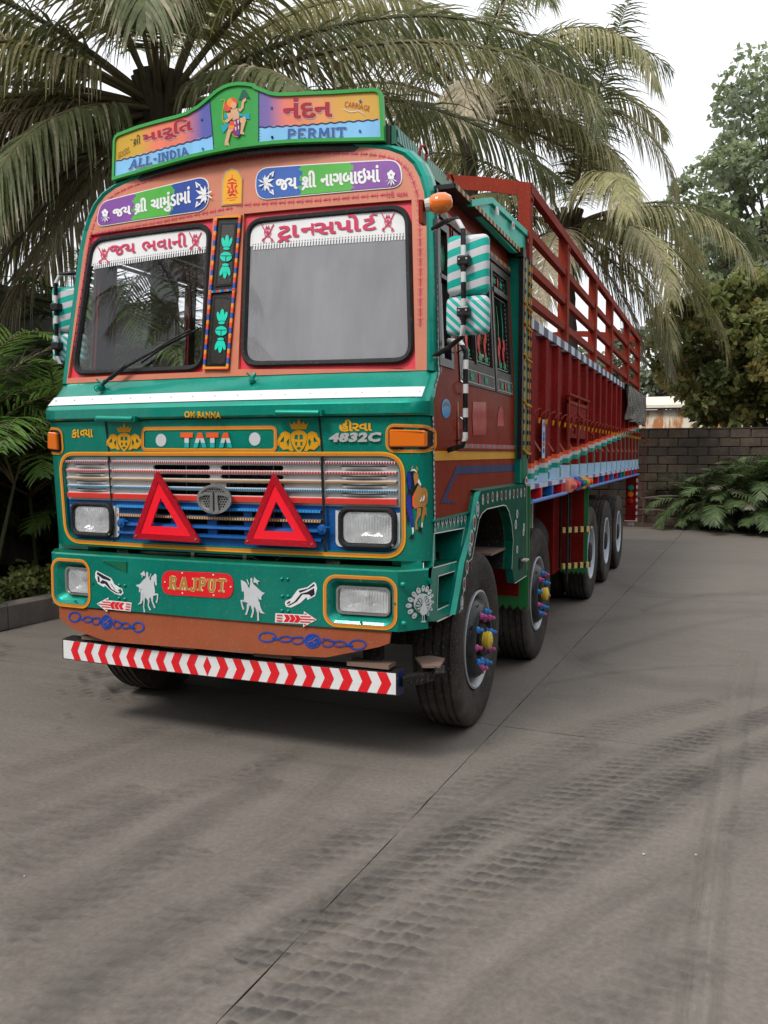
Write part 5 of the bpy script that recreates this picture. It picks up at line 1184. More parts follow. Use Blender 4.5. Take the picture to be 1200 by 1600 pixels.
# ------------------------------------------------------------------ right side of the cab
def SXf(z): return Wd(z)
def cab_side(sx):
    out = [(ye(1.30), 1.30), (ye(1.6), 1.6), (ye(1.85), 1.85), (ye(2.06), 2.06), (ye(2.5), 2.5), (ye(3.03), 3.03), (1.06, 3.03), (1.06, 1.30)]
    w1 = [(-.700, 2.12), (-.50, 2.12), (-.47, 2.80), (-.60, 2.80)]; w1 = [(-.72, 2.12), (-.53, 2.12), (-.50, 2.82), (-.64, 2.82)]
    w2 = [(-.36, 2.16), (.36, 2.16), (.36, 2.82), (-.36, 2.82)]; w3 = [(.45, 2.16), (.86, 2.16), (.86, 2.82), (.45, 2.82)]
    if sx < 0: w2 = [(-.34, 2.10), (.48, 2.10), (.48, 2.88), (-.34, 2.88)]; w3 = [(.56, 2.10), (.98, 2.10), (.98, 2.88), (.56, 2.88)]
    mp = lambda o: (lambda y, z: (sx * (SXf(z) + o), y, z))
    mb = MB(); panel(mb, [out, w1, w2, w3], mp(0), BROWN, .15, rims=(1, 2, 3), rim_dir=(-.03 * sx, 0, 0)); s = mb.build('cab_side', TR)
    BF_ = paint('window_frame_black', (.02, .016, .012), .3, coat=.5)
    for i, w_ in enumerate((w1, w2, w3)):
        big = i > 0; lp = [w_[0], w_[1], w_[2], w_[3]]
        fo_ = shrink(lp, -.03) if not big else [(lp[0][0] - .03, 2.03), (lp[1][0] + .03, 2.03), (lp[2][0] + .03, 2.85), (lp[3][0] - .03, 2.85)]
        if big: pass
        mb = MB(); panel(mb, [fo_, shrink(lp, .012)], mp(.008), BF_, rims=(0, 1), rim_dir=(-.02 * sx, 0, 0)); wf = mb.build('side_window', s)
        mb = MB(); panel(mb, [lp], mp(-.012), DGLASS if sx > 0 else GLASS); 
        mb.build('window_pane', wf)
        if sx > 0 and big:
            a0, a1 = lp[0][0], lp[1][0]; wd = a1 - a0
            mb = MB(); mb.bar((SXf(2.7) + .006, a0, 2.685), (SXf(2.7) + .006, a1, 2.685), .02, .03, BF_); mb.build('window_bar', wf)
            if wd > .5:
                mb = MB(); xm = a0 + wd * .42; mb.bar((SXf(2.1) - .0, xm, 2.16), (SXf(2.8) - .0, xm, 2.82), .025, .025, BF_); mb.build('window_bar', wf)
            # dashed white pin lines, red blooms and green leaves painted on the frame and panes
            mm = MB()
            def dash(y0, z0, y1, z1, o=.0105):
                n = max(2, int(math.hypot(y1 - y0, z1 - z0) / .028))
                for k in range(n):
                    t0, t1 = (k + .15) / n, (k + .75) / n; d = Vector((y1 - y0, z1 - z0)).normalized(); nv = Vector((-d.y, d.x)) * .0022
                    q_ = [Vector((y0 + (y1 - y0) * t, z0 + (z1 - z0) * t)) for t in (t0, t1)]
                    mm.face([mp(o)(*(q_[0] - nv)), mp(o)(*(q_[1] - nv)), mp(o)(*(q_[1] + nv)), mp(o)(*(q_[0] + nv))], WHITE)
            def frame_d(y0, y1, z0, z1, o): dash(y0, z0, y1, z0, o); dash(y1, z0, y1, z1, o); dash(y1, z1, y0, z1, o); dash(y0, z1, y0, z0, o)
            frame_d(a0, a1, 2.045, 2.115, .0105)
            frame_d(a0 + .03, a1 - .03, 2.19, 2.655, -.009); frame_d(a0 + .03, a1 - .03, 2.72, 2.80, -.009)
            mm.build('white_dashes', wf)
            leaf_n = RND.random()
            def blob(name, m, shapes, o): 
                b = MB(); 
                for l in shapes: v, f = region([l]); b.add([mp(o)(*p) for p in v], f, m)
                b.build(name, wf)
            LG = paint('leaf_green_print', lin('12A070'), .4); RB = paint('bloom_red', lin('D02830'), .4)
            def leaves(cy, cz, s_, o):
                L_ = []
                for k in range(7):
                    t = math.radians(20 + k * 50 + RND.random() * 20); d = Vector((math.cos(t), math.sin(t) * .7)); nv = Vector((-d.y, d.x)); c_ = Vector((cy, cz)); L_.append([tuple(c_), tuple(c_ + d * s_ * .5 + nv * s_ * .2), tuple(c_ + d * s_), tuple(c_ + d * s_ * .5 - nv * s_ * .2)])
                blob('leaf_painting', LG, L_, o)
            cy = (a0 + a1) / 2
            for dz, o in ((2.08, .011), (2.76, -.008)):
                leaves(cy - wd * .22, dz, .045, o); leaves(cy + wd * .22, dz, .045, o)
                blob('bloom_painting', RB, [circ(cy, dz, .02, .032, 8)], o)
            for yy in ([a0 + wd * .25, a0 + wd * .62, a0 + wd * .82] if wd > .5 else [a0 + wd * .35, a0 + wd * .65]):
                blob('bloom_painting', RB, [circ(yy, 2.30, .028, .05, 8), circ(yy + .03, 2.36, .028, .045, 8), circ(yy + .01, 2.25, .018, .035, 6)], -.008)
                leaves(yy + .03, 2.22, .05, -.008)
                st_ = MB(); panel(st_, [strokes([(yy, 2.38), (yy + .02, 2.48), (yy - .01, 2.6)], [.012, .016, .004])], mp(-.008), LG); st_.build('stem_painting', wf)
        if sx > 0 and not big:
            mm = MB(); LG = paint('leaf_green_print', lin('12A070'), .4)
            for k in range(4): panel(mm, [strokes([(-.60 + k * .02, 2.74), (-.58 + k * .018, 2.68), (-.59 + k * .01, 2.60)], [.002, .010, .002])], mp(-.008), LG)
            mm.build('leaf_painting', wf)
            mm = MB(); mm.bar((SXf(2.55), -.66, 2.56), (SXf(2.55), -.50, 2.56), .02, .02, BF_); mm.build('window_bar', wf)
    return s, mp
sideR, SMP = cab_side(1); sideL, _ = cab_side(-1)
def sdecal(name, shapes, parent=None, m=None):
    mb = MB()
    for i, (l, mm) in enumerate(shapes): panel(mb, l, SMP(.003 + .0005 * i), mm)
    return mb.build(name, parent or sideR)
# painted bands
y0_ = ye(1.6)
sdecal('yellow_band', [([[(y0_, 1.603), (1.06, 1.603), (1.06, 1.652), (y0_, 1.652)]], GOLD)])
def side_yz(u, v): p = at(u, v, 'x', 1.2); return (p.y, p.z)
sdecal('blue_stripe', [([[side_yz(*p) for p in zz(S3, 385, 322, 1020, 305, 1020, 370, 388, 408, 272, 668, 400, 712, 215, 706)]], NAVY)])
sdecal('red_patch', [([[side_yz(*p) for p in zz(S2, 555, 985, 690, 990, 695, 1200, 690, 1330, 560, 1335, 548, 1150)]], paint('red_rub_patch', lin('A02C28'), .4))]); sdecal('red_patch', [([[side_yz(*p) for p in zz(S2, 845, 1030, 870, 1080, 875, 1240, 810, 1240, 815, 1090)]], paint('red_rub_patch2', lin('A5222A'), .4))])
sdecal('blue_badge', [([[side_yz(*S2(275 + 46 * math.cos(t * .3142), 1055 + 102 * math.sin(t * .3142))) for t in range(20)]], paint('badge_blue', lin('1A8CC8'), .4)), ([[side_yz(*p) for p in zz(S2, 250, 1000, 270, 985, 300, 1000, 312, 1040, 290, 1030, 262, 1030, 240, 1040)]], NAVY)])
# door outline: a rolled bead, and a beaded coloured sill
mb = MB(); q = [SMP(.004)(*p) for p in ((-.43, 2.86), (-.43, 1.66), (1.04, 1.66))]
mb.bar(q[0], q[1], .012, .012, BROWN); mb.bar(q[1], q[2], .012, .012, BROWN); mb.build('door_bead', sideR)
CONF = striped('door_confetti_trim', 'B04A6A', '148C70', (0, 1, 0), .13, .62, third=(.86, 'B87A2A'))
CONF2 = striped('upright_confetti_trim', 'B86A2A', '5A2018', (0, 0, 1), .11, .45, third=(.8, '1A7A50'))
mb = MB(); panel(mb, [[(-.42, 1.668), (1.02, 1.668), (1.02, 1.694), (-.42, 1.694)]], SMP(.008), CONF, rims=(0,), rim_dir=(-.006, 0, 0)); mb.build('door_sill_trim', sideR)
mb = MB(); panel(mb, [[(-.422, 1.70), (-.405, 1.70), (-.405, 2.5), (-.422, 2.5)]], SMP(.008), CONF2, rims=(0,), rim_dir=(-.006, 0, 0)); mb.build('door_edge_trim', sideR)
CONF3 = striped('eave_confetti_trim', 'A04A3A', '1E9A78', (0, 1, 0), .12, .6, third=(.8, 'D08A3A'))
mb = MB(); panel(mb, [[(-.62, 2.892), (.98, 2.892), (.98, 2.92), (-.62, 2.92)]], SMP(.010), CONF3, rims=(0,), rim_dir=(-.008, 0, 0)); mb.build('eave_trim', sideR)
mb = MB(); panel(mb, [[(-.62, 2.868), (.98, 2.868), (.98, 2.888), (-.62, 2.888)]], SMP(.012), BLACK, rims=(0,), rim_dir=(-.01, 0, 0)); mb.build('eave_black_bead', sideR)  # raised black strip under the eave trim
# door pulls
for z in (1.80, 2.0):
    p = Vector(SMP(.01)(-.36, z)); mb = MB(); mb.tube([p + Vector(k) for k in ((0, -.04, .035), (.02, -.045, .02), (.02, -.04, -.01), (.02, 0, -.03), (0, .03, -.03))], .006, CHROME, 8); mb.build('door_pull', sideR, smooth=60)
# white chain-like border along the green corner
def dr_chain(k): return [[(math.cos(t) * .011 + (0 if k % 2 else .004), math.sin(t) * .016) for t in [i * 1.047 for i in range(6)]], [(-.018, .006), (.004, .014), (.006, .006)], [(-.018, -.006), (.004, -.014), (.006, -.006)]]
for sx in (1, -1):
    def cpt(a, b, sx=sx): z = b; y = ye(z) - .018 + a; x = abs(FS(1.24, z)[0]) + .001; return (sx * (Wd(z) + .0035 - .0), y + .012, z)
    motif_row('white_chain_border', sideR if sx > 0 else sideL, [(0, 1.25 + .05 * k) for k in range(36)], .028, lambda k: [[(b, a) for a, b in l] for l in dr_chain(k)], cpt, GREYV)
# gutter with yellow dashes
GUT = striped('gutter_dashes', '15130F', 'C8902A', (0, 1, 0), .085, .55)
for sx in (1, -1):
    mb = MB(); mb.box(1.12, 1.228, -.60, 1.0, 3.012, 3.036, BLACK) if sx > 0 else mb.box(-1.15, -1.12, -.5, 1.0, 3.02, 3.04, BLACK); g = mb.build('gutter', TR)
    if sx > 0: mb = MB(); mb.box(1.2285, 1.234, -.59, .96, 3.014, 3.040, GUT); mb.build('yellow_dash_trim', g)
# amber beacon lamp
p = at(688, 320, 'x', 1.24); mb = MB(); mb.lathe([(0, .030), (.02, .046), (.05, .05), (.085, .046), (.11, .028), (.115, 0)], T(p.x - .05, p.y - .02, p.z) @ RZ(12) @ RY(-6), AMBER, 16); bc = mb.build('marker_lamp', TR, smooth=60)
mb = MB(); mb.lathe([(-.02, 0), (-.02, .03), (0, .034), (.012, .034)], T(p.x - .05, p.y - .02, p.z) @ RZ(12) @ RY(-6), OFFW, 12); mb.box(1.145, 1.165, p.y - .05, p.y + .01, p.z - .09, p.z + .02, BROWN); mb.build('lamp_base', bc)
# ------------------------------------------------------------------ fender with wheel arch, steps
def fyz(u, v): p = at(u, v, 'x', 1.25); return (p.y, p.z)
fo1 = [fyz(*S3(*p)) for p in ((640, 580), (1115, 505), (1115, 1400))] + [fyz(822, 900), fyz(*WZ(768, 357))]
inner = [fyz(*p) for p in (S3(960, 1400), S3(975, 1100), S3(960, 930), S3(930, 800), S3(900, 742), S3(870, 735), S3(700, 775), S3(650, 820), S3(620, 880), S3(600, 980), S3(545, 1290))] + [fyz(*WZ(*p)) for p in ((400, 200), (375, 370), (345, 560), (335, 592))]
outer2 = [fyz(*WZ(*p)) for p in ((275, 602),)] + [fyz(*p) for p in (WZ(335, 200), WZ(395, 0), S3(500, 1290), S3(560, 820), S3(585, 700))]
loop = fo1[:4] + [fyz(*WZ(768, 357)), fyz(*WZ(755, 250))] + inner + [fyz(*WZ(308, 602))] + [fyz(*p) for p in (WZ(345, 400), WZ(377, 200), WZ(425, 30), S3(565, 1000), S3(597, 800), S3(622, 640))]
mf = lambda o: (lambda y, z: (1.25 + o, y, z))
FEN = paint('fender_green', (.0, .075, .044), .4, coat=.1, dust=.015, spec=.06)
mb = MB(); panel(mb, [loop], mf(0), FEN, rims=(0,), rim_dir=(-.05, 0, 0), rim_mat=GREEN); fen = mb.build('right_fender', TR)
# turned front edge of the fender
mb = MB(); ed_ = [fyz(*p) for p in (S3(640, 580), S3(622, 640), S3(597, 800), S3(565, 1000), WZ(425, 30), WZ(377, 200), WZ(345, 400), WZ(308, 602))]
for a, b in zip(ed_, ed_[1:]): mb.face([(1.25, *a), (1.25, *b), (1.222, b[0] - .012, b[1]), (1.222, a[0] - .012, a[1])], GREEN)
mb.face([(1.25, *ed_[0]), (1.25, 1.2, 1.415), (1.19, 1.2, 1.43), (1.19, ed_[0][0] - .05, ed_[0][1] + .01)], GREEN); mb.build('fender_flange', fen, smooth=40)
mb = MB()
for i in range(len(inner) - 1): a, b = inner[i], inner[i + 1]; mb.face([(1.249, *a), (1.249, *b), (1.19, *b), (1.19, *a)], DGREEN); mb.face([(1.19, *a), (1.19, *b), (.95, *b), (.95, *a)], DARK)
mb.build('arch_lining', fen, smooth=40)
wl = MB()
def wline(P_, w_=.006, m=WHITE): panel(wl, [strokes(P_, w_)], mf(.004), m)
wline([(a, b + .004) for a, b in inner]); wline([fyz(*S3(1115, 505)), fyz(*S3(1118, 1400)), (fyz(822, 900)[0], .75), fyz(*WZ(768, 357))]); wl.build('white_pinline', fen)
def dr_flower(k, s=1.0):
    o = [circ(.0, .0, .026 * s, .03 * s, 12), circ(0, 0, .013 * s, .016 * s, 8)]; return o
def ring_row(parent, P_, nn, s=1.0):
    A = [Vector(p) for p in P_]; L_ = [(b - a).length for a, b in zip(A, A[1:])]; tot = sum(L_)
    for k in range(nn):
        d = tot * (k + .5) / nn; i = 0
        while i < len(L_) - 1 and d > L_[i]: d -= L_[i]; i += 1
        o = A[i] + (A[i + 1] - A[i]).normalized() * d; m = MB()
        red = (k % 3 != 0)
        panel(m, [circ(o.x, o.y, .024 * s, .030 * s, 12), circ(o.x, o.y, .019 * s, .022 * s, 10)], mf(.004), GREYV); panel(m, [circ(o.x, o.y, .013 * s, .016 * s, 8)], mf(.0045), paint('flower_red', lin('A03028'), .5) if red else GREYV)
        for t in (-.8, 0, .8): panel(m, [[(o.x + .012 * t, o.y - .024 * s), (o.x + .012 * t + .01, o.y - .024 * s), (o.x + .014 * t + .003, o.y - .038 * s)]], mf(.0042), GREYV)
        m.build('flower_motif', parent)
ring_row(fen, [fyz(*p) for p in (S3(630, 675), S3(780, 635), S3(1110, 590))], 11, 1)
ring_row(fen, [fyz(*p) for p in (S3(620, 700), S3(575, 880), S3(530, 1120), WZ(425, 20))], 3, 1.5)
ring_row(fen, [fyz(*p) for p in (WZ(425, 20), WZ(400, 190), WZ(372, 360), WZ(345, 580))], 4, 1.25)
m = MB()
for u, v, s in ((1015, 820, 1.0), (1000, 930, 1.1), (1085, 960, 1.0), (1080, 1010, .9), (1015, 1190, .9)):
    c = fyz(*S3(u, v))
    for k in range(6): t = k * 1.047; panel(m, [circ(c[0] + .022 * s * math.cos(t), c[1] + .022 * s * math.sin(t), .012 * s, n=7)], mf(.004 + .0001 * k), GREYV)
m.build('white_flower_print', fen)
p = at(*S3(1115, 1290), 'x', 1.27); m = MB(); m.box(1.19, 1.29, p.y - .10, p.y + .0, p.z - .006, p.z + .006, OFFW); m.build('mirror_step', fen)
p = at(*S3(1058, 1330), 'x', 1.25); m = MB(); m.box(1.252, 1.257, p.y - .06, p.y + .05, p.z - .04, p.z + .04, DARK); m.build('latch_slot', fen)
p = at(*S3(1103, 472), 'x', 1.25); m = MB(); panel(m, [circ(p.y, p.z, .04, .030, 14)], mf(.010), WHITE); panel(m, [circ(p.y, p.z, .022, .018, 10)], mf(.012), REDL); m.build('side_reflector', fen)
# step recess between nose and fender
def sp_(u, v): p = at(u, v, 'x', 1.2); return (p.y, p.z)
so = [sp_(*S3(150, 870)), sp_(*S3(505, 815)), sp_(*WZ(395, 0)), sp_(*WZ(335, 240)), sp_(*WZ(275, 602)), sp_(*WZ(160, 655)), (-.93, .80), (-.86, 1.05), (ye(1.1), 1.1), (ye(1.3), 1.31)]
h1 = [sp_(*S3(*p)) for p in ((150, 1030), (462, 972), (400, 1305), (140, 1375))]; h2 = [sp_(*WZ(*p)) for p in ((170, 305), (305, 262), (262, 515), (162, 560))]
m = MB(); ms = lambda y, z: (1.2, y, z); panel(m, [so, h1, h2], ms, GREEN, rims=(1, 2), rim_dir=(-.22, 0, 0)); stp = m.build('step_panel', TR)
for h in (h1, h2):
    m = MB(); panel(m, [h], lambda y, z: (.98, y, z), GREEN); m.build('step_back', stp)
    a, b = h[3], h[2]; m = MB(); m.face([(1.205, a[0], a[1] + .004), (1.205, b[0], b[1] + .004), (.98, b[0], b[1] + .004), (.98, a[0], a[1] + .004)], FEN); m.build('step_tread', stp)
    m = MB(); panel(m, [shrink(h, -.006), h], lambda y, z: (1.204, y, z), WHITE); m.build('white_pinline', stp)
m = MB(); panel(m, [strokes([so[4], so[5]], .008)], lambda y, z: (1.204, y, z), WHITE); m.build('white_pinline', stp)
row = [sp_(*S3(*p)) for p in ((168, 905), (490, 865))]
for k in range(8):
    t = (k + .5) / 8; o = (row[0][0] * (1 - t) + row[1][0] * t, row[0][1] * (1 - t) + row[1][1] * t); m = MB()
    panel(m, [circ(o[0], o[1], .022, .020, 10)], lambda y, z: (1.204, y, z), GREYV); panel(m, [circ(o[0], o[1], .010, .009, 8)], lambda y, z: (1.2046, y, z), FEN); panel(m, [[(o[0] - .008, o[1] - .018), (o[0] + .008, o[1] - .018), (o[0], o[1] - .04)]], lambda y, z: (1.204, y, z), GREYV); m.build('flower_motif', stp)
# ledge where the side panel meets the steps, left-hand fender in plain green
m = MB(); m.box(1.17, 1.215, -.85, -.10, 1.296, 1.306, GREEN); m.build('side_ledge', TR)
m = MB(); lpL = [(y, z) for y, z in loop]; panel(m, [lpL], lambda y, z: (-1.25, y, z), FEN, rims=(0,), rim_dir=(.05, 0, 0)); m.build('left_fender', TR)
m = MB(); panel(m, [so, h1, h2], lambda y, z: (-1.2, y, z), GREEN, rims=(1, 2), rim_dir=(.22, 0, 0)); m.build('left_step_panel', TR)
# ------------------------------------------------------------------ cab inside
m = MB(); m.box(-1.16, 1.16, -.70, 1.02, 1.28, 1.31, INTER); m.build('cab_floor', TR)
m = MB(); m.box(-1.16, 1.16, 1.02, 1.05, 1.30, 3.02, INTER); m.build('cab_rear_wall', TR)
m = MB(); panel(m, [[(-1.02, -.56), (1.02, -.56), (1.02, 1.0), (-1.02, 1.0)]], lambda x, y: (x, y, 3.0), INTER); m.build('cab_ceiling', TR)
m = MB(); rbox(m, T(0, -.66, 2.0), 2.1, .32, .16, .04, INTER); m.build('dashboard', TR, smooth=40)
for x in (-.55, .6):
    m = MB(); rbox(m, T(x, .35, 1.75), .55, .5, .16, .05, INTER); s = m.build('cab_seat', TR, smooth=40)
    m = MB(); rbox(m, T(x, .62, 2.08), .5, .12, .6, .05, INTER); m.build('seat_back', s, smooth=40)
ang = RX(-62); m = MB(); P_ = [T(.6, -.32, 2.12) @ ang @ Vector((.2 * math.cos(t), .2 * math.sin(t), 0)) for t in [k * 2 * math.pi / 28 for k in range(29)]]; m.tube(P_, .013, INTER, 8)
for t in (0, 2.1, 4.2): m.bar(T(.6, -.32, 2.12) @ ang @ Vector((0, 0, 0)), T(.6, -.32, 2.12) @ ang @ Vector((.2 * math.cos(t), .2 * math.sin(t), 0)), .03, .012, INTER)
m.tube([T(.6, -.32, 2.12) @ Vector((0, 0, 0)), (.6, -.6, 1.9)], .02, INTER, 8); m.build('steering_wheel', TR, smooth=50)
# ------------------------------------------------------------------ mirrors
STR1 = striped('mirror_stripes_wide', '00A898', 'C8C8CC', (.9, .1, -3.2), .235, .5, rough=.5); STR2 = striped('mirror_stripes_steep', '10AAA0', 'C8C8CC', (2.2, .2, 2.4), .105, .5, rough=.5)
ZEB = striped('zebra_tube', '0C0C0E', 'C8C8C8', (.0, 0, 1), .125, .62)
for sx in (1, -1):
    def bp_(x, y, z): return (x, y, z) if sx > 0 else (-1.2 - (x - 1.2) * .85, -.56 + (y + .8) * .5, z)
    m = MB(); m.tube([bp_(1.18, -.80, 2.76), bp_(1.26, -.88, 2.765), bp_(1.35, -.95, 2.755), bp_(1.385, -.965, 2.70), bp_(1.388, -.965, 2.45), bp_(1.39, -.965, 2.26), bp_(1.375, -.94, 2.20), bp_(1.29, -.88, 2.16), bp_(1.19, -.80, 2.13)], .0125, ZEB, 10); br = m.build('mirror_bracket', TR, smooth=60)
    for z0, zh, wd, st, rz in ((2.545, .285, .205, STR1, 3), (2.305, .185, .215, STR2, -2)):
        m = MB(); MT = T(*bp_(1.392, -.895, z0)) if sx > 0 else T(-1.315, -.575, z0)
        rbox(m, MT @ RZ(rz if sx > 0 else 18), wd, .075, zh, .03, st, 3); h = m.build('mirror_housing', br, smooth=50)
        m = MB(); m.box(-wd / 2 + .014, wd / 2 - .014, .037, .040, -zh / 2 + .014, zh / 2 - .014, CHROME, MT @ RZ(rz if sx > 0 else 18)); m.build('mirror_glass', h)
        m = MB(); rbox(m, T(*bp_(1.388, -.955, z0 + .01)), .062, .05, .048, .008, BLACK, 2); m.tube([bp_(1.388, -.95, z0 - .0), bp_(1.375, -.92, z0 - .01)], .022, BLACK, 10)
        for dx in (-.018, .018): m.tube([bp_(1.388 + dx, -.979, z0 + .015), bp_(1.388 + dx, -.984, z0 + .015)], .005, STEEL, 6)
        m.build('mirror_clamp', br)
m = MB(); m.tube([(1.20, -.60, 2.23), (1.27, -.612, 2.22), (1.30, -.612, 2.17), (1.30, -.612, 1.72), (1.285, -.612, 1.68), (1.20, -.60, 1.655)], .014, ZEB, 10); m.build('grab_rail', TR, smooth=60)
m = MB(); m.tube([(1.20, -.44, 1.71), (1.30, -.612, 1.712)], .004, BLACK, 5); m.tube([(1.20, -.44, 2.185), (1.30, -.612, 2.187)], .004, BLACK, 5); m.build('rail_stay', TR)
ROOFG = paint('roof_panel_green', (.0, .50, .37), .35, coat=.3)
# ------------------------------------------------------------------ green box board behind the roof, corner pillar
m = MB(); gb = [(-.10, 3.05), (.12, 3.15), (.18, 3.165), (1.24, 3.21), (1.24, 3.02), (.9, 3.02)]
pg = lambda u, v: (lambda p: (p.y, p.z))(at(u, v, 'x', 1.22))
gb = [pg(*p) for p in (S1(520, 185), S1(735, 155), S1(1160, 550), S1(1160, 760), S1(1000, 690))]
panel(m, [gb], lambda y, z: (1.22, y, z), ROOFG, rims=(0,), rim_dir=(-.04, 0, 0)); gbo = m.build('roof_side_panel', TR)
m = MB(); 
for a, b in zip(gb[:2] + [gb[2]], gb[1:3]): m.bar((1.222, *a), (1.222, *b), .03, .035, ROOFG)
m.build('panel_edge', gbo)
for u, v in ((805, 262), (972, 415), (1137, 588)):
    p = at(*S1(u, v), 'x', 1.235); m = MB(); panel(m, [circ(p.y, p.z, .045, .025, 12)], lambda y, z: (1.241, y, z), WHITE); panel(m, [circ(p.y, p.z, .026, .014, 10)], lambda y, z: (1.243, y, z), REDL); m.build('panel_reflector', gbo)
m = MB(); m.box(1.10, 1.205, .30, 1.06, 3.022, 3.045, DGREEN); m.build('roof_ledge', TR)
YD = striped('yellow_dash_upright', 'C8902A', '14150F', (0, 0, 1), .075, .62)
py = lambda u: at(u, 600, 'x', 1.245).y
ys = [.965, .97, .998, 1.0, 1.19, 1.262]
m = MB(); m.box(1.09, 1.243, .975, 1.235, 1.43, 3.0, GREEN); pil = m.build('corner_pillar', TR)
m = MB(); m.box(1.222, 1.252, .962, 1.02, 1.60, 3.03, BLACK); m.build('black_upright', pil)
m = MB(); m.box(1.242, 1.247, 1.022, 1.178, 1.45, 3.0, DGREEN); m.build('green_upright', pil)
m = MB(); m.box(1.20, 1.252, 1.18, 1.238, 1.60, 3.03, BLACK); m.build('black_upright', pil)
for a, b in ((1.024, 1.045), (1.160, 1.174), (1.226, 1.240)): m = MB(); m.box(1.2475, 1.256, a, b, 1.63, 3.0, YD); m.build('yellow_edging', pil)
m = MB(); m.box(1.09, 1.256, .94, 1.03, 2.985, 3.045, BLACK); m.build('pillar_cap', pil)
for z in (2.66, 2.52, 2.30, 1.98, 1.64):
    m = MB(); m.tube([(1.258, 1.00, z + .03), (1.262, 1.1, z), (1.258, 1.24, z - .005)], .008, GOLD, 6); m.build('rope_tie', pil)
# ------------------------------------------------------------------ wheels
def wheel(x, y, sx, kind, rot):
    """x = outer face of tyre, kind front / rear"""
    M = T(x, y, .52) @ (Matrix() if sx > 0 else RZ(180)) @ RX(rot)
    m = MB(); R0 = .52; W_ = .275
    pr_ = [(-W_ + .02, .30), (-W_, .38), (-W_ + .005, .46), (-W_ + .03, .508)]
    g = [(-.235, -.225), (-.19, -.18), (-.14, -.13), (-.09, -.08), (-.045, -.036)]
    for a, b in g: pr_ += [(a - .004, R0), (a, R0 - .012, None, True), (b, R0 - .012, None, True), (b + .004, R0)]
    pr_ += [(-.02, .512), (-.008, .495), (0, .46), (.002, .42), (-.004, .375), (-.004, .372), (-.012, .33), (-.02, .305), (-.03, .292)]
    m.lathe(pr_, M, TYRE, 64, wob=.005); 
    rim = MB(); RW = paint('rim_white', (.48, .54, .60), .4, dust=.25) if kind == 'rear' else paint('rim_silver', (.42, .44, .46), .35, metal=.3, dust=.2)
    dk = paint('rim_black', (.02, .022, .026), .3, coat=.4, dust=.12)
    if kind == 'front': rim.lathe([(-.03, .292), (-.012, .298), (-.008, .288, dk if False else None), (-.02, .272), (-.05, .262, dk), (-.052, .255, dk), (-.02, .238, dk), (.0, .222, dk), (.018, .205, dk), (.022, .175, dk), (-.02, .165, dk), (-.04, .12, dk), (-.045, 0, dk)], M, RW, 48)
    else: rim.lathe([(-.03, .292), (-.012, .30), (-.008, .288), (-.02, .272), (-.10, .255, dk), (-.13, .25, dk), (-.14, .20, dk), (-.16, .12, dk), (-.15, 0, dk)], M, RW, 48)
    wl = rim.build('wheel', TR, smooth=40)
    m.build('tyre', wl, smooth=35)
    if kind == 'rear' and x > 0:
        m = MB(); m.lathe([(-.16, .12), (-.02, .11), (-.01, .09), (-.01, 0)], M, DARK, 24); m.build('hub', wl, smooth=40)
    if kind == 'front':
        m = MB(); m.lathe([(-.04, .10, DARK), (.02, .095, DARK), (.022, .046), (.034, .046), (.038, .052), (.060, .052), (.067, .045), (.069, .024), (.075, .020), (.075, 0)], M, HUBY, 24); m.build('hub_cap', wl, smooth=40)
        for k in range(10):
            t = 2 * math.pi * k / 10; c = M @ T(.0, .168 * math.cos(t), .168 * math.sin(t)); c_ = PINK if k % 2 else BLUEN; m = MB()
            m.lathe([(-.03, .028), (-.008, .034), (.0, .031), (.008, .023), (.030, .021), (.036, .014), (.054, .012), (.060, .006), (.061, 0)], c, c_, 8); m.build('nut', wl, smooth=30)
        for k in range(8):
            t = 2 * math.pi * k / 8 + .2; m = MB(); m.lathe([(.0, .016), (.001, 0)], M @ T(.0035, .222 * math.cos(t), .222 * math.sin(t)) @ RY(0), BLACK, 8); m.build('vent_hole', wl)
WY = [(0, 'front'), (1.81, 'front'), (4.82, 'rear'), (6.21, 'rear'), (7.58, 'rear')]
for i, (y, k) in enumerate(WY):
    for sx in (1, -1):
        wheel(sx * 1.225, y, sx, k, i * 17 + 5)
        if k == 'rear':   # inner twin tyre
            M = T(sx * .93, y, .52) @ (Matrix() if sx > 0 else RZ(180)); m = MB(); m.lathe([(-.25, .30), (-.26, .45), (-.23, .515), (-.03, .515), (0, .45), (-.01, .30)], M, TYRE, 40); m.build('inner_tyre', TR, smooth=40)
    m = MB(); m.tube([(-1.0, y, .52), (1.0, y, .52)], .07, DARK, 12); m.build('axle', TR)
for x in (-.42, .42): m = MB(); m.box(x - .04, x + .04, -.75, 10.0, .78, 1.02, DARK); m.build('chassis_rail', TR)
for i in range(9): m = MB(); m.box(-.38, .38, .1 + i * 1.15, .18 + i * 1.15, .82, .98, DARK); m.build('cross_member', TR)
m = MB(); m.box(.65, 1.13, -.52, -.50, .96, 1.10, DARK); m.build('inner_arch', TR)
p = at(*S3(800, 1235), 'y', .5); m = MB(); m.box(.9, 1.2, .35, .75, .985, 1.0, RUST); m.build('spray_guard', TR)
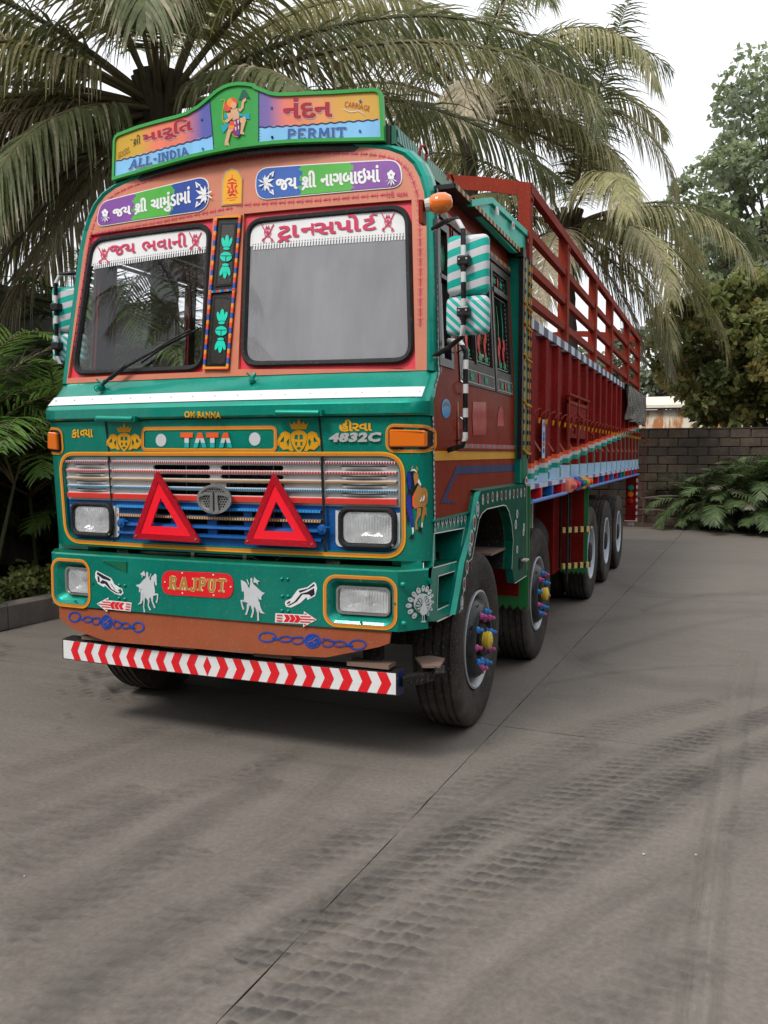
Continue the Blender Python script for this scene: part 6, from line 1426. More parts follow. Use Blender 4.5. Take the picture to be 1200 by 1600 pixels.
# ------------------------------------------------------------------ stake body
Y0, Y1, ZB, ZR = 1.24, 10.05, 1.41, 2.55
m = MB(); m.box(-1.22, 1.22, Y0, Y1, 1.36, 1.40, DARK); m.build('body_floor', TR)
RAILST = striped('rail_blocks', 'C8D4E0', '55546E', (0, 1, 0), .37, .5)
WPUR = striped('sill_blocks', 'C2CCE0', '6E5A86', (0, 1, 0), .52, .68)
def hat(y, w_, x0, dx, z0, z1, mt, sx):
    m = MB(); a = w_ / 2; b = a * .72; prf = [(y - a, x0), (y - b, x0 + dx), (y + b, x0 + dx), (y + a, x0)]
    for p, q in zip(prf, prf[1:]): m.face([(sx * p[1], p[0], z0), (sx * q[1], q[0], z0), (sx * q[1], q[0], z1), (sx * p[1], p[0], z1)], mt)
    m.face([(sx * p[1], p[0], z1) for p in prf], mt); return m
ribs = [1.33 + .535 * k for k in range(17)]
for sx in (1, -1):
    m = MB(); m.box(min(sx * 1.195, sx * 1.21), max(sx * 1.195, sx * 1.21), Y0, Y1, ZB, ZR, MAROON); side = m.build('body_side', TR)
    for y in ribs: hat(y, .17, 1.21, .045, ZB, ZR - .01, MAROON, sx).build('side_rib', side, smooth=20)
    m = MB(); m.box(min(sx * 1.19, sx * 1.262), max(sx * 1.19, sx * 1.262), Y0, Y1, ZR - .012, ZR + .058, RAILST); m.build('top_rail', side)
    m = MB(); m.box(min(sx * 1.2, sx * 1.262), max(sx * 1.2, sx * 1.262), Y0, Y1, 1.375, 1.41, WPUR); m.build('bottom_rail', side)
    if sx < 0: continue
    # painted flag steps, pale blue base band and upright teal lines
    def band(y0, y1, z0, z1, mt, ins=.0015):
        """paint that follows the sheet and the ribs"""
        brk = [y0]
        for y in ribs:
            for q in (y - .085, y - .061, y + .061, y + .085):
                if y0 < q < y1: brk.append(q)
        brk.append(y1)
        def xx(y):
            for r in ribs:
                d = abs(y - r)
                if d <= .061: return 1.255
                if d < .085: return 1.21 + .045 * (.085 - d) / .024
            return 1.21
        for a, b in zip(brk, brk[1:]): bm_.face([(xx(a) + .0025 + ins, a, z0), (xx(b) + .0025 + ins, b, z0), (xx(b) + .0025 + ins, b, z1), (xx(a) + .0025 + ins, a, z1)], mt)
    for k in range(17):
        ya = ribs[k] - .085; yb = ya + .535 if k < 16 else Y1; zt = 1.565 + .063 * (ya - 1.25)
        bm_ = MB()
        for h in range(2):
            y0, y1 = ya + .2675 * h, ya + .2675 * (h + 1); z = zt + .017 * h; y1 = min(y1, Y1)
            if y0 >= Y1: continue
            band(y0, y1, z - .037, z, FLAGO); band(y0, y1, z - .073, z - .037, GREYV); band(y0, y1, z - .115, z - .073, TEAL)
            if k < 2 and h == 0: band(y0, y0 + .16, 1.536, zt - .117, YELLOW) if zt - .117 > 1.54 else None
        bm_.build('flag_stripe', side)
        bm_ = MB(); band(ya, min(yb, Y1), 1.412, 1.532 if k else 1.50, LBLUE, 0); bm_.build('blue_base_band', side)
        for h in range(2):
            yc = ya + .16 + .2675 * h; z = zt - .115
            if yc < Y1 - .05: bm_ = MB(); bm_.box(1.258 if any(abs(yc - r) < .085 for r in ribs) else 1.2135, 1.262 if any(abs(yc - r) < .085 for r in ribs) else 1.2185, yc - .012, yc + .012, 1.43, z, TEAL); bm_.build('teal_upright', side)
        if k < 16:
            bm_ = MB(); y = ya + .32; bm_.bar((1.214, y, 1.735), (1.262, y + .03, 1.655), .012, .012, paint('peg_pink', lin('B86A5E'), .5)); bm_.build('tie_peg', side)
    # label strip with blue and white print near the cab
    p = at(*B3(235, 930), 'x', 1.26); m = MB(); m.box(1.256, 1.259, p.y - .055, p.y + .055, 1.60, 1.90, LBLUE); lab = m.build('poster_strip', side)
    for z, c in ((1.86, PINK), (1.79, BRBLUE), (1.75, CHAINB), (1.66, CHAINB), (1.71, RED)): m = MB(); panel(m, [circ(p.y, z, .035, .022, 9)], lambda y, z: (1.2600, y, z), c); m.build('poster_print', lab)
    # rope hooks
    for k in range(31):
        y = 1.30 + k * .285; m = MB(); z = 1.925
        P_ = [(1.262, y, z), (1.29, y + .03, z + .035), (1.30, y + .09, z + .045), (1.29, y + .15, z + .02), (1.275, y + .17, z - .02)]
        m.tube(P_, .0055, RAIL, 6); h = m.build('rope_hook', side, smooth=60)
        m = MB(); m.tube([P_[-1], (1.27, y + .175, z - .058)], [.010, .009], YELLOW, 6); m.build('hook_tip', h)
    # small hinged shutter in the side
    ya_, yb_ = 2.80, 3.98
    m = MB(); m.box(1.255, 1.285, ya_ - .03, yb_ + .03, 2.155, 2.175, RAIL); m.box(1.256, 1.275, ya_, ya_ + .05, 1.76, 2.155, RAIL); m.box(1.256, 1.275, yb_ - .05, yb_, 1.78, 2.155, RAIL); m.box(1.256, 1.275, 3.36, 3.41, 1.76, 2.155, RAIL); m.box(1.256, 1.270, ya_, yb_, 2.085, 2.115, RAIL)
    sh_ = m.build('side_shutter', side)
    m = MB(); m.box(1.253, 1.262, ya_ + .05, yb_ - .05, 1.78, 2.085, MAROON); m.build('shutter_leaf', sh_)
    for y, z in ((2.9, 1.90), (3.3, 2.0), (4.05, 1.86)): m = MB(); m.tube([(1.28, y, z), (1.31, y + .03, z - .03), (1.31, y + .06, z - .08), (1.28, y + .09, z - .06)], .011, RAIL, 6); m.build('shutter_latch', sh_)
    # cross bearers under the sill, each painted its own colour, and the ribbed blue tube
    cols = [RED, BRBLUE, RED, BLUEN, RED, BRBLUE, LGREEN, RED, BRBLUE, RED, BLUEN, RED, BRBLUE, LGREEN, RED]
    for k in range(19):
        y = 1.62 + .47 * k
        if 2.7 < y < 4.1 or y > 9.95: continue
        m = MB(); m.box(1.15, 1.268, y - .032, y + .032, 1.295, 1.374, cols[k % 15]); m.build('cross_bearer', TR)
    RT = striped('ribbed_blue', '3568B8', '6E9ADC', (0, 1, 0), .05, .5)
    for a, b in ((1.24, 2.72), (4.1, 9.9)): m = MB(); m.tube([(1.272, a, 1.285), (1.272, b, 1.285)], .016, RT, 8); m.build('side_tube', TR, smooth=50)
    for k, (a, b, c) in enumerate(((2.75, 3.02, SAL), (3.02, 3.2, RED), (3.2, 3.5, CHAINB), (3.5, 3.62, LGREEN), (3.62, 3.8, YELLOW), (3.8, 4.05, FLAGO))):
        m = MB(); rbox(m, T(1.25, (a + b) / 2, 1.345), .09, b - a, .13 if k % 2 == 0 else .10, .02, c, 2)
        m.lathe([(.0, .035), (.05, .028), (.06, 0)], T(1.285, (a + b) / 2, 1.35), c, 8); m.build('painted_block', TR, smooth=40)
m = MB(); m.box(-1.19, 1.19, Y0, Y0 + .03, 1.41, 2.6, MAROON); fw = m.build('body_front_wall', TR)
m = MB(); m.box(-1.19, 1.19, Y1 - .04, Y1, 1.41, 2.6, MAROON); m.build('tailgate', TR)
# posts and rails
posts = [1.22, 2.83, 4.68, 6.15, 8.2, 9.98]
for sx in (1, -1):
    for i, y in enumerate(posts):
        m = MB(); m.box(min(sx * 1.165, sx * 1.25), max(sx * 1.165, sx * 1.25), y - .055, y + .055, ZR + .0, 3.54, RAIL); po = m.build('stake_post', TR)
        m = MB(); m.tube([(sx * 1.25, y, 3.44), (sx * 1.262, y, 3.44)], .016, RAIL, 8); m.build('bolt', po)
    for i in range(5):
        for z in (3.235, 2.985, 2.755):
            m = MB(); m.box(min(sx * 1.185, sx * 1.235), max(sx * 1.185, sx * 1.235), posts[i] + .055, posts[i + 1] - .055, z - .03, z + .03, RAIL); m.build('side_rail', TR)
    m = MB(); m.box(min(sx * 1.16, sx * 1.255), max(sx * 1.16, sx * 1.255), posts[0] - .02, posts[-1] + .055, 3.54, 3.552, RAIL); m.box(sx * 1.25 - .005, sx * 1.25 + .005, posts[0] - .02, posts[-1] + .055, 3.48, 3.54, RAIL); m.build('top_angle_rail', TR)
# arched front and rear cross bars
for y in (1.2, 9.98):
    for i in range(8):
        x0, x1 = -1.25 + 2.5 * i / 8, -1.25 + 2.5 * (i + 1) / 8; f_ = lambda x: 3.50 + .17 * (1 - (x / 1.25) ** 2)
        if i == 0: m = MB()
        m.add([(x, y + dy, f_(x) + dz) for x in (x0, x1) for dy, dz in ((-.005, -.05), (-.005, .05), (.045, .05), (.045, .042), (.003, .042), (.003, -.05))], [(0, 1, 7, 6), (1, 2, 8, 7), (2, 3, 9, 8), (3, 4, 10, 9), (4, 5, 11, 10), (5, 0, 6, 11)], RAIL)
    m.build('arched_cross_bar', TR)
# mud flaps
def flap(y, x0, x1, z0, z1, inner, gw, nm='mud_flap'):
    m = MB(); n = 6; lp = [(x1, z1), (x0, z1)]
    for k in range(n): a = x0 + (x1 - x0) * k / n; b = x0 + (x1 - x0) * (k + 1) / n; lp += [(a, z0 + .0), ((a + b) / 2, z0 + .035), (b - .005, z0)]
    panel(m, [lp], lambda x, z: (x, y, z), KG2, rims=(0,), rim_dir=(0, .015, 0)); f = m.build(nm, TR)
    m = MB(); panel(m, [[(x0 + .005, z1), (x1 - gw, z1), (x1 - gw, z0 + .10), (x0 + .005, z0 + .10)]], lambda x, z: (x, y - .003, z), inner); m.build('flap_panel', f); return f
KG2 = paint('flap_green', (.02, .19, .05), .45)
flap(1.225, .93, 1.262, .485, 1.40, MAROON, .075); flap(4.2, .98, 1.262, .355, 1.28, MAROON, .045)
m = MB(); m.box(.80, .98, 3.72, 4.18, .40, 1.30, MAROON); m.build('tool_panel', TR)
m = MB(); m.box(.62, .64, 2.4, 3.6, .45, 1.30, DARK); m.build('tank_shield', TR)
m = MB(); m.lathe([(0, 0), (0, .27), (.9, .27), (.9, 0)], T(.72, 2.55, .78) @ RZ(90), DARK, 24); m.build('fuel_tank', TR, smooth=40)
m = MB(); m.box(1.18, 1.2, 3.3, 3.33, .40, 1.3, DARK); m.box(.95, .98, 2.68, 2.72, .35, 1.3, OFFW); m.build('flap_edge', TR)
YB = striped('rung_yellow_black', 'D8B870', '1A1712', (1, .6, 0), .085, .5)
for z in (.86, .49):
    m = MB(); a, b = at(882, 838 if z > .7 else 890, 'y', 3.9), at(910, 826 if z > .7 else 874, 'y', 3.9); m.bar((a.x, 3.75, z), (b.x + .06, 4.0, z), .03, .055, YB); m.build('side_step_rung', TR)
for x in (1.02, 1.12): m = MB(); m.bar((x, 3.9, .45), (x, 3.9, 1.3), .02, .02, DARK); m.build('rung_stay', TR)
# rear lamp panel with reflective edge
RW = striped('red_white_edge', 'C81E2A', 'D8D8D8', (0, 0, 1), .11, .5)
m = MB(); m.box(1.07, 1.25, 9.9, 9.92, .50, 1.28, MAROON); rp = m.build('rear_lamp_panel', TR)
m = MB(); m.box(1.238, 1.268, 9.885, 9.898, .49, 1.28, RW); m.box(1.06, 1.238, 9.885, 9.898, .485, .51, RW); m.build('reflective_edge', rp)
for z, c in ((1.06, TEAL), (.95, AMBER), (.84, REDL)):
    m = MB(); m.lathe([(0, .05), (.02, .045), (.025, 0)], T(1.15, 9.895, z) @ RZ(-90), c, 14); l = m.build('rear_lamp', rp, smooth=40)
m = MB(); m.box(1.1, 1.2, 10.0, 10.02, .42, .5, WHITE); m.build('rear_plate', TR)
# chain hanging at the rear corner
m = MB()
for k in range(22): z = 1.82 - k * .062; m.tube([(1.33 + .012 * math.sin(k), 10.12, z), (1.35 + .012 * math.sin(k), 10.12, z - .025), (1.33 + .012 * math.sin(k), 10.12, z - .05), (1.31, 10.12, z - .025), (1.33, 10.12, z)], .006, RAIL, 5)
m.tube([(1.26, 10.05, 1.9), (1.32, 10.1, 1.92), (1.4, 10.12, 1.86), (1.33, 10.12, 1.80)], .012, RAIL, 6); m.build('safety_chain', TR, kind='stuff')
# ------------------------------------------------------------------ folded tarpaulin hung over the rear of the right side
TARP = paint('grey_tarpaulin', (.19, .185, .16), .8, coat=0, var=.3, dust=.3, bmp=.4, bscale=7)
m = MB(); nu, nv = 60, 26; rr = random.Random(5); g = []
for i in range(nu + 1):
    row = []
    for j in range(nv + 1):
        u, v = i / nu, j / nv; y = 7.45 + 2.75 * u + .04 * math.sin(v * 9 + u * 3)
        fold = .028 * math.sin(u * 38 + 2 * math.sin(v * 4)) * (.3 + v) + .018 * math.sin(u * 90 + v * 6)
        if v < .18: t = v / .18; x = 1.12 + .17 * t; z = ZR + .075 - .02 * t * t + .01 * math.sin(u * 30)
        else: t = (v - .18) / .82; x = 1.29 + .03 * t + fold; z = ZR + .05 - .50 * t + .015 * math.sin(u * 25) * t
        row.append((x + (.05 if u > .93 else 0) * (u - .93) * 8, y, z))
    g.append(row)
for i in range(nu):
    for j in range(nv): m.face([g[i][j], g[i + 1][j], g[i + 1][j + 1], g[i][j + 1]], TARP)
tp = m.build('tarpaulin', None, 'pale grey folded tarpaulin hung over the rear end of the red truck body', smooth=80); tp['category'] = 'tarpaulin'
mod = tp.modifiers.new('thickness', 'SOLIDIFY'); mod.thickness = .006
# ================================================================== GROUND
def groundmat(name, base, vary=.12):
    m, n, l, b = newmat(name); p = geo_pos(n)
    big = noise(n, l, p, .55, 6, .6); mp = n.new('ShaderNodeMapping'); mp.inputs['Rotation'].default_value = (0, 0, math.radians(34)); mp.inputs['Scale'].default_value = (.35, 3.2, 1); l.new(p, mp.inputs['Vector'])
    streak = noise(n, l, mp.outputs['Vector'], 1.6, 6, .65); fine = noise(n, l, p, 42, 6, .7); mid = noise(n, l, p, 7, 5, .6)
    c = mixc(n, l, rng(n, l, big, .3, .7, 0, 1), tuple(x * .86 for x in base), tuple(x * 1.10 for x in base))
    c = mixc(n, l, rng(n, l, streak, .35, .68, 0, .40), c, (base[0] * .70, base[1] * .69, base[2] * .70))
    c = mixc(n, l, rng(n, l, mid, .45, .75, 0, .35), c, (base[0] * 1.2, base[1] * 1.14, base[2] * 1.06))
    c = mixc(n, l, rng(n, l, fine, .3, .72, .78, 1.16), (0, 0, 0), c) if False else c
    s = n.new('ShaderNodeVectorMath'); s.operation = 'SCALE'; l.new(c, s.inputs[0]); l.new(rng(n, l, fine, .3, .7, .76, 1.2), s.inputs['Scale'])
    vo = n.new('ShaderNodeTexVoronoi'); vo.inputs['Scale'].default_value = 26; l.new(p, vo.inputs['Vector'])
    sp = math_(n, l, 'LESS_THAN', vo.outputs['Distance'], .05); c2 = mixc(n, l, math_(n, l, 'MULTIPLY', sp, .35), s.outputs['Vector'], (.30, .28, .25))
    l.new(c2, b.inputs['Base Color']); l.new(rng(n, l, streak, .3, .7, .88, .62), b.inputs['Roughness'])
    b.inputs['Specular IOR Level'].default_value = .35
    hsum = math_(n, l, 'ADD', math_(n, l, 'MULTIPLY', fine, .35), math_(n, l, 'MULTIPLY', mid, 1.0)); bump(n, l, b, hsum, .35, .006); return m
CONC = groundmat('yard_concrete', (.162, .143, .123)); DIRT = groundmat('dark_earth', (.060, .050, .040))
m = MB(); m.face([(-120, -60, -.03), (120, -60, -.03), (120, 200, -.03), (-120, 200, -.03)], DIRT); gr = m.build('ground', None, kind='structure')
yard = bpy.data.objects.new('yard_pavement', None); COL.objects.link(yard); yard['kind'] = 'structure'
ax = Vector((.0367, 1, 0)).normalized(); bx = Vector((ax.y, -ax.x, 0)); org = Vector((1.346, .005, 0))
rs = random.Random(3)
def edge_pts(p, q, amp=.0025, step=.12):
    p, q = Vector(p), Vector(q); n = max(2, int((q - p).length / step)); d = (q - p).normalized(); nv = Vector((-d.y, d.x, 0)); o = []
    for k in range(n): o.append(p + (q - p) * k / n + nv * (0 if k == 0 else rs.uniform(-amp, amp) + (rs.random() < .03) * rs.uniform(0, .006)))
    return o
cols_ = [-5.35, -.0, 4.6, 9.2, 13.8]; rows_ = [-8.0, 0, 7.6, 15.6]
us = [-4.95, 0, 4.6, 9.2, 13.8]; vs_ = [-9.0, 0.0, 5.2, 10.4, 15.9]
gp_ = .0022
for i in range(4):
    for j in range(4):
        c = [org + bx * u + ax * v for u, v in ((us[i] + gp_, vs_[j] + gp_), (us[i + 1] - gp_, vs_[j] + gp_), (us[i + 1] - gp_, vs_[j + 1] - gp_), (us[i] + gp_, vs_[j + 1] - gp_))]
        lp = []
        for k in range(4): lp += edge_pts(c[k], c[(k + 1) % 4])
        m = MB(); m.face([(p.x, p.y, 0) for p in lp], CONC); nn = len(lp)
        ch = [(p.x, p.y, 0) for p in lp]
        for k in range(nn): a, b = lp[k], lp[(k + 1) % nn]; m.face([(b.x, b.y, 0), (a.x, a.y, 0), (a.x, a.y, -.028), (b.x, b.y, -.028)], DIRT)
        m.build('concrete_slab', yard)
# rubber and dust marks left by tyres: thin worn prints lying on the slabs
def trackmat(name, col, op, pit, rows, lug=True, soft=.25):
    m, n, l, b = newmat(name); uv = n.new('ShaderNodeUVMap'); sp = n.new('ShaderNodeSeparateXYZ'); l.new(uv.outputs[0], sp.inputs[0]); U, V = sp.outputs[0], sp.outputs[1]
    edge = math_(n, l, 'MULTIPLY', rng(n, l, U, 0, soft, 0, 1), rng(n, l, U, 1 - soft, 1, 1, 0)); p = geo_pos(n)
    ns = noise(n, l, p, 2.2, 5, .65); a = math_(n, l, 'MULTIPLY', edge, rng(n, l, ns, .36, .6, .45, 1))
    fn = noise(n, l, p, 30, 4, .6); a = math_(n, l, 'MULTIPLY', a, rng(n, l, fn, .3, .6, .45, 1))
    if lug:
        ru = math_(n, l, 'MULTIPLY', U, rows); row = math_(n, l, 'FLOOR', ru); fu = math_(n, l, 'FRACT', ru)
        wob = rng(n, l, noise(n, l, p, 8, 3), .3, .7, -.22, .22)
        ph = math_(n, l, 'ADD', math_(n, l, 'ADD', math_(n, l, 'DIVIDE', V, pit), wob), math_(n, l, 'ADD', math_(n, l, 'MULTIPLY', row, .5), math_(n, l, 'MULTIPLY', fu, .35)))
        saw = rng(n, l, math_(n, l, 'FRACT', ph), 0, .85, 1, .12)     # each lug darkest at its leading edge
        gap = math_(n, l, 'MULTIPLY', rng(n, l, fu, 0, .14, .25, 1), rng(n, l, fu, .86, 1, 1, .25))
        lugv = math_(n, l, 'MULTIPLY', saw, gap)
        a = math_(n, l, 'MULTIPLY', a, lugv)
    else:
        mpn = n.new('ShaderNodeCombineXYZ'); l.new(math_(n, l, 'MULTIPLY', U, rows * 1.0), mpn.inputs[0]); l.new(math_(n, l, 'MULTIPLY', V, .25), mpn.inputs[1])
        a = math_(n, l, 'MULTIPLY', a, rng(n, l, noise(n, l, mpn.outputs[0], 1.3, 5, .6), .35, .65, .1, 1))
    a = math_(n, l, 'MULTIPLY', a, op); tr = n.new('ShaderNodeBsdfTransparent'); mx = n.new('ShaderNodeMixShader'); b.inputs['Base Color'].default_value = (*col, 1); b.inputs['Roughness'].default_value = .8; b.inputs['Specular IOR Level'].default_value = .3
    l.new(a, mx.inputs[0]); l.new(tr.outputs[0], mx.inputs[1]); l.new(b.outputs[0], mx.inputs[2]); l.new(mx.outputs[0], n['Material Output'].inputs[0]); return m
TM1 = trackmat('tread_print', (.050, .046, .045), .70, .080, 4); TM2 = trackmat('faint_tread_print', (.056, .050, .047), .40, .08, 4); TM3 = trackmat('scuff', (.07, .062, .055), .24, 1, 6, False, .4); TM4 = trackmat('pale_scuff', (.26, .235, .20), .75, 1, 5, False, .4)
zt_ = [.004]
def track(name, pxs, width, mt):
    P = [onz(0)(*p) for p in pxs]; C_ = []
    n = len(P)
    for i in range(n - 1):
        p0, p1, p2, p3 = P[max(0, i - 1)], P[i], P[i + 1], P[min(n - 1, i + 2)]; k = max(4, int((p2 - p1).length / .12))
        for j in range(k): t = j / k; C_.append(.5 * ((2 * p1) + (p2 - p0) * t + (2 * p0 - 5 * p1 + 4 * p2 - p3) * t * t + (3 * p1 - p0 - 3 * p2 + p3) * t ** 3))
    C_.append(P[-1]); V = []; F = []; UVs = []; d = 0
    for i, c in enumerate(C_):
        t = (C_[min(i + 1, len(C_) - 1)] - C_[max(0, i - 1)]).normalized(); nv = Vector((-t.y, t.x, 0)) * width / 2
        if i: d += (c - C_[i - 1]).length
        V += [(c.x - nv.x, c.y - nv.y, zt_[0]), (c.x + nv.x, c.y + nv.y, zt_[0])]; UVs += [(0, d), (1, d)]
    for i in range(len(C_) - 1): F.append((2 * i, 2 * i + 1, 2 * i + 3, 2 * i + 2))
    me = bpy.data.meshes.new(name); me.from_pydata(V, [], F); uv = me.uv_layers.new(name='UVMap')
    for lp in me.loops: uv.data[lp.index].uv = UVs[lp.vertex_index]
    me.materials.append(mt); o = link(name, me, None, None, 'structure'); zt_[0] += .0004; return o
q3 = lambda *xy: zz(Q3, *xy); q4 = lambda *xy: zz(Q4, *xy)
track('tyre_track', q3(1330, 440, 1060, 520, 850, 598, 620, 708, 410, 785, 330, 840, 200, 920, 60, 1000, -200, 1150), .26, TM1)
track('tyre_track', q3(1030, 615, 850, 705, 620, 825, 480, 900, 330, 995, 180, 1085, 0, 1195, -220, 1330), .28, TM1)
track('tyre_track', q3(1300, 430, 1140, 505, 1000, 560, 860, 640, 700, 720, 560, 800), .22, TM2)
track('tyre_track', q3(1060, 440, 800, 505, 620, 580, 480, 640, 330, 700, 120, 800, -200, 960), .24, TM2)
track('tyre_track', q3(1300, 520, 1150, 580, 1000, 680, 860, 770, 700, 860, 560, 940), .24, TM2)
track('tyre_track', q3(1150, 345, 1000, 345, 800, 362, 650, 385, 585, 398), .10, TM3)
track('tyre_track', q3(1130, 300, 1095, 520, 1060, 760, 1030, 1000, 1000, 1320), .20, TM4); track('tyre_track', q3(1075, 560, 1040, 760, 1000, 1000, 960, 1320), .05, TM3)
track('tyre_track', q3(1170, 330, 1135, 560, 1090, 900, 1060, 1320), .05, TM3)
track('tyre_track', q3(1000, 900, 800, 975, 600, 1090, 460, 1190, 300, 1330), .12, TM3); track('tyre_track', q3(1000, 1000, 800, 1080, 640, 1190, 500, 1330), .25, TM3); track('tyre_track', q3(1300, 640, 1150, 740, 1100, 800), .2, TM2)
track('tyre_track', q3(560, 610, 440, 700, 300, 760, 0, 960, -200, 1080), .04, TM3)
for c in ((0, 1190, 150, 1100, 330, 1000, 480, 905, 640, 850), (400, 1420, 560, 1295, 760, 1190, 960, 1085, 1200, 960), (170, 1320, 330, 1200, 480, 1110, 600, 1050), (0, 930, 200, 870, 420, 740, 620, 660, 760, 620, 900, 560), (0, 800, 200, 740, 440, 660)):
    track('tyre_track', q4(*c), .22, TM2)
for c in ((0, 720, 200, 650, 420, 560, 640, 500, 760, 480), (0, 1060, 240, 960, 520, 820, 800, 640, 960, 540), (0, 1300, 300, 1120, 600, 950, 860, 800, 1100, 600), (60, 1420, 400, 1180, 760, 960, 1040, 760)): track('tyre_track', q4(*c), .30, TM3)
for c in ((700, 1000, 850, 985, 1040, 960, 1200, 955), (900, 880, 1000, 925, 1120, 930, 1210, 925), (820, 900, 880, 1000, 980, 1060, 1210, 1080)): track('tyre_track', [(a, b) for a, b in zip(c[::2], c[1::2])], .5, TM3)
for c in ((1250, 560, 1100, 600, 940, 690, 800, 800, 640, 900, 420, 1040, 200, 1200, 60, 1330), (1060, 1130, 900, 1190, 760, 1270, 640, 1340), (760, 560, 600, 640, 430, 720, 250, 830, 90, 930, -100, 1050)): track('tyre_track', q3(*c), .24, TM2)
for c in ((1100, 820, 960, 880, 800, 960, 660, 1060, 500, 1180, 380, 1330), (1250, 760, 1120, 830, 1000, 930, 900, 1060, 820, 1330), (700, 640, 560, 690, 400, 780, 200, 880, 0, 1010), (1150, 420, 980, 445, 800, 480, 620, 530), (1180, 210, 1000, 240, 820, 290, 700, 330), (1150, 150, 1000, 160, 850, 200)): track('tyre_track', q3(*c), .18, TM3)
for c in ((0, 1110, 200, 1030, 420, 900, 640, 760, 860, 640), (100, 1420, 300, 1290, 520, 1160, 760, 1010, 1000, 860, 1210, 740), (0, 620, 180, 580, 340, 530, 520, 470), (0, 880, 160, 830, 300, 780, 460, 690)): track('tyre_track', q4(*c), .24, TM2)
# damp splashes on the slab by the left front wheel
WET = trackmat('damp_patch', (.022, .020, .017), 1.0, 1, .3, False, .25)
def splat(u, v, rx, ry, mt=WET, n=18):
    c = onz(0)(u, v); a = (onz(0)(u + rx, v) - c).length; b = (onz(0)(u, v + ry) - c).length; V = [(c.x, c.y, zt_[0])]; U_ = [(.5, .5)]
    for k in range(n): t = 2 * math.pi * k / n; r = rs.uniform(.65, 1.1); V.append((c.x + a * math.cos(t) * r, c.y + b * math.sin(t) * r, zt_[0])); U_.append((.5 + .32 * math.cos(t), .5))
    me = bpy.data.meshes.new('damp_spot'); me.from_pydata(V, [], [(0, 1 + k, 1 + (k + 1) % n) for k in range(n)]); uv = me.uv_layers.new(name='UVMap')
    for lp in me.loops: uv.data[lp.index].uv = U_[lp.vertex_index]
    me.materials.append(mt); link('damp_spot', me, None, None, 'structure'); zt_[0] += .0001
splat(200, 1072, 38, 12); splat(215, 1070, 30, 9); splat(190, 1078, 24, 7); splat(170, 1085, 18, 5)
for k in range(46): splat(rs.gauss(165, 45), rs.uniform(1038, 1098), rs.uniform(3, 10), rs.uniform(1.2, 3.6), n=9)
for u, v in ((5, 1010), (15, 1016), (2, 1024), (90, 1145), (105, 1122), (340, 1152), (360, 1146)): splat(u, v, 8, 2.5, n=9)
splat(345, 1150, 24, 6, TM3)
# pebbles
PEB = paint('pale_pebble', (.5, .47, .42), .8, coat=0)
for i, (u, v) in enumerate(((1006, 1336), (1087, 1337), (1002, 1074), (38, 1370))):
    c = onz(0)(u, v); m = MB(); bm = bmesh.new(); bmesh.ops.create_icosphere(bm, subdivisions=1, radius=.007 if i < 2 else .004)
    for q in bm.verts: q.co *= rs.uniform(.75, 1.2); q.co.z *= .6
    m.add([tuple(q.co) for q in bm.verts], [tuple(q.index for q in f.verts) for f in bm.faces], PEB, T(c.x, c.y, .004)); bm.free()
    o = m.build('pebble', None, ['small white pebble on the concrete left of the pale upright wheel streak', 'small white pebble on the concrete inside the pale upright wheel streak', 'tiny pale chip of gravel on the slab beyond the cross joint', 'tiny pale chip of gravel near the left picture edge'][i]); o['category'] = 'pebble'; o['group'] = 'pebbles on the yard'
# ================================================================== LEFT: kerb, planting, grey shed
KERB = paint('kerb_concrete', (.17, .15, .135), .85, coat=0, var=.2, dust=.3, bmp=.4, bscale=20)
kd = (Vector((-3.506, 1.633, 0)) - Vector((-3.629, 1.028, 0))).normalized(); kd = Vector((.10, 1, 0)).normalized(); kp = Vector((-3.60, 1.1, 0)); kn = Vector((-kd.y, kd.x, 0))
kerb = thing('kerb', 'low rough concrete kerb edging the planted strip left of the truck', 'kerb')
for k in range(-7, 14):
    a = kp + kd * (k * 1.0 + .006); b = kp + kd * (k * 1.0 + .994); m = MB()
    prf = [(0, 0), (0, .215), (.02, .235), (.14, .235), (.16, .21), (.16, 0)]
    for (o1, z1), (o2, z2) in zip(prf, prf[1:]): m.face([a + kn * o1 + Vector((0, 0, z1)), b + kn * o1 + Vector((0, 0, z1)), b + kn * o2 + Vector((0, 0, z2)), a + kn * o2 + Vector((0, 0, z2))], KERB)
    for e in (a, b): m.face([e + kn * o + Vector((0, 0, z)) for o, z in prf], KERB)
    m.build('kerb_stone', kerb)
SOIL = groundmat('bed_soil', (.045, .035, .026))
m = MB(); q = [kp + kd * -8 + kn * .16, kp + kd * 13.5 + kn * .16, kp + kd * 13.5 + kn * 6, kp + kd * -8 + kn * 6]; m.face([(p.x, p.y, .17) for p in q], SOIL); m.build('planting_bed', None, kind='structure')
WALLG = paint('grey_plaster', (.36, .33, .30), .9, coat=0, var=.25, dust=.3, bmp=.3)
sh = thing('grey_shed', 'long windowless grey plastered building behind the palms on the left', 'building')
m = MB(); m.box(-9.5, -6.2, -4, 13.2, 0, 3.72, WALLG); m.build('wall', sh)
m = MB(); m.box(-9.6, -6.1, -4.1, 13.3, 3.722, 3.80, WALLG); m.build('roof_slab', sh)
for y in (0, 3.2, 6.4, 9.6): m = MB(); m.box(-6.2, -6.12, y, y + .25, 0, 3.7, WALLG); m.build('buttress', sh)
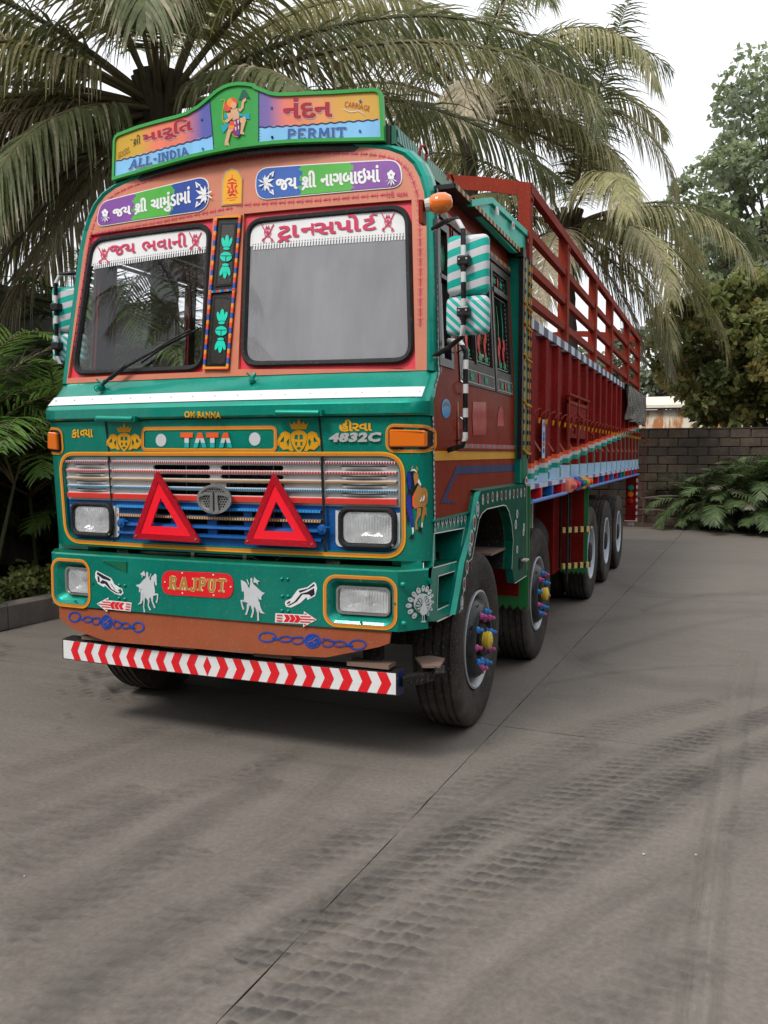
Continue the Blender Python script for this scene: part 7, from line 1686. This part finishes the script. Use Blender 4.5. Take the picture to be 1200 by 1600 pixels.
# ================================================================== foliage builders
def leafmat(name, c1, c2, rough=.5, trans=.25):
    m, n, l, b = newmat(name); p = geo_pos(n); f = noise(n, l, p, 2.6, 3, .6); f2 = noise(n, l, p, 19, 2)
    c = mixc(n, l, rng(n, l, f, .35, .65, 0, 1), c1, c2); s = n.new('ShaderNodeVectorMath'); s.operation = 'SCALE'; l.new(c, s.inputs[0]); l.new(rng(n, l, f2, .3, .7, .7, 1.3), s.inputs['Scale'])
    l.new(s.outputs[0], b.inputs['Base Color']); b.inputs['Roughness'].default_value = rough; b.inputs['Specular IOR Level'].default_value = .4
    t = n.new('ShaderNodeBsdfTranslucent'); l.new(s.outputs[0], t.inputs[0]); mx = n.new('ShaderNodeMixShader'); mx.inputs[0].default_value = trans; l.new(b.outputs[0], mx.inputs[1]); l.new(t.outputs[0], mx.inputs[2]); l.new(mx.outputs[0], n['Material Output'].inputs[0]); return m
PALML = leafmat('coconut_leaf', (.26, .27, .11), (.42, .38, .19), trans=.35); PALMD = leafmat('coconut_leaf_dry', (.36, .31, .20), (.50, .44, .31), trans=.45); PALMK = leafmat('coconut_leaf_dark', (.13, .155, .065), (.20, .22, .10), trans=.35)
RACH = paint('palm_midrib', (.16, .13, .07), .6, coat=0); ARE = leafmat('areca_leaf', (.08, .17, .03), (.17, .28, .06), trans=.45); AREP = leafmat('areca_leaf_pale', (.12, .13, .08), (.17, .17, .11)); AREC = paint('areca_stem', (.09, .10, .05), .6, coat=0)
TRK = paint('palm_trunk', (.13, .11, .095), .9, coat=0, var=.3, dust=.3, bmp=.6, bscale=16); BARK = paint('tree_bark', (.10, .08, .06), .9, coat=0, var=.3, bmp=.6)
def frond(parent, base, az, el, L_, droop, n, wid, lmax, mat, rr, name='frond', twist=0, dryp=.06, matd=None, hang=.5):
    """one feather leaf: bent midrib plus a leaflet ribbon each side of it"""
    V, F, MI = [], [], []; P = Vector(base); e = el; pts = [P.copy()]; K = 26; azz = az
    for k in range(K): e -= droop / K * (.35 + 1.3 * k / K); azz += twist / K; P = P + Vector((math.cos(azz) * math.cos(e), math.sin(azz) * math.cos(e), math.sin(e))) * (L_ / K); pts.append(P.copy())
    mb = MB(); mb.tube(pts[::2], [.038 * L_ / 4.5 * (1 - .92 * k / 13) for k in range(14)][:len(pts[::2])], RACH, 5)
    V = mb.v; F = mb.f; MI = mb.m; mats = [RACH, mat, matd or mat]
    start = .16
    for i in range(n):
        t = start + (1 - start) * i / (n - 1); f = t * K; k = min(K - 1, int(f)); c = pts[k].lerp(pts[k + 1], f - k); d = (pts[k + 1] - pts[k]).normalized()
        side = d.cross(Vector((0, 0, 1)))
        if side.length < 1e-3: side = Vector((1, 0, 0))
        side.normalize(); up = side.cross(d).normalized()
        ll = lmax * (math.sin(math.pi * min(1, .12 + t * .80)) ** .6) * rr.uniform(.82, 1.08) * (.45 if t > .96 else 1)
        for sg in (-1, 1):
            if rr.random() < .03: continue
            fw = .55 + .55 * t; dirv = (side * sg + d * fw + up * rr.uniform(.0, .45)).normalized(); w_ = wid * rr.uniform(.8, 1.15); cur = c.copy(); k0 = len(V); ns = 4; dv = dirv.copy(); h = hang * rr.uniform(.6, 1.4)
            wn = d.cross(dirv).cross(dirv).normalized()
            for s in range(ns + 1):
                ww = w_ * (.55, 1.0, .85, .5, .08)[s] / 2; V += [tuple(cur - wn * ww), tuple(cur + wn * ww)]
                dv = (dv + Vector((0, 0, -1)) * h * .42).normalized(); cur = cur + dv * ll / ns
            mi = 2 if rr.random() < dryp else 1
            for s in range(ns): F.append((k0 + 2 * s, k0 + 2 * s + 1, k0 + 2 * s + 3, k0 + 2 * s + 2)); MI.append(2 if (s == ns - 1 and rr.random() < .35) else mi)
    me = bpy.data.meshes.new(name); me.from_pydata(V, [], F)
    for q in mats: me.materials.append(q)
    me.polygons.foreach_set('material_index', MI); me.polygons.foreach_set('use_smooth', [True] * len(F)); return link(name, me, parent)
def palm(pos, top, label, seed, specs, L_=4.6, trunk_r=.17, lean=(0, 0), n=62):
    rr = random.Random(seed); pm = thing('coconut_palm', label, 'palm tree', 'coconut palms behind the truck', pos); pz = Vector(pos)
    m = MB(); P_ = []; R_ = []; K = 40
    for k in range(K + 1):
        t = k / K; P_.append(Vector((-lean[0] * (1 - t) ** 1.5, -lean[1] * (1 - t) ** 1.5, (top - pos[2]) * t))); R_.append(trunk_r * (1.25 - .35 * t) * (1 + (.05 if k % 2 else -.03)) * (1.25 if k == 0 else 1))
    m.tube(P_, R_, TRK, 14); m.build('trunk', pm, smooth=60)
    m = MB(); c = Vector((0, 0, top - pos[2]))
    for k in range(16): a = k * 2.4; m.tube([c + Vector((.10 * math.cos(a), .10 * math.sin(a), -.35)), c + Vector((.2 * math.cos(a), .2 * math.sin(a), .1)), c + Vector((.34 * math.cos(a), .34 * math.sin(a), .45))], [.10, .07, .04], paint('leaf_base', (.085, .07, .05), .8, coat=0), 6)
    m.build('crownshaft', pm, smooth=60)
    for i, sp in enumerate(specs):
        az, el, ln, dr = sp[:4]; mt = sp[4] if len(sp) > 4 else (PALML if rr.random() < .6 else PALMK); dry = sp[5] if len(sp) > 5 else .05
        a = math.radians(az) + rr.uniform(-.08, .08); frond(pm, c + Vector((.12 * math.cos(a), .12 * math.sin(a), .05 + .15 * math.sin(math.radians(el)))), a, math.radians(el), ln * L_, math.radians(dr), n, .041, L_ * .24, mt, rr, dryp=dry, matd=PALMD, twist=rr.uniform(-.25, .25), hang=1.0)
    return pm
# azimuths: 21.5 deg is to the right in the view, 201.5 to the left, 291.5 towards the camera
R0_ = 21.5
def ring(nn, els, dr, rr, l=1.0, skip=()): 
    return [(360 * k / nn + rr.uniform(-10, 10), els + rr.uniform(-8, 8), l * rr.uniform(.85, 1.1), dr + rr.uniform(-15, 15)) for k in range(nn) if k not in skip]
rp1 = random.Random(21)
# ================================================================== coconut palms
s1 = [(R0_ + 185, -8, 1.05, 95, PALML, .25), (R0_ + 200, 5, 1.15, 110, PALML, .35), (R0_ + 215, -5, 1.0, 90, PALMD, .5), (R0_ + 188, 2, 1.3, 100, PALMD, .3), (R0_ + 202, -12, 1.2, 80, PALMD, .2), (R0_ - 12, -38, .95, 48, PALML, .3), (R0_ + 20, -45, .9, 40, PALMD, .3), (R0_ - 40, -42, .9, 40), (R0_ + 215, -45, .9, 40, PALMD, .3), (R0_ + 182, -28, 1.12, 55, PALMD, .4), (R0_ + 176, -12, 1.25, 78, PALML, .3), (R0_ - 100, 68, .9, 60), (R0_ - 70, 80, .9, 50), (R0_ + 230, 60, 1.0, 70), (R0_ - 30, 62, 1.1, 75), (R0_ + 196, -38, 1.05, 48, PALML, .5), (R0_ + 168, -22, 1.2, 62, PALML, .25), (R0_ + 205, -20, 1.1, 70, PALMD, .3), (R0_ + 160, -35, 1.0, 50, PALMD, .4), (R0_ + 170, 20, 1.15, 80), (R0_ + 178, 40, 1.1, 80), (R0_ + 190, 28, 1.2, 95), (R0_ + 160, 5, 1.0, 85),
      (R0_ + 2, 32, 1.25, 70), (R0_ - 15, 18, 1.2, 62, PALML, .15), (R0_ + 12, 15, 1.2, 55), (R0_ - 35, 40, 1.2, 80), (R0_ + 25, 50, 1.1, 70), (R0_ - 60, 55, 1.0, 90), (R0_ - 85, 30, 1.0, 110), (R0_ - 110, 45, 1.05, 100), (R0_ - 130, 15, 1.0, 100, PALML, .3), (R0_ - 150, 35, 1.1, 90),
      (R0_ + 60, 30, 1.1, 90), (R0_ + 110, 25, 1, 90), (R0_ + 60, 70, 1, 60), (R0_ + 200, 72, 1, 55), (R0_ - 90, 75, .95, 55), (R0_ + 120, 70, 1, 60), (R0_ - 10, 68, 1.05, 55), (R0_ - 48, 5, .95, 80, PALMK), (R0_ + 150, -5, .95, 75), (R0_ - 165, 8, 1.05, 100, PALMD, .4), (R0_ - 120, -12, .8, 70, PALMK)]
palm((-4.2, 4.45, 0), 5.95, 'tall coconut palm directly behind the cab, its crown over the sign board', 3, s1, L_=4.7, trunk_r=.17, lean=(.0, .0), n=118)
s2 = [(R0_ + 180, 15, 1.15, 95), (R0_ + 170, -5, 1.1, 85), (R0_ + 195, -15, 1.1, 70), (R0_ + 200, 40, 1.2, 100), (R0_ + 175, 60, 1.1, 90), (R0_ + 160, 35, 1.1, 90), (R0_ + 3, 28, 1.0, 85), (R0_ + 12, 5, .9, 75), (R0_ - 12, 44, .95, 95), (R0_ - 8, -18, 1.1, 60, PALML, .2), (R0_ - 30, -5, 1.0, 85, PALML, .25), (R0_ + 5, 62, .85, 110), (R0_ - 60, 15, .95, 100), (R0_ - 80, 40, 1, 100), (R0_ - 100, 5, .9, 80, PALMD, .4), (R0_ - 120, 25, 1.05, 95), (R0_ - 150, 0, 1.0, 85), (R0_ + 90, 30, 1, 90), (R0_ + 60, 45, 1, 90), (R0_ + 130, 20, 1, 90), (R0_ - 40, 75, 1, 50), (R0_ + 140, 75, 1, 55), (R0_ - 50, 30, 1.1, 110), (R0_ + 30, 20, 1.05, 80), (R0_ - 20, 12, 1.1, 100, PALML, .3)]
palm((-2.75, 13.6, 0), 9.0, 'coconut palm standing behind the front rails of the truck body, second tall crown', 7, s2, L_=4.9, trunk_r=.19, lean=(-.2, .1), n=112)
s3 = [(R0_ + 0, 25, .98, 85), (R0_ + 10, 8, .98, 85), (R0_ - 12, -12, 1.0, 75), (R0_ + 4, -30, .85, 60, PALML, .3), (R0_ - 30, 15, .95, 90), (R0_ + 30, 30, .95, 90), (R0_ + 185, 20, 1, 95), (R0_ + 172, -10, .95, 80, PALML, .25), (R0_ + 190, -35, .85, 60, PALMD, .4), (R0_ + 178, 50, 1, 90), (R0_ - 60, 0, .9, 80, PALML, .25), (R0_ - 85, 25, .95, 95), (R0_ - 110, -10, .9, 70, PALMD, .3), (R0_ - 140, 20, 1, 90), (R0_ + 70, 30, 1, 90), (R0_ + 110, 30, 1, 90), (R0_ + 150, 40, 1, 90), (R0_ + 60, 65, .9, 85), (R0_ - 70, 70, .95, 50), (R0_ + 150, 72, .95, 50), (R0_ - 5, -45, .7, 40, PALMD, .4), (R0_ - 45, -25, .8, 60)]
palm((-.75, 14.4, 0), 6.5, 'shorter coconut palm behind the rear rails, fronds arching out to the right', 15, s3, L_=4.7, trunk_r=.17, lean=(-.45, 0), n=104)
# ================================================================== areca palms
def areca(pos, label, seed, H, nst=7, nf=6, L_=1.7, mats=(ARE,), az0=None, cat='palm', group='feathery garden palms'):
    rr = random.Random(seed); a = thing('areca_palm', label, cat, group, pos)
    for s in range(nst):
        b = Vector((rr.uniform(-.35, .35), rr.uniform(-.35, .35), 0)); hh = H * rr.uniform(.45, 1.0); tip = b + Vector((rr.uniform(-.25, .25), rr.uniform(-.25, .25), hh)); m = MB()
        m.tube([b.lerp(tip, k / 6) for k in range(7)], [.028 - .002 * k for k in range(7)], AREC, 7); m.build('stem', a, smooth=60)
        for k in range(nf):
            az = rr.uniform(0, 6.283); frond(a, tip, az, math.radians(rr.uniform(25, 78)), L_ * rr.uniform(.75, 1.15), math.radians(rr.uniform(60, 115)), 34, .028, L_ * .26, mats[0] if rr.random() < .75 else mats[-1], rr, dryp=.03, matd=AREP, hang=.28)
    return a
areca((-4.35, 2.9, .17), 'tall bright green feathery palm clump at the far left beside the cab mirror', 31, 1.5, 7, 6, 1.9, (ARE, ARE))
areca((-4.6, 1.5, .17), 'dark feathery palm clump at the left picture edge over the low shrub', 32, 1.9, 8, 6, 1.7, (ARE, AREP))
areca((-4.9, 4.2, .17), 'feathery palm clump at the foot of the tall palm behind the cab', 33, 1.8, 7, 6, 1.7)
areca((-4.5, 6.4, .17), 'feathery palm clump farther along the bed, seen through the windscreen', 34, 1.6, 6, 6, 1.7)
areca((-5.4, 2.3, .17), 'shaded palm clump against the grey building wall', 35, 1.6, 7, 6, 1.8, (ARE, AREP))
areca((-5.5, .9, .17), 'thin stemmed palm clump in deep shade at the left', 36, 1.5, 7, 5, 1.7)
areca((-4.15, 3.7, .17), 'palm with pale drooping leaves touching the left side of the cab', 37, 1.1, 5, 5, 1.4, (AREP, ARE))
areca((-5.1, 4.3, .17), 'tallest palm clump close behind the coconut trunk, seen through the windscreen', 46, 3.0, 9, 7, 1.9)
areca((-5.3, 5.6, .17), 'tall palm clump hiding the grey building, seen through the left windscreen', 39, 2.4, 8, 7, 2.0)
areca((-4.9, 7.4, .17), 'palm clump between the tall palm and the end of the bed', 40, 2.2, 7, 6, 1.9, (ARE, AREP))
areca((-5.0, 8.9, .17), 'palm clump near the far end of the left bed', 38, 1.7, 6, 6, 1.7)
for i, (x, y, h, s) in enumerate(((2.75, 14.6, .8, 41), (3.4, 14.5, 1.0, 42), (4.1, 14.4, 1.1, 43), (2.35, 14.9, .45, 44), (3.5, 14.2, .5, 45))):
    areca((x, y, 0), ['bushy dark palm before the block wall, first from the truck', 'bushy dark palm before the block wall, next to the picture edge', 'bushy dark palm cut by the right picture edge', 'lowest palm sprout at the foot of the block wall beside the truck rear', 'low palm sprouting in front of the bushy palms at right'][i], s, h, 7, 6, 1.35, (leafmat('wall_palm_leaf%d' % i, (.05, .09, .03), (.10, .15, .05)), AREP) if i == 0 else (MATS['wall_palm_leaf0'], MATS['wall_palm_leaf0']))
# ================================================================== leafy bushes and trees
def leaf_cloud(name, parent, centres, per, size, mats, rr, elong=1.8, kind='stuff', flat=.0):
    n = sum(max(1, int(per * c[3])) for c in centres); V = np.zeros((n * 4, 3), np.float32); rg = np.random.default_rng(rr.randint(0, 10 ** 6)); k = 0; MI = np.zeros(n, np.int32)
    for (x, y, z, w_, r) in centres:
        c = max(1, int(per * w_)); d = rg.normal(size=(c, 3)); d /= np.linalg.norm(d, axis=1)[:, None]; rad = r * rg.uniform(.25, 1, (c, 1)) ** .5; P = np.array([x, y, z]) + d * rad * np.array([1, 1, .75])
        a = rg.normal(size=(c, 3)) + d * .5 + np.array([0, 0, -.35]); a /= np.linalg.norm(a, axis=1)[:, None]; b = np.cross(a, rg.normal(size=(c, 3))); b /= np.linalg.norm(b, axis=1)[:, None]; s = size * rg.uniform(.6, 1.25, (c, 1))
        V[4 * k:4 * (k + c):4] = P - a * s * elong / 2; V[4 * k + 1:4 * (k + c):4] = P + b * s / 2; V[4 * k + 2:4 * (k + c):4] = P + a * s * elong / 2; V[4 * k + 3:4 * (k + c):4] = P - b * s / 2
        MI[k:k + c] = rg.integers(0, len(mats)) if rg.random() < .6 else rg.integers(0, len(mats), c); k += c
    me = bpy.data.meshes.new(name); me.vertices.add(n * 4); me.vertices.foreach_set('co', V.ravel()); me.loops.add(n * 4); me.loops.foreach_set('vertex_index', np.arange(n * 4, dtype=np.int32)); me.polygons.add(n); me.polygons.foreach_set('loop_start', np.arange(0, n * 4, 4, dtype=np.int32)); me.polygons.foreach_set('loop_total', np.full(n, 4, np.int32)); me.polygons.foreach_set('material_index', MI)
    for q in mats: me.materials.append(q)
    me.update(); return link(name, me, parent, None, kind)
def tree(name, pos, label, cat, seed, trunk_h, crown, nblob, per, size, mats, tr=.16, group=None, br=.5, sparse=1.0):
    """crown = (cx, cy, cz, rx, ry, rz) relative to pos"""
    rr = random.Random(seed); t = thing(name, label, cat, group, pos); cx, cy, cz, rx, ry, rz = crown; C_ = []
    m = MB(); top = Vector((cx * .7, cy * .7, cz)); m.tube([Vector((0, 0, 0)).lerp(top, k / 6) + Vector((rr.uniform(-.06, .06), rr.uniform(-.06, .06), 0)) for k in range(7)], [tr * (1 - .11 * k) for k in range(7)], BARK, 9); m.build('trunk', t, smooth=60)
    for k in range(nblob):
        while True:
            d = Vector((rr.uniform(-1, 1), rr.uniform(-1, 1), rr.uniform(-1, 1)))
            if .25 < d.length < 1: break
        C_.append((cx + d.x * rx, cy + d.y * ry, cz + d.z * rz, rr.uniform(.5, 1.3) * sparse, rr.uniform(.5, 1) * br))
    for c in C_[::3]:
        m = MB(); a = top.lerp(Vector((0, 0, trunk_h)), rr.uniform(.1, .9)); b = Vector(c[:3]); m.tube([a, a.lerp(b, .5) + Vector((0, 0, .15)), b], [tr * .35, tr * .2, tr * .06], BARK, 5); m.build('limb', t, smooth=60)
    leaf_cloud('crown', t, C_, per, size, mats, rr); return t
OL1 = leafmat('mango_leaf_green', (.19, .22, .07), (.28, .30, .10), trans=.5); OL2 = leafmat('mango_leaf_gold', (.30, .26, .08), (.40, .34, .12), trans=.4); OL3 = leafmat('mango_leaf_dark', (.08, .10, .03), (.11, .14, .04), trans=.3)
LT1 = leafmat('pale_tree_leaf', (.22, .28, .14), (.32, .37, .20), trans=.45); LT2 = leafmat('pale_tree_leaf_grey', (.20, .24, .15), (.28, .32, .21), trans=.45)
FA = leafmat('far_leaf', (.13, .16, .10), (.19, .21, .14), trans=.35)
tree('mango_tree', (4.6, 17.6, 0), 'dense olive and gold leaved tree spreading over the wall at the right', 'tree', 51, 2.2, (-1.1, -.2, 4.2, 2.6, 1.8, 2.1), 200, 130, .12, [OL1, OL2, OL3, OL1], tr=.2, br=.55)
tree('mango_tree', (3.3, 17.2, 0), 'smaller golden leaved bough hanging low over the block wall', 'tree', 52, 1.8, (.1, 0, 3.35, 1.0, .9, .75), 36, 150, .075, [OL1, OL2, OL2], tr=.1, br=.4)
tree('tall_tree', (4.35, 25, 0), 'tall airy light green tree rising at the right picture edge against the sky', 'tree', 53, 4, (-.5, 0, 9.0, 2.9, 2.4, 5.3), 260, 120, .14, [LT1, LT2], tr=.22, br=.7, sparse=.8)
tree('distant_tree', (.2, 32, 0), 'hazy distant tree above the cream shed roof just right of the truck rails', 'tree', 54, 3, (0, 0, 5.2, 3.6, 2.5, 1.7), 60, 110, .16, [FA], tr=.2, br=.8)
tree('distant_tree', (-6, 30, 0), 'distant tree seen through the rear stake rails', 'tree', 55, 3, (0, 0, 4.6, 4.5, 2.5, 2.2), 60, 110, .17, [FA, LT2], tr=.2, br=.8)
rr = random.Random(77); BU_ = leafmat('shrub_leaf', (.07, .11, .02), (.13, .17, .03)); 
for i, (x, y, lb) in enumerate(((-4.05, 1.75, 'low yellow green shrub on the bed at the left picture edge'), (-3.95, 2.6, 'low shrub half hidden between the kerb and the truck nose'), (-4.0, .7, 'low shrub outside the left end of the kerb view'))):
    sb = thing('low_shrub', lb, 'shrub', 'low shrubs along the kerb', (x, y, .17)); C_ = [(rr.uniform(-.3, .3), rr.uniform(-.4, .4), rr.uniform(.08, .26), 1, .14) for _ in range(22)]; leaf_cloud('foliage', sb, C_, 60, .035, [BU_, OL1], rr)
    m = MB()
    for c in C_[::3]: m.tube([(0, 0, 0), (c[0] * .5, c[1] * .5, c[2] * .6), c[:3]], [.01, .007, .004], BARK, 5)
    m.build('stem', sb)
# dark hedge mass behind the areca palms
C_ = [(-5.75 + rr.uniform(-.2, .2), rr.uniform(-2, 9), rr.uniform(.3, 2.1), 1, .4) for _ in range(160)]
hd = leaf_cloud('hedge', None, C_, 90, .07, [OL3, MATS['wall_palm_leaf0']], rr); hd['label'] = 'dark leafy undergrowth against the grey building'; hd['category'] = 'hedge'
# ================================================================== rear block wall
MORT = paint('mortar', (.066, .052, .041), .95, coat=0, var=.25, bmp=.3); BLK = [paint('block_%s' % n, c, .92, coat=0, var=.3, dust=.25, bmp=.5, bscale=22) for n, c in (('brown', (.078, .058, .042)), ('grey', (.072, .056, .043)), ('dark', (.056, .044, .036)))]
wall = thing('block_wall', 'rough brown concrete block wall closing the yard behind the truck', 'wall')
YW = 15.45; m = MB(); m.box(-5.8, 7.5, YW + .03, YW + .19, 0, 2.17, MORT); m.build('mortar_core', wall)
rw = random.Random(9); meshes = []
for c in BLK:
    for v_ in range(2):
        m = MB(); rbox(m, Matrix(), .405 + .01 * v_, .05, .185, .012, c, 1)
        k_ = [(p[0] + rw.uniform(-.004, .004), p[1] + rw.uniform(-.004, .004), p[2] + rw.uniform(-.004, .004)) for p in m.v]; m.v = k_
        me = bpy.data.meshes.new('block'); me.from_pydata(m.v, [], m.f); me.materials.append(c); meshes.append(me)
for r in range(11):
    z = .095 + r * .197; off = .21 if r % 2 else 0; x = .35 + off - .43 * 3
    while x < 7.3:
        wgt = rw.random(); me = meshes[(0 if wgt < .55 else 2 if wgt < .82 else 4) + rw.randint(0, 1)]
        if r >= 7 and rw.random() < .45: me = meshes[4]
        o = link('block', me, wall); o.location = (x + rw.uniform(-.008, .008), YW + .012 + rw.uniform(-.008, .008) + (.02 if r >= 8 and rw.random() < .3 else 0), z + rw.uniform(-.004, .004)); o.rotation_euler = (rw.uniform(-.02, .02), rw.uniform(-.012, .012), rw.uniform(-.02, .02)); x += .43
m = MB(); m.box(-5.8, 7.5, YW - .02, YW + .21, 2.175, 2.20, MORT); m.build('coping', wall)
# bed of leaf litter and two sticks at the wall foot
LIT = groundmat('litter_soil', (.085, .062, .045)); m = MB(); m.box(-3, 7.4, 14.75, 15.42, 0, .05, LIT)
m.build('wall_foot_soil', None, kind='structure')
DRY = leafmat('dry_litter', (.16, .09, .05), (.26, .16, .09)); C_ = [(rr.uniform(.3, 5), rr.uniform(14.2, 15.2), .03, .4, .25) for _ in range(60)]; V_ = leaf_cloud('leaf_litter', None, [(a, b, .05, d, .0 + rr.uniform(.1, .3)) for a, b, c, d, e in C_], 14, .035, [DRY], rr)
for v in V_.data.vertices: v.co.z = .01 + abs(v.co.z - .05) * .12 + (.045 if v.co.y > 14.75 else 0)
V_['label'] = 'fallen dry leaves scattered along the foot of the block wall'; V_['category'] = 'leaves'
ST = paint('dry_branch', (.13, .11, .09), .9, coat=0)
for (a, b, c, lb) in (((.9, 14.9, .62), (1.8, 14.8, .70), (2.6, 14.95, .60), 'crooked dry branch leaning along the block wall, the upper one'), ((.9, 14.7, .38), (1.7, 14.65, .34), (2.6, 14.7, .33), 'straight pale pole lying along the foot of the block wall')):
    m = MB(); m.tube([a, Vector(a).lerp(Vector(b), .5) + Vector((0, 0, .03)), b, Vector(b).lerp(Vector(c), .5), c], [.022, .02, .02, .018, .014], ST, 7); o = m.build('dry_branch', None, lb, smooth=60); o['category'] = 'branch'
for x, lb in ((.95, 'short stake holding the left end of the wall poles'), (2.45, 'short stake holding the right end of the wall poles')):
    m = MB(); m.tube([(x, 14.8, 0), (x + .02, 14.82, .66)], .018, ST, 7); o = m.build('stake', None, lb); o['category'] = 'stake'
# ================================================================== cream shed beyond the wall
m_, n, l, b = newmat('rust_streaked_wall'); p = geo_pos(n); sx3 = n.new('ShaderNodeMapping'); sx3.inputs['Scale'].default_value = (3.0, 3.0, .35); l.new(p, sx3.inputs['Vector'])
f = noise(n, l, sx3.outputs['Vector'], 1.6, 6, .7); f2 = noise(n, l, p, .8, 3); c = mixc(n, l, math_(n, l, 'MULTIPLY', rng(n, l, f, .47, .56, 0, 1), rng(n, l, f2, .42, .52, 0, 1)), (.80, .74, .62), (.50, .20, .07)); l.new(c, b.inputs['Base Color']); b.inputs['Roughness'].default_value = .8
CRM = paint('cream_sheet', (.78, .72, .60), .7, coat=0, var=.06, dust=.1); shd = thing('cream_shed', 'low cream shed with rust streaked wall beyond the block wall', 'shed')
for i in range(8): m = MB(); m.box(-2 + i * 1.6 + .004, -.4 + i * 1.6 - .004, 24, 24.1, 0, 3.02, m_); m.build('wall_sheet', shd)
m = MB(); m.add([(-2.2, 23.85, 3.06), (11, 23.85, 3.06), (11, 23.85, 3.17), (-2.2, 23.85, 3.17), (-2.2, 29, 3.75), (11, 29, 3.75)], [(0, 1, 2, 3), (3, 2, 5, 4)], CRM); m.build('roof', shd)
m = MB(); m.tube([(-2.2, 23.82, 3.05), (11, 23.82, 3.05)], .03, DARK, 6); m.build('gutter', shd)
m = MB(); m.box(-2, 11, 24.1, 30, 0, 3.0, CRM); m.build('rear_volume', shd)

# ================================================================== unseen warehouses added right and behind to darken reflections and cut side skylight
CLAD = paint('grey_cladding', (.20, .19, .175), .7, coat=0, var=.12, dust=.2)
for nm, bx_ in (('grey building added out of view on the right to darken paint reflections', (12, 22, -14, 14, 6.2)), ('grey building added out of view behind the camera to darken paint reflections', (-14, 22, -30, -17, 6.5))):
    wh = thing('added_warehouse', nm, 'building', 'added buildings outside the frame'); x0, x1, y0, y1, h = bx_
    m = MB(); m.box(x0, x1, y0, y1, 0, h, CLAD); m.build('wall', wh)
    m = MB(); m.box(x0 - .4, x1 + .4, y0 - .4, y1 + .4, h + .003, h + .2, DARK); m.build('roof', wh)
    for k in range(5):
        m = MB()
        if x0 > 0: m.box(x0 - .03, x0 - .003, y0 + 2 + k * 5, y0 + 4.5 + k * 5, 0, 3.6, DARK)
        else: m.box(x0 + 3 + k * 6.5, x0 + 6 + k * 6.5, y1 + .003, y1 + .03, 0, 3.6, DARK)
        m.build('roller_door', wh)

palm((-8.2, -10.5, 0), 7.2, 'coconut palm on the far side of the yard, seen only mirrored in the windscreen', 61, s3, L_=4.6, trunk_r=.17, n=60)
